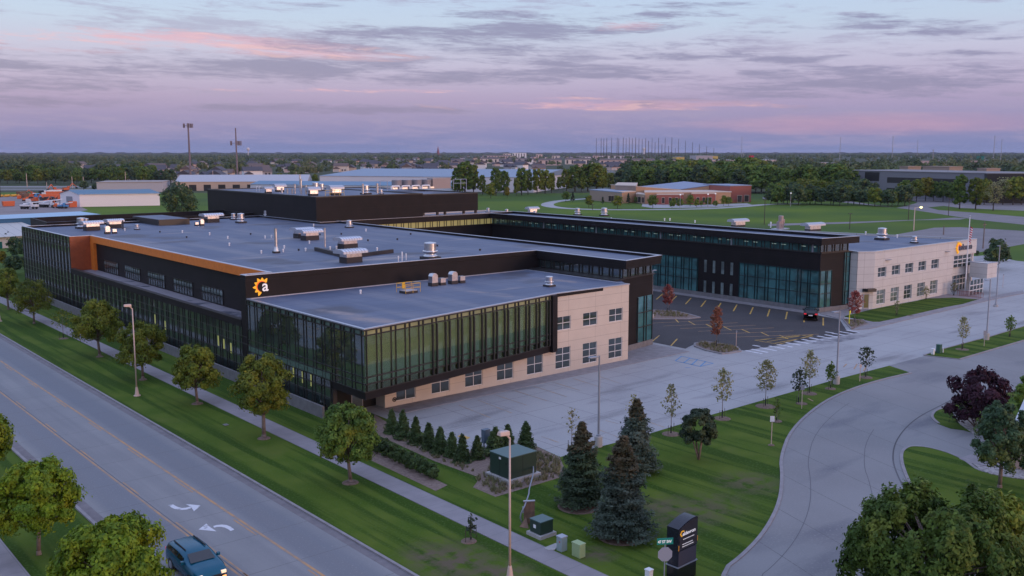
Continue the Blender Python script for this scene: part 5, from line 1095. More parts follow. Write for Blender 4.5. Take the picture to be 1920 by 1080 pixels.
MB().add([(-.35,-.45,.02),(.15,-.75,.02),(.2,-.15,.02),(.1,-.1,.45)], [(0,1,2),(0,1,3),(1,2,3),(2,0,3)]).build('skirt', 'wood', bd)
cb = bpy.data.curves.new('conduit', 'CURVE'); cb.dimensions = '3D'; cb.bevel_depth = .045; sp = cb.splines.new('BEZIER')
cpts = [G(968,846,.1), G(992,858,.5), G(1000,878,.75), G(993,915,.85), G(984,948,1.2), G(976,968,.6), G(980,982,.05)]
sp.bezier_points.add(len(cpts)-1)
for bp, p in zip(sp.bezier_points, cpts): bp.co = p; bp.handle_left_type = bp.handle_right_type = 'AUTO'
cb.materials.append(M['pole_grey']); to = bpy.data.objects.new('tmpc', cb); col.objects.link(to); me = bpy.data.meshes.new_from_object(to.evaluated_get(bpy.context.evaluated_depsgraph_get())); bpy.data.objects.remove(to)
o = bpy.data.objects.new('conduit', me); col.objects.link(o); props(o, 'loose grey conduit looping from the big transformer to the wooden board', 'conduit')
pd = corner_box('pedestal_box', 'pale grey utility pedestal beside the sidewalk slab', 1053, 1036, .42, .42, .78, mat('ped_grey', (.26,.33,.33), .5), 'trim'); MB().box(-.006,0,.12,.2,.5,.58).build('red_label', mat('red_label', (.5,.05,.05), .5), pd)
lb = corner_box('louvred_box', 'light green ribbed utility cabinet right of the grey pedestal', 1087, 1048, .42, .62, .72, mat('ped_green', (.33,.42,.22), .6), bpy.data.materials['ped_green'])
lv = MB(); 
for i in range(9): lv.box(-.02,0,.04,.58,.08+i*.07,.11+i*.07); lv.box(.03,.40,-.02,0,.08+i*.07,.11+i*.07)
lv.build('louvres', bpy.data.materials['ped_green'], lb)
structure('utility_slab', 'conc', MB().prism(PX([(1019,1029),(1042,1020),(1049,1024),(1040,1032),(1028,1033)]), -.05, .06))
corner_box('pedestal_box', 'small white pedestal at the bottom edge left of the stop sign', 1217, 1094, .3, .3, .62, 'white', 'white')
corner_box('pedestal_box', 'white stub pedestal at the tip of the right-hand island', 1750, 666, .28, .28, .62, 'white', 'white', group='pedestals at the island tip')
corner_box('pedestal_box', 'green pedestal at the tip of the right-hand island', 1762, 664, .45, .45, .95, mat('ped_darkgreen', (.03,.10,.07), .5), bpy.data.materials['ped_darkgreen'], group='pedestals at the island tip')
pole('marker_post', 'thin white marker post beside the green pedestal', 1768, 662, 652, .07, 'white', 'post')
eb = corner_box('electric_cabinet', 'blue-grey electrical cabinet on posts at the car park corner behind the cedars', 908, 846, .55, .35, .95, mat('cabinet_blue', (.10,.14,.19), .5), bpy.data.materials['cabinet_blue'], base=.55)
MB().box(.05,.12,.1,.2,-.02,.55).box(.43,.5,.1,.2,-.02,.55).box(.6,.95,.1,.3,.5,1.35).build('posts', 'pole_grey', eb)
ym = pole('marker_post', 'bright yellow pipeline marker post by the crimson young tree', 1592, 608, 584, .07, mat('marker_yellow', (.75,.68,.02), .5), 'marker post'); MB().box(-.13,.13,-.09,-.07,1.35,1.75).build('marker_plate', bpy.data.materials['marker_yellow'], ym)
def post_sign(label, px, py, top, w_=.32, h=.42, m='white'):
    q = G(px, py); q.z = 0; hh = HT(q, top); t = thing('post_sign', label, 'sign', q, -YAW, 'small signs on thin posts'); MB().cyl((0,0,0),(0,0,hh),.03,n=6).build('post', 'pole_tan', t); MB().box(-w_/2,w_/2,-.05,-.035,hh-h,hh).build('sign_plate', m, t)
post_sign('small pale sign on a thin post on the big lawn by the driveway', 1446, 835, 780)
post_sign('small grey sign on a thin post in front of the island saplings', 1503, 766, 722, m='pole_grey')
post_sign('small brown sign on a thin post near the tip of the long island', 1612, 715, 683, .2, .3, 'pole_tan')
post_sign('sign on a thin post at the rust-leaved tree island', 1380, 652, 620, .15, .2, 'pole_grey')
post_sign('grey sign beside the pedestal of the tall lamp on the right-hand island', 1845, 650, 620, .35, .5, 'pole_grey')
post_sign('thin post sign far right beyond the pale office canopy', 1880, 539, 514, .15, .2, 'pole_grey')
q = G(585,771); dk = MB(); dk.lathe([(.0,.9),(.16,.93),(.18,1.02),(.1,1.1)], n=12); o = dk.build('dome_lamp', 'white'); o.location = (q.x,q.y,-.35); props(o, 'small white dome fixed on the low grey wall at the lower glass corner', 'wall fixture')
o = MB().box(0,.35,0,.5,.02,.05).build('drain_cover', 'plinth'); q = G(422,799); o.location = (q.x,q.y,0); props(o, 'small flat concrete cover in the verge grass', 'drain cover')
rk = thing('bike_rails', 'row of thin red bicycle rails before the entrance glass', 'bicycle rails', G(1800,556)); b0 = G(1800,556); b1 = G(1843,560)
for i in range(12): 
    p = (b1-b0)*(i/11); m_ = MB(); m_.cyl((p.x,p.y,0),(p.x,p.y,.85),.03,n=5); m_.cyl((p.x,p.y,.85),(p.x+.12,p.y+.5,.85),.03,n=5); m_.cyl((p.x+.12,p.y+.5,.85),(p.x+.12,p.y+.5,0),.03,n=5); m_.build('rail', mat('rail_red', (.30,.10,.09), .5) if i == 0 else bpy.data.materials['rail_red'], rk)
# ================================================================ roof plant
ZR = 9.80
def rtu(label, px, py, z, s=1.0, rz=0, hoodw=3.0, group='ventilators with ribbed pale hoods'):
    q = G(px, py, z); t = thing('roof_unit', label, 'roof ventilator', q, rz, group, s)
    MB().box(-1.0,1.0,-.7,.7,0,.62).build('curb', 'curb', t); MB().box(-.95,.95,-.65,.65,.62,1.05).build('body', 'steel', t)
    m = MB(); 
    pr_ = [(-.95,1.02),(-.95,1.25),(-.55,1.42),(.55,1.42),(.95,1.25),(.95,1.02)]; n = len(pr_)
    m.add([(-hoodw/2,y,zz) for y,zz in pr_]+[(hoodw/2,y,zz) for y,zz in pr_], [tuple(range(n)), tuple(range(n,2*n))[::-1]]+[(i,(i+1)%n,n+(i+1)%n,n+i) for i in range(n)]); h_ = m.build('hood', 'hood', t)
    rb = MB()
    for i in range(9): x = -hoodw/2+hoodw*i/8; rb.add([(x-.03,y*1.02,zz+.03) for y,zz in pr_]+[(x+.03,y*1.02,zz+.03) for y,zz in pr_], [tuple(range(n)), tuple(range(n,2*n))[::-1]]+[(j,(j+1)%n,n+(j+1)%n,n+j) for j in range(n)])
    rb.build('ribs', 'trim', h_); return t
def fan(label, px, py, z, s=1.0, group='round metal exhaust fans'):
    q = G(px, py, z); t = thing('exhaust_fan', label, 'exhaust fan', q, 0, group, s)
    MB().box(-.62,.62,-.62,.62,0,.22).build('curb', 'curb', t)
    MB().lathe([(.6,.22),(.58,.3),(.42,.42),(.42,.5),(.62,.56),(.63,.68),(.60,.72)], n=24).build('skirt', 'steel', t, smooth=True)
    MB().lathe([(.50,.72),(.50,1.30),(.46,1.36),(.05,1.42)], n=24).build('drum', 'steel', t, smooth=False); return t
def stack(label, px, py, z, h, r=.17, m='steel', group='metal flue stacks', base=True):
    q = G(px, py, z); t = thing('flue_stack', label, 'flue pipe', q, 0, group)
    if base: MB().box(-r*2,r*2,-r*2,r*2,0,.22).build('curb', 'curb', t); MB().lathe([(r*1.9,.22),(r*1.05,.75)], n=10).build('collar', 'steel', t)
    MB().cyl((0,0,.2), (0,0,h), r, r, 12).lathe([(r*1.12,h-.3),(r*1.12,h)], n=12).build('pipe', m, t); return t
def vent(label, px, py, z, h=.4, r=.09, m='white', group='small roof pipes'):
    q = G(px, py, z); o = MB().cyl((0,0,0),(0,0,h*.6),r,r,8).lathe([(r*1.3,h*.6),(r*1.4,h),(r*.4,h*1.08)], n=8).build('vent_pipe', m); o.location = q; return props(o, label, 'vent pipe', group)
def hoodvent(label, px, py, z, s=1.0, rz=0):
    q = G(px, py, z); t = thing('gooseneck_vent', label, 'roof vent', q, rz, 'box vents on feet', s)
    MB().box(-.45,.35,-.35,.35,0,.35).build('feet', 'curb', t); m = MB(); pr_ = [(-.4,.35),(-.4,1.0),(-.25,1.25),(.1,1.28),(.3,1.1),(.3,.35)]; sideprism(m, pr_, -.35, .35).build('hood', 'steel', t)
    MB().box(.7,1.35,-.3,.3,0,.28).build('feet', 'curb', t); MB().box(.72,1.33,-.28,.28,.28,.72).build('box', 'steel', t); return t
for px, py, s_, hw_, lab in ((658,492,1.0,3.1,'ribbed hood ventilator nearest the front of the main roof, by the L-shaped curb'),(652,466,1.0,3.0,'ribbed hood ventilator with curved duct, behind the L-shaped curb'),(581,450,1.0,3.1,'front one of the two overlapping ribbed hood ventilators'),(567,446,1.0,2.9,'rear one of the two overlapping ribbed hood ventilators'),(172,432,1.0,3.0,'ribbed hood ventilator at the far left roof corner, beside the drum fan'),(214,427,.95,2.7,'second ribbed hood ventilator from the far left roof corner'),(397,417,1.05,3.3,'ribbed hood ventilator before the dark roof block')):
    t = rtu(lab, px, py, ZR, s_, R(4), hw_)
t = thing('curved_duct', 'curved silver duct in front of the hood ventilator', 'duct', G(647,465.5,ZR)); m_ = MB(); prev = None
for i in range(9):
    a = R(180-i*15); p = (.75+.7*math.cos(a), .55*math.sin(a)+.45) if i else (.05,.0)
    m_.box(p[0]-.08,p[0]+.25,-.25,.15,0 if i == 0 else max(0,p[1]-.35),p[1]+.1)
m_.build('duct', 'steel', t)
for px, py, s_, lab in ((807,486,1.35,'largest drum exhaust fan, near the front edge of the main roof'),(153,428.5,1.2,'drum exhaust fan at the far left roof corner'),(161,424,.9,'smaller fan right behind the corner drum fan'),(452,418,1.15,'drum exhaust fan left of the dark roof block base'),(500,408,.9,'copper-lit exhaust fan against the foot of the roof block'),(655,427,.85,'exhaust fan near the court edge of the main roof'),(234,415,.0,'')):
    if s_: fan(lab, px, py, ZR, s_)
fan('squat round fan with white collar on the front lower roof', 1030, 537, 7.94, .75)
fan('low dome vent before the corner of the roof block', 566, 413.5, ZR, .75); fan('boxy light vent left of the drum fan by the roof block', 438, 412, ZR, .8); fan('small round cap fan in the middle of the far left roof', 257, 430.5, ZR, .6)
fan('large drum fan on the pale office roof', 1653.5, 449.5, 7.76, 1.35); fan('small cap fan on the pale office roof toward the sign', 1714, 455.5, 7.76, .75)
hoodvent('box vent on black feet next to the upper roof wall, left one of two', 813, 536, 7.94); hoodvent('box vent on black feet next to the upper roof wall, right one of two', 850, 532, 7.94); hoodvent('box vent on black feet at the far left of the main roof', 202, 438.5, ZR, .9); hoodvent('box vent on black feet left of the roof block ventilator', 378, 423, ZR, .8, R(180))
stack('tall flue with triangular brace, left one of the two on the main roof', 518, 474.5, ZR, 2.85, .17); stack('tall slimmer flue, right one of the two on the main roof', 609.5, 467, ZR, 2.55, .12, base=False)
stack('dark thin double pipe near the far left corner', 231, 432, ZR, 1.5, .1, 'curb', base=False)
for i, (px, py, h_, r_) in enumerate(((747,493,.7,.05),(754,490.5,1.0,.06),(761.5,488,.7,.05))): vent('%s pipe of the three slim white ones by the largest drum fan' % ('left','middle','right')[i], px, py, ZR, h_, r_)
for px, py in ((470,440),(560,470),(600,441),(745,450),(690,452),(820,462),(900,470),(770,440),(640,440),(350,446),(300,436)): vent('short black pipe boot on the roof membrane', px, py, ZR, .22, .1, 'curb', 'black pipe boots')
for px, py in ((497,447),(509,446),(430,461),(533,466),(531,473),(490,475.5),(573,471),(631,467),(619,468),(588,424.5),(686,434),(342,437),(234,433),(393,441),(427,448),(707,470),(580,457),(676,540)[:2]): vent('small capped pipe rising from the roof membrane', px, py if py != 540 else 551, ZR if py != 540 else 7.94, .38, .085)
for px, py in ((1032,424),(1107,428),(1146,413),(1303,418),(1623,440),(1682,446),(1246,414),(1256,414)): vent('small pipe on the roof of the rear wing or pale office', px, py, 8.0, .5, .1, group='small pipes on the rear roofs')
q = G(592,470,ZR); q2 = G(652,485,ZR); q3 = G(736,474,ZR); lc = MB()
for a_, b_ in ((q,q2),(q2,q3)):
    d_ = (b_-a_).xy; L_ = d_.length; lc.obox(a_.xy, d_.normalized(), 0, L_, -.18 if b_ is q2 else -.18, .18, ZR, ZR+.42)
props(lc.build('roof_kerb', 'curb'), 'dark L-shaped curb wall in the middle of the main roof', 'roof curb')
hr = thing('roof_hatch', 'yellow railed roof hatch on the lower front roof', 'roof hatch', G(766,549,7.94), R(4), None, .78)
MB().box(-.9,.9,-.7,.7,0,.28).build('curb', 'curb', hr); MB().box(-.85,.85,-.65,.65,.28,.36).build('hatch_lid', 'trim', hr)
rm = MB()
for x in (-1.15,0,1.15):
    for y in (-.9,.9): rm.cyl((x,y,.1),(x,y,1.25),.03,n=6)
for z in (.7,1.22):
    rm.tube([(-1.15,-.9,z),(1.15,-.9,z),(1.15,.9,z),(-1.15,.9,z),(-1.15,-.9,z)], .03, 6)
rm.box(-.3,.15,.86,.9,.5,1.25); rm.build('railing', 'safety', hr)
# long hooded units on the rear roofs
def longunit(label, px, py, L_, z=7.76, s=1.0):
    t = thing('air_handler', label, 'air handling unit', G(px, py, z), R(-8), 'long rounded air handlers', s)
    MB().box(-L_*.32,L_*.32,-.6,.6,0,.35).build('curb', 'curb', t); MB().box(-L_*.31,L_*.31,-.58,.58,.35,.95).build('body', 'steel', t)
    m = MB(); pr_ = [(-.95,.95),(-.9,1.2),(-.6,1.42),(0,1.5),(.6,1.42),(.9,1.2),(.95,.95)]; n = len(pr_)
    m.add([(-L_/2,y,zz) for y,zz in pr_]+[(L_/2,y,zz) for y,zz in pr_], [tuple(range(n)), tuple(range(n,2*n))[::-1]]+[(i,(i+1)%n,n+(i+1)%n,n+i) for i in range(n)]); m.build('hood', 'trim', t); return t
longunit('long rounded white unit behind the long black fascia, nearer the field', 1384, 425, 3.9); longunit('long rounded white unit at the end of the rear roof beside the big pipe cluster', 1524, 433, 4.4); longunit('white hooded unit at the far end of the rear roof by the roof block', 998, 400, 2.8)
for px, py, s_, lab in ((1083,403.5,1.1,'drum fan on the rear roof, left one of the pair'),(1133,405,1.25,'drum fan on the rear roof, right one of the pair'),(1003,404,.7,'copper-lit small fan in front of the white hooded unit'),(915,398,.7,'small round vent at the court corner'),(950,401,.75,'pinkish box vent at the court corner')): fan(lab, px, py, 8.0, s_)
t = thing('pipe_cluster', 'thick twin tan pipe cluster on a pale base on the rear roof', 'exhaust stack', G(1463,430,7.9)); tanm = mat('duct_tan', (.36,.28,.26), .5, .3)
MB().box(-1.6,1.6,-.8,.8,0,.18).build('base', 'trim', t); MB().cyl((.1,0,.15),(.1,0,2.2),.38,.38,14).lathe([(.44,1.4),(.44,2.35),(.36,2.4)], c=(.1,0), n=14).build('stack', tanm, t); MB().box(-.75,-.3,-.3,.3,.18,1.4).cyl((.85,0,.1),(.85,0,1.4),.13).lathe([(.26,1.1),(.26,1.7),(.2,1.75)], c=(.85,0), n=10).build('side_pipe', tanm, t)
vent('slim white pipe left of the tan pipe cluster', 1445, 427, 7.95, 1.0, .1)
# penthouse roof plant
ZP = 14.03
for i, (px, py, h_, r_) in enumerate(((528.5,364,1.1,.16),(539,365,1.0,.16),(548,366,1.1,.17),(553,365.5,1.9,.17),(565,366.5,2.8,.17),(574,367,1.8,.19),(487,0,0,0))):
    if h_: stack('copper-lit round pipe on the high roof block, number %s from the left' % ('one','two','three','four','five','six')[i], px, py, ZP, h_, r_, base=False, group='pipes on the roof block')
stack('pale tall pipe behind the copper-lit pipes', 563, 360, ZP, 3.2, .14, base=False, group='pipes on the roof block')
stack('copper-lit pipe beside the drum fan on the roof block', 680.5, 365.5, ZP, 1.9, .17, base=False, group='pipes on the roof block'); stack('grey lidded pipe right of the drum fan on the roof block', 707.5, 364.5, ZP, 1.9, .22, base=False, group='pipes on the roof block')
for px, py, s_, lab in ((686,364.5,1.2,'drum fan on the front part of the roof block'),(592,358.5,1.2,'left drum fan at the back of the roof block'),(603,357.5,1.0,'right drum fan at the back of the roof block'),(714.5,364,.6,'little cap fan on the roof block')): fan(lab, px, py, ZP, s_)
for px, py, s_, lab in ((503,362,.75,'low rounded white unit at the left of the roof block'),(524,359.5,1.0,'larger rounded white unit at the left of the roof block'),(587,367,1.0,'rounded white unit in the middle of the roof block'),(629,366,1.15,'rounded white unit behind the yellow guard rail on the roof block')): longunit(lab, px, py, 2.2, ZP, s_)
for px in (481,486,509,514): 
    q = G(px, 358.5, ZP); o = MB().tube([(0,0,0),(0,0,.8),(.15,0,.95),(.3,0,.8)], .06, 6).build('gooseneck_pipe', 'white'); o.location = q; props(o, 'white bent pipe at the left end of the roof block', 'vent pipe', 'bent white pipes')
gr_ = thing('guard_rail', 'pale yellow guard rail on the roof block edge', 'guard rail', G(610,368,ZP)); rm = MB()
for i in range(5): rm.cyl((i*.9,0,0),(i*.9,0,1),.04,n=5)
rm.tube([(0,0,1),(3.6,0,1)],.04,5).tube([(0,0,.55),(3.6,0,.55)],.04,5).build('railing', mat('pale_yellow', (.6,.45,.15), .5), gr_)
ch = thing('cooling_units', 'bank of round grey cooling units behind the roof block screen', 'cooling unit', G(735,357.5,13.9), R(-3)); 
for i in range(4): MB().cyl((i*2.3+1.1,0,.7),(i*2.3+1.1,0,2.05),1.0,1.0,16).build('drum', bpy.data.materials.get('drum_grey') or mat('drum_grey', (.24,.23,.25), .6, .3), ch)
MB().box(8.9,13.2,-.9,1.2,.2,2.3).build('housing', mat('pink_grey_housing', (.34,.28,.27), .6), ch); MB().box(-.5,9,-1.2,1.2,.3,.65).build('platform', 'steel', ch); rm = MB()
for x in (-3.2,-1.6,13.8,15.6,17): rm.cyl((x,-1,0),(x,-1,2.0),.07,n=5)
rm.tube([(-3.2,-1,2),(-1.6,-1,2)],.05,5).tube([(13.8,-1,2),(17,-1,2)],.05,5).tube([(13.8,-1,1.2),(17,-1,1.2)],.05,5).build('rails', 'trim', ch); rm = MB()
for i in range(4): rm.tube([(i*2.3-1,-1.5,.3),(i*2.3-.9,-1.5,.9),(i*2.3+.8,-1.5,.9),(i*2.3+.9,-1.5,.3)], .16, 7)
rm.build('header_pipes', 'white', ch)
# ================================================================ vehicles
def car(label, loc, rz, L_, W_, H_, paint, suv=True, lights='rear', name='parked_car', cat='car', detail=True):
    """x forward; body lofted through cross-sections"""
    t = thing(name, label, cat, (loc[0],loc[1],0), rz); hw = W_/2
    # stations: x, half width low, half width belt, z bottom, z belt, z roof (or bonnet), half width roof
    if suv: S = [(-.50,.80,.80,.42,.86,.90,.62),(-.495,.95,.93,.34,.98,1.02,.70),(-.47,.98,.96,.30,1.05,.93*H_,.70),(-.40,1,.985,.26,1.07,.985*H_,.74),(-.10,1,1,.24,1.06,H_,.76),(.06,1,1,.24,1.04,.97*H_,.75),(.13,1,1,.24,1.03,.86*H_,.74),(.235,1,.98,.24,1.01,1.04,.80),(.36,.99,.96,.26,.96,1.00,.78),(.46,.95,.90,.30,.84,.89,.70),(.495,.86,.82,.36,.70,.74,.60),(.50,.75,.72,.42,.62,.64,.5)]
    n = 14; vs = []; fs = []
    for x, a, b, z0, z1, z2, c_ in S:
        a *= hw; b *= hw; c_ *= hw; X0 = x*L_
        ring_ = [(-a*.85,z0),(-a,z0+.14),(-a*1.005,(z0+z1)/2),(-b,z1),(-(b*.35+c_*.65),z1+(z2-z1)*.72),(-c_*.92,z2-.03),(-c_*.5,z2),(c_*.5,z2),(c_*.92,z2-.03),((b*.35+c_*.65),z1+(z2-z1)*.72),(b,z1),(a*1.005,(z0+z1)/2),(a,z0+.14),(a*.85,z0)]
        vs += [(X0,y,z) for y,z in ring_]
    for i in range(len(S)-1):
        for j in range(n): fs.append((i*n+j,i*n+(j+1)%n,(i+1)*n+(j+1)%n,(i+1)*n+j))
    fs += [tuple(range(n)), tuple(range((len(S)-1)*n, len(S)*n))[::-1]]
    body = MB().add(vs, fs).build('body', paint, t, smooth=True, bevel=0)
    wd = mat('car_glass', (.008,.010,.012), .08, spec=.9) if 'car_glass' not in bpy.data.materials else bpy.data.materials['car_glass']
    def sec(x):
        for p, q in zip(S, S[1:]):
            if p[0] <= x <= q[0]: f = (x-p[0])/(q[0]-p[0]); return [p[k]+(q[k]-p[k])*f for k in range(7)]
        return S[-1]
    def sidepane(x0, x1, sgn):
        m = MB(); q = []
        for x in (x0, x1):
            s_ = sec(x); b = s_[2]*hw; c_ = s_[6]*hw; z1, z2 = s_[4], s_[5]
            q.append([(x*L_, sgn*(b+.012), z1+.03), (x*L_, sgn*(b*.40+c_*.60+.018), z1+(z2-z1)*.66)])
        m.add([q[0][0],q[1][0],q[1][1],q[0][1]], [(0,1,2,3)]); return m
    for sgn in (-1, 1):
        for x0, x1 in ((-.43,-.27),(-.255,-.085),(-.07,.09)): sidepane(x0, x1, sgn).build('side_window', wd, t)
    def ctr(x, k, dz=.02, nrm=(0,0)): s_ = sec(x); return s_
    w1 = sec(.225); w2 = sec(.075); MB().add([(.228*L_,-w1[6]*hw*.92,w1[5]+.03),(.228*L_,w1[6]*hw*.92,w1[5]+.03),(.085*L_,w2[6]*hw*.88,w2[5]+.015),(.085*L_,-w2[6]*hw*.88,w2[5]+.015)], [(0,1,2,3)]).build('windscreen', wd, t)
    w1 = sec(-.492); w2 = sec(-.465); MB().add([(-.503*L_,-.66*hw,1.08),(-.503*L_,.66*hw,1.08),(-.478*L_,.60*hw,.90*H_),(-.478*L_,-.60*hw,.90*H_)], [(0,1,2,3)]).build('rear_window', wd, t)
    for x in (-.31,.31):
        for sgn in (-1,1):
            wh = MB().cyl((x*L_,sgn*(hw-.20),.34),(x*L_,sgn*(hw+.01),.34),.34,.34,20).build('wheel', 'rubber', t); MB().cyl((x*L_,sgn*(hw+.008),.34),(x*L_,sgn*(hw+.025),.34),.21,.19,12).build('rim', 'pole_grey', wh)
    for sgn in (-1,1): MB().box(.12*L_,.16*L_,min(sgn*hw,sgn*(hw+.16)),max(sgn*hw,sgn*(hw+.16)),1.0,1.16).build('mirror', paint, t, bevel=.02)
    rl_ = bpy.data.materials.get('tail_red') or mat('tail_red', (.35,.02,.03), .3, emit=(.8,.03,.05), es=.5 if lights == 'rear' else .0)
    for sgn in (-1,1): MB().box(-.508*L_,-.488*L_,min(sgn*.58*hw,sgn*.93*hw),max(sgn*.58*hw,sgn*.93*hw),.86,1.02).build('tail_light', rl_, t, bevel=.01)
    MB().box(-.512*L_,-.505*L_,-.26,.26,.70,.84).build('number_plate', 'white', t)
    hm = bpy.data.materials.get('amber_light') or mat('amber_light', (.7,.35,.1), .3, emit=(1,.35,.12), es=1.5); hm2 = bpy.data.materials.get('head_light') or mat('head_light', (.8,.7,.55), .3, emit=(1,.60,.30), es=.7)
    for sgn in (-1,1):
        MB().box(.470*L_,.50*L_,min(sgn*.55*hw,sgn*.84*hw),max(sgn*.55*hw,sgn*.84*hw),.66,.80).build('headlight', hm2, t, bevel=.01); MB().box(.478*L_,.505*L_,min(sgn*.60*hw,sgn*.82*hw),max(sgn*.60*hw,sgn*.82*hw),.47,.55).build('indicator', hm, t)
    MB().box(.495*L_,.507*L_,-.26,.26,.42,.54).build('number_plate', 'white', t); MB().box(.485*L_,.503*L_,-.5*hw,.5*hw,.56,.68).build('grille', 'rubber', t)
    if suv and detail:
        for sgn in (-1,1): MB().box(-.38*L_,.0,sgn*.60*hw-.02,sgn*.60*hw+.02,H_-.01,H_+.05).build('roof_rail', 'rubber', t)
    return t
car('black estate car parked in the asphalt stall nearest the teal glass corner', (71.0,6.35), R(32), 4.35, 1.78, 1.5, mat('black_paint', (.022,.024,.030), .22, .4))
car('dark teal-blue car driving in the street at the bottom edge', (-20.35,-16.6), R(-91), 4.2, 1.72, 1.42, mat('teal_paint', (.001,.085,.15), .25, .2), name='blue_car', lights='front', )
def lorry(label, px, py, colr, L_=7, rz=0, kind='flat', s=1.0, name='truck'):
    q = G(px, py); t = thing(name, label, 'truck', (q.x,q.y,0), rz, 'machines in the gravel yard', s); cm = bpy.data.materials.get('paint_'+colr[0]) or mat('paint_'+colr[0], colr[1], .5)
    MB().box(L_/2-2,L_/2-.9,-1.1,1.1,.9,2.7).box(L_/2-.9,L_/2+.2,-1.0,1.0,.9,1.75).build('cab', cm, t, bevel=.12); MB().box(L_/2-.93,L_/2-.88,-.9,.9,1.8,2.5).build('windscreen', 'frame', t)
    MB().box(-L_/2,L_/2-2,-1.1,1.1,.85,1.1).build('chassis', 'rubber', t)
    for x in (-L_/2+.8,-L_/2+1.9,L_/2-.9): 
        for y in (-1,1): MB().cyl((x,y*.85,.5),(x,y*1.12,.5),.5,n=12).build('wheel', 'rubber', t)
    if kind == 'box': MB().box(-L_/2,L_/2-2.2,-1.1,1.1,1.1,2.9).build('box', cm, t)
    if kind == 'boom': MB().box(-L_/2,L_/2-2.3,-1.05,1.05,1.1,1.7).build('body', cm, t); MB().cyl((-L_/2+1,0,2.0),(L_/2+2.2,.3,2.9),.28,.2,8).build('boom', 'white', t)
    if kind == 'tank': MB().cyl((-L_/2+.2,0,1.9),(L_/2-2.3,0,1.9),.95,.95,14).build('tank', cm, t)
    return t
wp_ = ('white',(.7,.7,.74)); lorry('white pickup crane truck in front of the gravel yard, left of the others', 55, 392, wp_, 6.5, R(-50), 'boom'); lorry('white bucket truck with long white boom in the gravel yard', 92, 389, wp_, 7, R(-60), 'boom', 1.1)
lorry('blue-cabbed truck in the middle of the gravel yard', 66, 374, ('blue',(.08,.25,.5)), 6, R(-60), 'flat'); lorry('white van truck at the back of the yard beside the shed', 94, 367.5, wp_, 7, R(170), 'box'); lorry('second white truck at the back of the yard', 104, 367, wp_, 6, R(165), 'box')
om = mat('orange_machine', (.62,.13,.04), .6)
def bin_(label, px, py, L_, W_, H_, m, rz=0, name='orange_container', cat='container'):
    q = G(px, py); t = thing(name, label, cat, (q.x,q.y,0), rz, 'machines in the gravel yard'); b_ = MB(); b_.add([(-L_/2,-W_/2,.15),(L_/2,-W_/2,.15),(L_/2,W_/2,.15),(-L_/2,W_/2,.15),(-L_/2*1.12,-W_/2,H_),(L_/2*1.12,-W_/2,H_),(L_/2*1.12,W_/2,H_),(-L_/2*1.12,W_/2,H_)],[(0,3,2,1),(4,5,6,7),(0,1,5,4),(1,2,6,5),(2,3,7,6),(3,0,4,7)]).build('body', m, t)
    r_ = MB(); 
    for i in range(6): x = -L_/2+L_*i/5; r_.box(x-.05,x+.05,-W_/2-.08,-W_/2-.005,.2,H_*.95)
    r_.build('ribs', m, t); return t
bin_('small orange tank trailer alone on the gravel at left', 16, 387, 4, 2, 2.1, om); bin_('long orange container stacked beside the white shed', 93, 372, 8, 2.4, 2.0, om, R(-20)); bin_('orange container touching the white shed', 106, 370, 8, 3, 2.8, om, R(-20)); bin_('orange lift by the shed door', 137, 389, 2.5, 1.6, 2.4, om); bin_('pink-red low trailer by the shed door', 128, 388, 4.5, 1.6, 1.3, mat('red_machine', (.5,.08,.10), .6))
yp = mat('yellow_pipe', (.70,.36,.03), .6); b_ = MB(); q = G(20,369); 
for i in range(6): b_.cyl((-9+i*3,-.9,.6),(-9+i*3+2.7,.9,.6),.55,.55,8)
o = b_.build('yellow_barrier_row', yp); o.location = (q.x,q.y,0); props(o, 'low row of yellow barriers along the back of the yard', 'barrier')
def digger(label, px, py, s, rz):
    q = G(px, py); t = thing('excavator', label, 'excavator', (q.x,q.y,0), rz, 'machines in the gravel yard', s); MB().box(-2,2,-1.5,-.9,0,.8).box(-2,2,.9,1.5,0,.8).build('tracks', 'rubber', t); MB().box(-2,1.2,-1.2,1.2,.9,2.2).box(.2,1.4,-1.2,0,2.2,3.0).build('house', om, t, bevel=.05)
    MB().cyl((1.2,0,1.8),(3.6,0,4.6),.3,.25,6).cyl((3.6,0,4.6),(5.8,0,2.6),.25,.18,6).build('boom', om, t); MB().box(5.5,6.3,-.5,.5,1.6,2.5).build('bucket', 'rubber', t)
digger('orange excavator with raised arm at the left of the white shed', 125, 359, .95, R(10)); digger('smaller orange excavator behind the trucks', 107, 362, 1.0, R(-150)); digger('small excavator among dark machines in mid yard', 66, 380, .8, R(-60))
for k_, (px, py) in enumerate(((48,377),(52,383),(58,370),(62,366),(72,371),(83,376),(88,381),(97,378),(101,383),(110,376),(112,366),(70,388),(104,390),(118,391),(36,373),(91,364))):
    lab = 'parked machine or trailer in the crowded middle of the gravel yard'
    if k_ % 3 == 0: digger(lab, px, py, .6, R(k_*67))
    elif k_ % 3 == 1: lorry(lab, px, py, (wp_, ('blue',(.08,.25,.5)), ('dark',(.05,.05,.06)))[k_//3 % 3], 4.5, R(k_*53), ('flat','boom','tank')[k_//3 % 3], .8)
    else: bin_(lab, px, py, 3, 1.6, 1.6, 'curb' if k_ % 2 else om, R(k_*31), 'trailer', 'machine')
for px, py, lab in ((77,366,'dark machine with orange cab at the back of the yard, left one'),(85,366,'dark machine with orange cab at the back of the yard, right one'),(46,372,'grey implement in the yard left of the blue truck'),(40,368,'rusty machine at the left back of the yard')): bin_(lab, px, py, 4, 2.2, 2.4, 'curb' if px > 50 else 'wood', R(px), 'machine', 'machine')
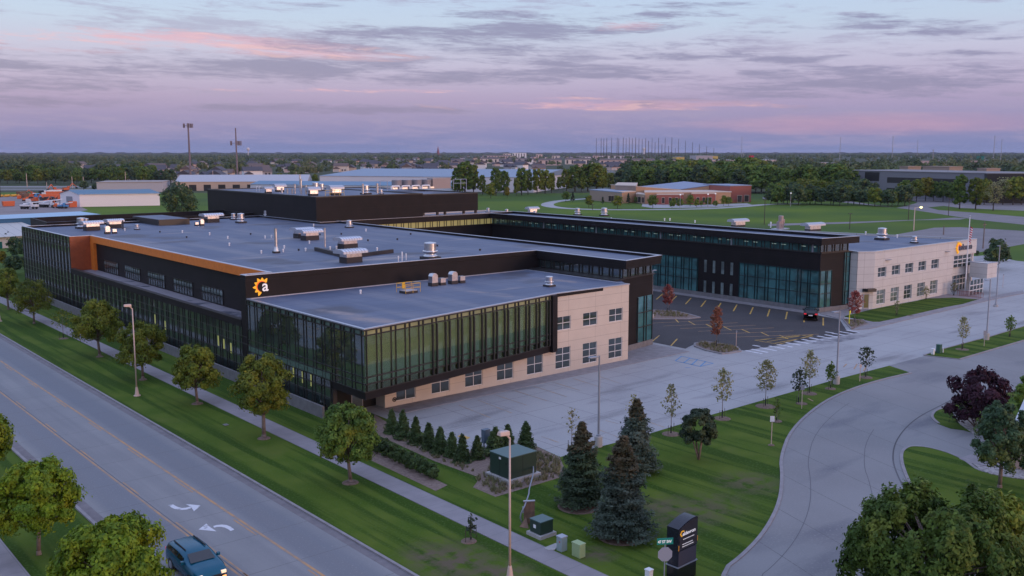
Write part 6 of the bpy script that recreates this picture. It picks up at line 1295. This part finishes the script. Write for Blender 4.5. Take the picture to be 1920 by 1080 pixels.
# ================================================================ masts and distant verticals
def mast(label, px, py, top, r, heads, grp='mobile phone masts'):
    q = G(px, py); h = HT(q, top); t = thing('antenna_mast', label, 'antenna mast', (q.x,q.y,0), 0, grp); pm = bpy.data.materials.get('mast_brown') or mat('mast_brown', (.20,.15,.16), .7)
    MB().cyl((0,0,0),(0,0,h),r,r*.6,10).build('pole', pm, t)
    for z, rad in heads:
        z = h-z; m = MB()
        for i in range(3):
            a = R(20+120*i); m.cyl((0,0,z),(rad*math.cos(a),rad*math.sin(a),z),.12,n=5)
            for k in (-.8,0,.8): x = rad*math.cos(a)-k*math.sin(a)*1.3; y = rad*math.sin(a)+k*math.cos(a)*1.3; m.box(x-.22,x+.22,y-.22,y+.22,z-1.3,z+1.3)
        m.build('antenna_panels', pm, t)
    return t
mast('taller left mobile mast with antenna panels at the very top', 358, 350, 231, .75, [(1.5,2.6)]); mast('right mobile mast with a spike above its antenna panels', 446, 352, 240, .6, [(9,3.0)])
nets = [631,667,687,709,745,787,799,832,854,878,900,925,950,974,1000,1021,1048,1071,1096,1122,1146,1172,1196,1223,1246,1298,1351,1403,1458,1512]; tops = [236,236,238,236,234,234,238,232,238,232,237,231,238,242,236,256,234,266,233,282,232,294,230,310,242,257,268,282,296,309]
protoN = None
for i, (x, tp) in enumerate(zip(nets, tops)):
    px = 960+x/4; py = 300+(i%4)*1.2 if px < 1260 else 299; q = G(px, py); h = HT(q, 200+tp/4)
    if protoN is None:
        protoN = thing('net_pole', 'tall thin black pole of the driving-range row on the horizon', 'net pole', (q.x,q.y,0), 0, 'driving range net poles', (1,1,h)); MB().cyl((0,0,0),(0,0,1),.8,.6,6).build('pole', 'frame', protoN)
    else: dup(protoN, (q.x,q.y,0), 0, scale=(1,1,h))
for px, py, tp, lab in ((1390,300,256,'high-mast light left of the red sign tower, above the belt trees'),(1574,304,258,'first high-mast light over the right-hand woods'),(1672,306,256,'high-mast light left of the road bridge'),(1719,300,262,'high-mast light at the left end of the road bridge'),(1862,306,255,'taller high-mast light right of the road bridge'),(1876,303,262,'shorter high-mast light at the far right'),(1748,312,281,'black mast rising behind the dark office block'),(1394,300,285,'short pole beside the high-mast light')):
    t = pole('mast_light', lab, px, py, tp, .7, 'pole_grey', 'mast light', 'high-mast lights on the horizon'); h = HT(G(px,py), tp); MB().lathe([(1.6,h-.6),(1.8,h),(.3,h+.3)], n=10).build('lamp_ring', 'pole_grey', t)
for px, py, tp, lab in ((51,351,325,'highway lamp above the yard'),(136,353,331,'timber pole at the back of the yard'),(88,354,342,'thin black pole behind the yard machines'),(157,350,331,'short highway lamp right of the timber pole'),(236,348,322,'highway lamp over the grey shed'),(367,350,326,'thin lamp behind the tan long building'),(400,348,320,'thin lamp right of the left mast'),(1153,330,315,'pale pole among the far houses left of the belt trees'),(1142,328,311,'second pale pole among the far houses'),(556,348,322,'thin pole left of the pale warehouse'),(1,370,343,'dark thick post at the left edge of the yard')): pole('lamp_post', lab, px, py, tp, .22, 'pole_tan' if px > 5 else 'frame', 'pole', 'thin poles in the middle distance')
def wtower(label, px, py, top, fat):
    q = G(px, py); h = HT(q, top); t = thing('water_tower', label, 'water tower', (q.x,q.y,0)); wm = mat('tower_white', (.62,.56,.56), .6)
    if fat: MB().lathe([(h*.14,0),(h*.14,h*.62),(h*.17,h*.66),(h*.21,h*.74),(h*.22,h*.94),(h*.15,h)], n=20).build('tank', wm, t)
    else: MB().lathe([(h*.06,0),(h*.045,h*.6),(h*.16,h*.72),(h*.19,h*.86),(h*.10,h*.98),(.5,h)], n=18).build('tank', wm, t)
wtower('stout pinkish water tower among the net poles', 1207, 291, 277, True); wtower('small white water tower on a slim stem at upper left', 465.5, 293, 276.5, False)
q = G(821.5,292.5); h = HT(q, 277); t = thing('church', 'far red church spire on the skyline', 'church', (q.x,q.y,0)); MB().box(-5,5,-5,5,0,h*.5).box(5,34,-9,9,0,h*.22).build('tower', mat('church_red', (.22,.05,.05), .8), t); MB().add([(-5,-5,h*.5),(5,-5,h*.5),(5,5,h*.5),(-5,5,h*.5),(0,0,h*1.25)], [(0,1,4),(1,2,4),(2,3,4),(3,0,4)]).build('spire', bpy.data.materials['church_red'], t)
# ================================================================ distant buildings
FLAT = {}
def cm_(name, c_, r_=.8): 
    if name not in FLAT: FLAT[name] = mat(name, c_, r_)
    return FLAT[name]
def bld(name, label, a, b, h, depth, wall, roof, gable=0, group=None, cat='building', wins=None, parapet=0, ovh=.4, cap=None):
    """wall from ground pixel a to ground pixel b; depth away from the viewer"""
    A0 = G(*a); B0 = G(*b); u = (B0-A0).xy; L_ = u.length; u.normalize(); t = thing(name, label, cat, (A0.x,A0.y,0), math.atan2(u.y,u.x), group)
    MB().box(0,L_,0,depth,0,h).build('wall', wall, t)
    if gable:
        m = MB(); o_ = ovh; m.add([(-o_,-o_,h),(L_+o_,-o_,h),(L_+o_,depth+o_,h),(-o_,depth+o_,h),(-o_,depth/2,h+gable),(L_+o_,depth/2,h+gable)], [(0,1,5,4),(2,3,4,5),(0,4,3),(1,2,5),(0,3,2,1)]); m.build('roof', roof, t)
    else: MB().box(-.2,L_+.2,-.2,depth+.2,h+.002,h+.35).build('roof', roof, t)
    if wins:
        for x0, x1, z0, z1 in wins:
            MB().box(x0*L_,x1*L_,-.06,-.01,z0,z1).build('window', 'frame', t)
    return t
wh = cm_('metal_white', (.72,.68,.70)); whb = cm_('metal_white_blue', (.50,.55,.66)); blr = cm_('blue_metal_roof', (.10,.20,.31), .55); grr = cm_('grey_metal_roof', (.42,.42,.46), .6); tan_ = cm_('tan_wall', (.56,.42,.32)); dkr = cm_('dark_shingle', (.07,.065,.08)); brn = cm_('brown_shingle', (.14,.10,.09)); pk = cm_('pink_siding', (.66,.48,.43)); crm = cm_('cream_siding', (.70,.60,.53)); gsi = cm_('grey_siding', (.42,.41,.45)); wsi = cm_('white_siding', (.82,.78,.78)); skyroof = cm_('sky_metal_roof', (.20,.26,.35), .55)
s0, s1, s3 = G(150,388), G(300,385.2), G(114,385.6); s2 = s1+(s3-s0); t = thing('storage_shed', 'long white metal shed with blue roof beside the gravel yard', 'building', s0); Z3 = Vector((0,0,1))
q_ = [Vector((0,0,0)), s1-s0, s2-s0, s3-s0]; rd0 = q_[3]*.5; rd1 = q_[1]+q_[3]*.5
MB().add(q_+[p+Z3*5 for p in q_]+[rd0+Z3*6.3, rd1+Z3*6.3], [(0,1,5,4),(1,2,6,5),(2,3,7,6),(3,0,4,7),(4,8,7),(5,6,9)]).build('wall', cm_('shed_white', (.80,.76,.78)), t)
uu_ = (q_[1]).normalized()*.5; vv_ = q_[3].normalized()*.5
MB().add([-uu_-vv_+Z3*4.85, q_[1]+uu_-vv_+Z3*4.85, rd1+uu_+Z3*6.45, rd0-uu_+Z3*6.45, q_[3]-uu_+vv_+Z3*4.85, q_[2]+uu_+vv_+Z3*4.85], [(0,1,2,3),(3,2,5,4)]).build('roof', cm_('shed_blue', (.07,.17,.26), .5), t)
nn_ = Vector((-q_[3].y,q_[3].x,0)).normalized()*(.06); nn_ = nn_ if nn_.dot(q_[1]) < 0 else -nn_
MB().add([q_[3]*.36+nn_, q_[3]*.68+nn_, q_[3]*.68+nn_+Z3*3.9, q_[3]*.36+nn_+Z3*3.9], [(0,1,2,3)]).build('overhead_door', 'pole_grey', t)
bld('grey_shed', 'grey flat-roofed shed with tan top behind the white shed', (182,361), (305,360), 5.2, 30, gsi, cm_('tan_roof', (.33,.28,.26)))
bld('long_tan_building', 'long tan low building with pale metal roof left of the roof block', (330,358), (576,357), 5.0, 26, tan_, grr, 3.6, wins=[(.1+.11*i,.155+.11*i,0,3.4) for i in range(8)])
bld('pale_warehouse', 'big white warehouse with blue-grey roof beyond the roof block', (600,356), (1000,361), 8.0, 120, wh, skyroof, 3.2, wins=[(.34+.018*i,.345+.018*i,2,5) for i in range(14)]+[(.66,.69,2,4),(.72,.725,2,4)])
bld('blue_roof_hall', 'low hall with sky-blue roof right behind the roof block', (560,364), (850,366), 4.6, 30, whb, blr, 1.6)
bld('blue_roof_hall', 'small blue-roofed hall left of the tan building end', (470,362), (570,363), 4.6, 22, whb, blr, 1.6)
bld('garden_shed', 'small white shed behind the field poplars', (1041,352), (1052,352), 3.0, 6, wsi, grr, 1.2)
# blue-roofed neighbour at the left edge
nb = thing('blue_roofed_building', 'cream metal building with blue fascia roof at the left edge behind the office', 'building', (0,0,0))
a = G(-90,472); b = G(41,463); u = (b-a).xy.normalized(); v_ = Vector((-u.y,u.x)); v_ = v_ if v_.dot(FW.xy) > 0 else -v_; L_ = 21
def NB(x, y, z): p = a.xy+u*x+v_*y; return (p.x,p.y,z)
MB().add([NB(0,0,0),NB(L_,0,0),NB(L_,22,0),NB(0,22,0),NB(0,0,2.6),NB(L_,0,2.6),NB(L_,22,2.6),NB(0,22,2.6)],[(0,1,5,4),(1,2,6,5),(2,3,7,6),(3,0,4,7),(4,5,6,7)]).build('wall', crm, nb)
MB().add([NB(-20,-.6,2.6),NB(L_+.5,-.6,2.6),NB(L_+.5,17.8,4.4),NB(-20,17.8,4.4),NB(-20,-.6,2.45),NB(L_+.5,-.6,2.45),NB(L_+.5,17.8,2.7),NB(-20,17.8,2.7)],[(0,1,2,3),(4,5,1,0),(1,5,6,2),(4,0,3,7)]).build('sloped_roof', over(mat('cream_metal_roof', (.50,.48,.45), .6), lambda t, c_: tmix(t, tgrid(t, 2.4, 0, .05), c_, (.22,.22,.24))), nb)
bfm = mat('blue_fascia', (.02,.12,.24), .5); MB().add([NB(-20,17.9,0),NB(L_+20,17.9,0),NB(L_+20,17.9,5.35),NB(-20,17.9,5.35),NB(-20,30,0),NB(L_+20,30,0),NB(L_+20,30,5.6),NB(-20,30,5.6)],[(0,1,2,3),(1,5,6,2),(4,0,3,7),(5,4,7,6)]).build('blue_fascia', bfm, nb)
MB().add([NB(-20,17.7,5.4),NB(L_+20.2,17.7,5.4),NB(L_+20.2,30,5.66),NB(-20,30,5.66)],[(0,1,2,3)]).build('blue_roof', cm_('light_blue_roof', (.30,.46,.60), .5), nb)
MB().add([NB(8,-.05,0),NB(10.3,-.05,0),NB(10.3,-.05,1.5),NB(8,-.05,1.5)],[(0,1,2,3)]).build('green_door', cm_('green_door', (.0,.12,.09)), nb)
# brick building
SC = thing('brick_building', 'red and tan brick single-storey building with slanted roofs beyond the field', 'building', G(1265,383)); o0 = Vector(SC.location)
bk = cm_('red_brick', (.30,.095,.075)); tb_ = cm_('tan_brick', (.50,.29,.17)); tg = cm_('taupe_brick', (.33,.24,.19)); cst = cm_('cast_stone', (.55,.44,.36)); slr = cm_('slate_roof', (.22,.26,.36), .6)
def sbox(nm, pts, h, m, cap=None, z0=0, slope=None):
    P = [Vector((*p[:2],0))-Vector((o0.x,o0.y,0)) for p in pts]; n = len(P); hs_ = slope or [h]*n
    ar = sum(P[i].x*P[(i+1)%n].y-P[(i+1)%n].x*P[i].y for i in range(n)); 
    if ar < 0: P = P[::-1]; hs_ = hs_[::-1]
    w_ = MB().add([(p.x,p.y,z0) for p in P]+[(p.x,p.y,hh) for p,hh in zip(P,hs_)], [tuple(range(n))[::-1], tuple(range(n,2*n))]+[(i,(i+1)%n,n+(i+1)%n,n+i) for i in range(n)]).build(nm, m, SC)
    c0 = sum(P, Vector())/n; MB().add([(c0.x+(p.x-c0.x)*1.015,c0.y+(p.y-c0.y)*1.015,hh+.02) for p,hh in zip(P,hs_)]+[(c0.x+(p.x-c0.x)*1.015,c0.y+(p.y-c0.y)*1.015,hh+.35) for p,hh in zip(P,hs_)], [tuple(range(n))[::-1], tuple(range(n,2*n))]+[(i,(i+1)%n,n+(i+1)%n,n+i) for i in range(n)]).build('roof', cap or cst, SC); return w_
def back(p, d=(.35,.94), k=20): return Vector((p[0]+d[0]*k, p[1]+d[1]*k))
A1, A2, A3, A4, A5, A6, A7, A8 = [G(*p) for p in ((1138,378.5),(1166,381.5),(1191,379),(1209,382.5),(1231,383),(1368,381),(1369,380),(1408,379))]
sbox('west_wing', [A1,A2,A3,back(A3,k=30),back(A1,k=18)], 4.4, tg, slr); sbox('tan_front', [G(1166,381.5),G(1192,379.5),back(G(1192,379.5),k=5),back(G(1166,381.5),k=5)], 4.5, tb_)
sbox('taupe_block', [G(1192,380.5),G(1209,383),G(1212,380),G(1195,378)], 3.7, tg, cst)
sbox('clerestory_hall', [G(1153,376),G(1192,378),G(1195,370),G(1158,369)], 6.6, tg, cst)
sbox('slanted_hall', [G(1192,378),G(1275,378),back(G(1275,378),k=25),back(G(1192,378),k=25)], 6, tb_, cst, slope=[6.4,4.9,4.9,6.4])
sbox('slanted_hall_right', [G(1275,377),G(1336,377),back(G(1336,377),k=25),back(G(1240,377),k=25)], 6, tb_, slr, slope=[4.9,6.9,7.6,5.0])
fb = sbox('brick_front', [G(1231,383.5),G(1281,383.5),G(1282,379),G(1232,379)], 3.9, bk, cst); fb2 = sbox('tan_band', [G(1209,382.5),G(1370,381.5),G(1370,377),G(1209,378)], 4.6, tb_, cst); sbox('brick_front', [G(1296,383),G(1341,382.5),G(1342,379),G(1297,379)], 4.2, bk, cst)
sbox('east_block', [G(1368,380.5),G(1408,379),back(G(1408,379),k=18),back(G(1368,380.5),k=22)], 7.0, bk, slr); ebs = G(1368,380.5); 
def swin(px, py, w_, z0, z1):
    p = G(px, py)-o0; q = -Vector((FW.x,FW.y,0)).normalized()*.5; u = Vector((RT.x,RT.y,0)); c_ = p+q
    f = MB().add([(c_.x-u.x*w_/2*1.15,c_.y-u.y*w_/2*1.15,z0-.15),(c_.x+u.x*w_/2*1.15,c_.y+u.y*w_/2*1.15,z0-.15),(c_.x+u.x*w_/2*1.15,c_.y+u.y*w_/2*1.15,z1+.15),(c_.x-u.x*w_/2*1.15,c_.y-u.y*w_/2*1.15,z1+.15)],[(0,1,2,3)]).build('window', cst, SC); c_ = c_+q*.1
    MB().add([(c_.x-u.x*w_/2,c_.y-u.y*w_/2,z0),(c_.x+u.x*w_/2,c_.y+u.y*w_/2,z0),(c_.x+u.x*w_/2,c_.y+u.y*w_/2,z1),(c_.x-u.x*w_/2,c_.y-u.y*w_/2,z1)],[(0,1,2,3)]).build('pane', 'frame', f)
for px, py in ((1243,383.7),(1256,383.7),(1268,383.7),(1308,383.2),(1319,383),(1331,383),(1143,379.5),(1148,380),(1198,381.8),(1205,382.8)): swin(px, py, 1.1, .6, 2.9)
for px, py in ((1386,380.3),(1399,379.8)): swin(px, py, 1.8, .4, 3.1)
# dark office block, right
bld('dark_office_block', 'long dark glass and grey concrete office block behind the right-hand trees', (1580,366), (1848,380), 12.2, 40, cm_('office_grey', (.20,.195,.22)), cm_('office_roof', (.20,.19,.20)), wins=[(0,.055,0,11.8),(.17,.28,7.6,11.8),(.34,.84,7.0,9.6),(.34,.84,2,4.6)])
bld('dark_office_block', 'dark glazed stair block and pink panel wing at the right end of the office block', (1848,381), (1930,382), 12.3, 36, 'frame', cm_('office_roof', (.2,.19,.2)), wins=[(.9,.98,2,5)])
for a_, b_, h, lab in (((1727,363),(1777,366),13.9,'tan rooftop plant room, widest one, on the dark office block'),((1829,371),(1846,372),13.6,'small tan plant room at the right of the office block roof'),((1684,360),(1700,361),13.6,'small tan plant room at the left of the office block roof')): bld('plant_room', lab, a_, b_, h, 8, tg, tg)
# store and signs
bld('yellow_store', 'yellow and grey store front peeking over the belt trees', (1268,309), (1283,309), 13, 40, cm_('store_yellow', (.58,.42,.10)), grr)
bld('grey_store', 'grey store block with dark arch over the belt trees', (1305,309), (1336,309), 15, 60, cm_('store_grey', (.42,.38,.40)), grr, wins=[(.32,.62,0,9)])
bld('yellow_store', 'yellow upper wall right of the grey store block', (1336,307), (1346,307), 14, 50, cm_('store_yellow', (.58,.42,.10)), grr); bld('white_store', 'long low white store wall right of the grey store', (1336,309), (1460,309), 8, 80, pk, grr)
bld('sign_tower', 'bright red square sign tower over the belt trees', (1405,307), (1413,307), 14.5, 5, cm_('sign_red', (.60,.02,.06)), cm_('sign_red', (.6,.02,.06)), cat='sign')
t = bld('road_bridge', 'pink-grey concrete road bridge on the right skyline', (1716,309), (1853,309), 6.4, 12, cm_('bridge_conc', (.42,.32,.32)), cm_('bridge_conc', (.42,.32,.32)), cat='bridge')
for i in range(3): MB().box(60+i*170,190+i*170,-.2,-.02,0,3.8).build('opening', 'curb', t)
for px, lab in ((1831,'left'),(1839,'right')): bld('highway_sign', '%s green highway sign board near the road bridge' % lab, (px,303), (px+6,303), 12, 1, cm_('sign_green', (.0,.16,.13)), cm_('sign_green', (0,.16,.13)), cat='sign')
bld('office_row', 'low sunlit tan office row left of the dark office block', (1524,317), (1566,317), 8, 20, tan_, grr, wins=[(.2,.3,1,5),(.5,.62,1,5)])
# apartments
for k, (x0, x1, y, h, lab) in enumerate(((1125,1228,311,8.5,'long pink apartment row under the net poles'),(1238,1268,309,7.5,'hipped apartment block left of the yellow store'),(1125,1190,298.5,9,'far white apartment row among the net poles'),(905,960,298,9,'pinkish long apartment block left of the pale hotel'),(944,958,297,16,'small white hotel block on the skyline, left'),(961,987,297,18,'larger white hotel block on the skyline'),(1005,1017,298,14,'peach gabled block on the skyline'),(1035,1050,299,10,'peach apartment block right of the hotels'),(1080,1107,300,8,'pink flat block before the net poles'),(1112,1124,300,11,'pink-grey block at the first net pole'),(900,935,306,8,'apartment row in the suburb centre left'),(955,1000,308,8,'brown-roofed apartment row below the hotels'),(1010,1052,310,8,'sunlit apartment row right of the gabled house'),(1060,1110,308,8,'grey apartment row below the pink block'))):
    m_ = (pk, crm, wsi)[k % 3]; t = bld('apartment_block', lab, (x0,y), (x1,y), h, 16, m_, brn if h < 12 else grr, 3 if h < 12 else 0, 'apartment blocks in the suburb', 'apartment block'); 
    A_ = MB(); L_ = (G(x1,y)-G(x0,y)).length; n_ = min(30, int(L_/9))
    for i in range(n_): MB().box(i*9+2,i*9+5,-.1,-.02,1,h*.9).build('window', 'curb', t)
# houses
cols = [('cream',crm),('white',wsi),('grey',gsi),('pink',pk),('tan',tan_)]; rcols = [('dark',dkr),('brown',brn),('dark',dkr)]; HP = {}
def hproto(wn, wm, rn, rm_, two):
    t = thing('house', None, 'house', (0,0,0)); hh = 5.4 if two else 3.2; MB().box(-6.5,6.5,-4.5,4.5,0,hh).box(-6.5,-.5,-8,-4.5,0,3).build('wall', wm, t)
    MB().add([(-7,-5.1,hh-.1),(7,-5.1,hh-.1),(7,5.1,hh-.1),(-7,5.1,hh-.1),(-7,0,hh+2.9),(7,0,hh+2.9)],[(0,1,5,4),(2,3,4,5),(0,4,3),(1,2,5)]).add([(-7,-8.5,2.95),(0,-8.5,2.95),(0,-4.4,2.95),(-7,-4.4,2.95),(-3.5,-8.5,5.0),(-3.5,-4.4,5.0)],[(0,1,4),(1,2,5,4),(0,4,5,3)]).build('roof', rm_, t)
    # gable triangles show the wall colour
    MB().add([(-6.55,-4.5,hh),(-6.55,4.5,hh),(-6.55,0,hh+2.6)],[(0,2,1)]).add([(6.55,-4.5,hh),(6.55,4.5,hh),(6.55,0,hh+2.6)],[(0,1,2)]).add([(-6.4,-8.05,3),(-.6,-8.05,3),(-3.5,-8.05,4.8)],[(0,1,2)]).build('gable', wm, t)
    MB().box(-5.6,-1.4,-8.06,-8.01,.1,2.3).build('garage_door', cm_('garage_door', (.5,.47,.47)), t); MB().box(1,2.4,-4.56,-4.51,1,2.4).build('window', 'curb', t); MB().box(3.6,5,-4.56,-4.51,1,2.4).build('window', 'curb', t); return t
for k, (x, y) in enumerate(HOUSES):
    wn, wm = cols[(k*7+3) % 5]; rn, rm_ = rcols[k % 3]; two = (k % 2 == 0); key = (wn, rn, two); p = G(x, y); zone = 'left of the masts' if x < 446 else ('before the church spire' if x < 821 else 'right of the spire')
    lab = 'distant %s house with %s roof among trees, %s' % ((wn+(' two-storey' if two else ' single-storey')), rn, zone); grp = 'houses: %s %s %s %s' % (wn, rn, 'tall' if two else 'low', zone)
    if key not in HP: HP[key] = hproto(wn, wm, rn, rm_, two); o = HP[key]; o.location = (p.x,p.y,0)
    else: o = dup(HP[key], (p.x,p.y,0))
    o.rotation_euler.z = -YAW+random.choice((0, 0, R(90), R(-90), R(25), R(-40)))*1.0; o.scale = (1.15,)*3; o['label'] = lab; o['group'] = grp

# ================================================================ evening air
hzm = bpy.data.materials.new('haze'); hzm.use_nodes = True; ht = hzm.node_tree; ht.nodes.clear()
ho = ht.nodes.new('ShaderNodeOutputMaterial'); pv = ht.nodes.new('ShaderNodeVolumePrincipled'); pv.inputs['Color'].default_value = (.62,.70,.95,1); pv.inputs['Density'].default_value = .00004; pv.inputs['Anisotropy'].default_value = 0
ht.links.new(pv.outputs[0], ho.inputs['Volume'])
MB().box(-K-50, K*3+50, -K-50, K*3+50, -1.2, 75).build('haze', hzm, kind='stuff')
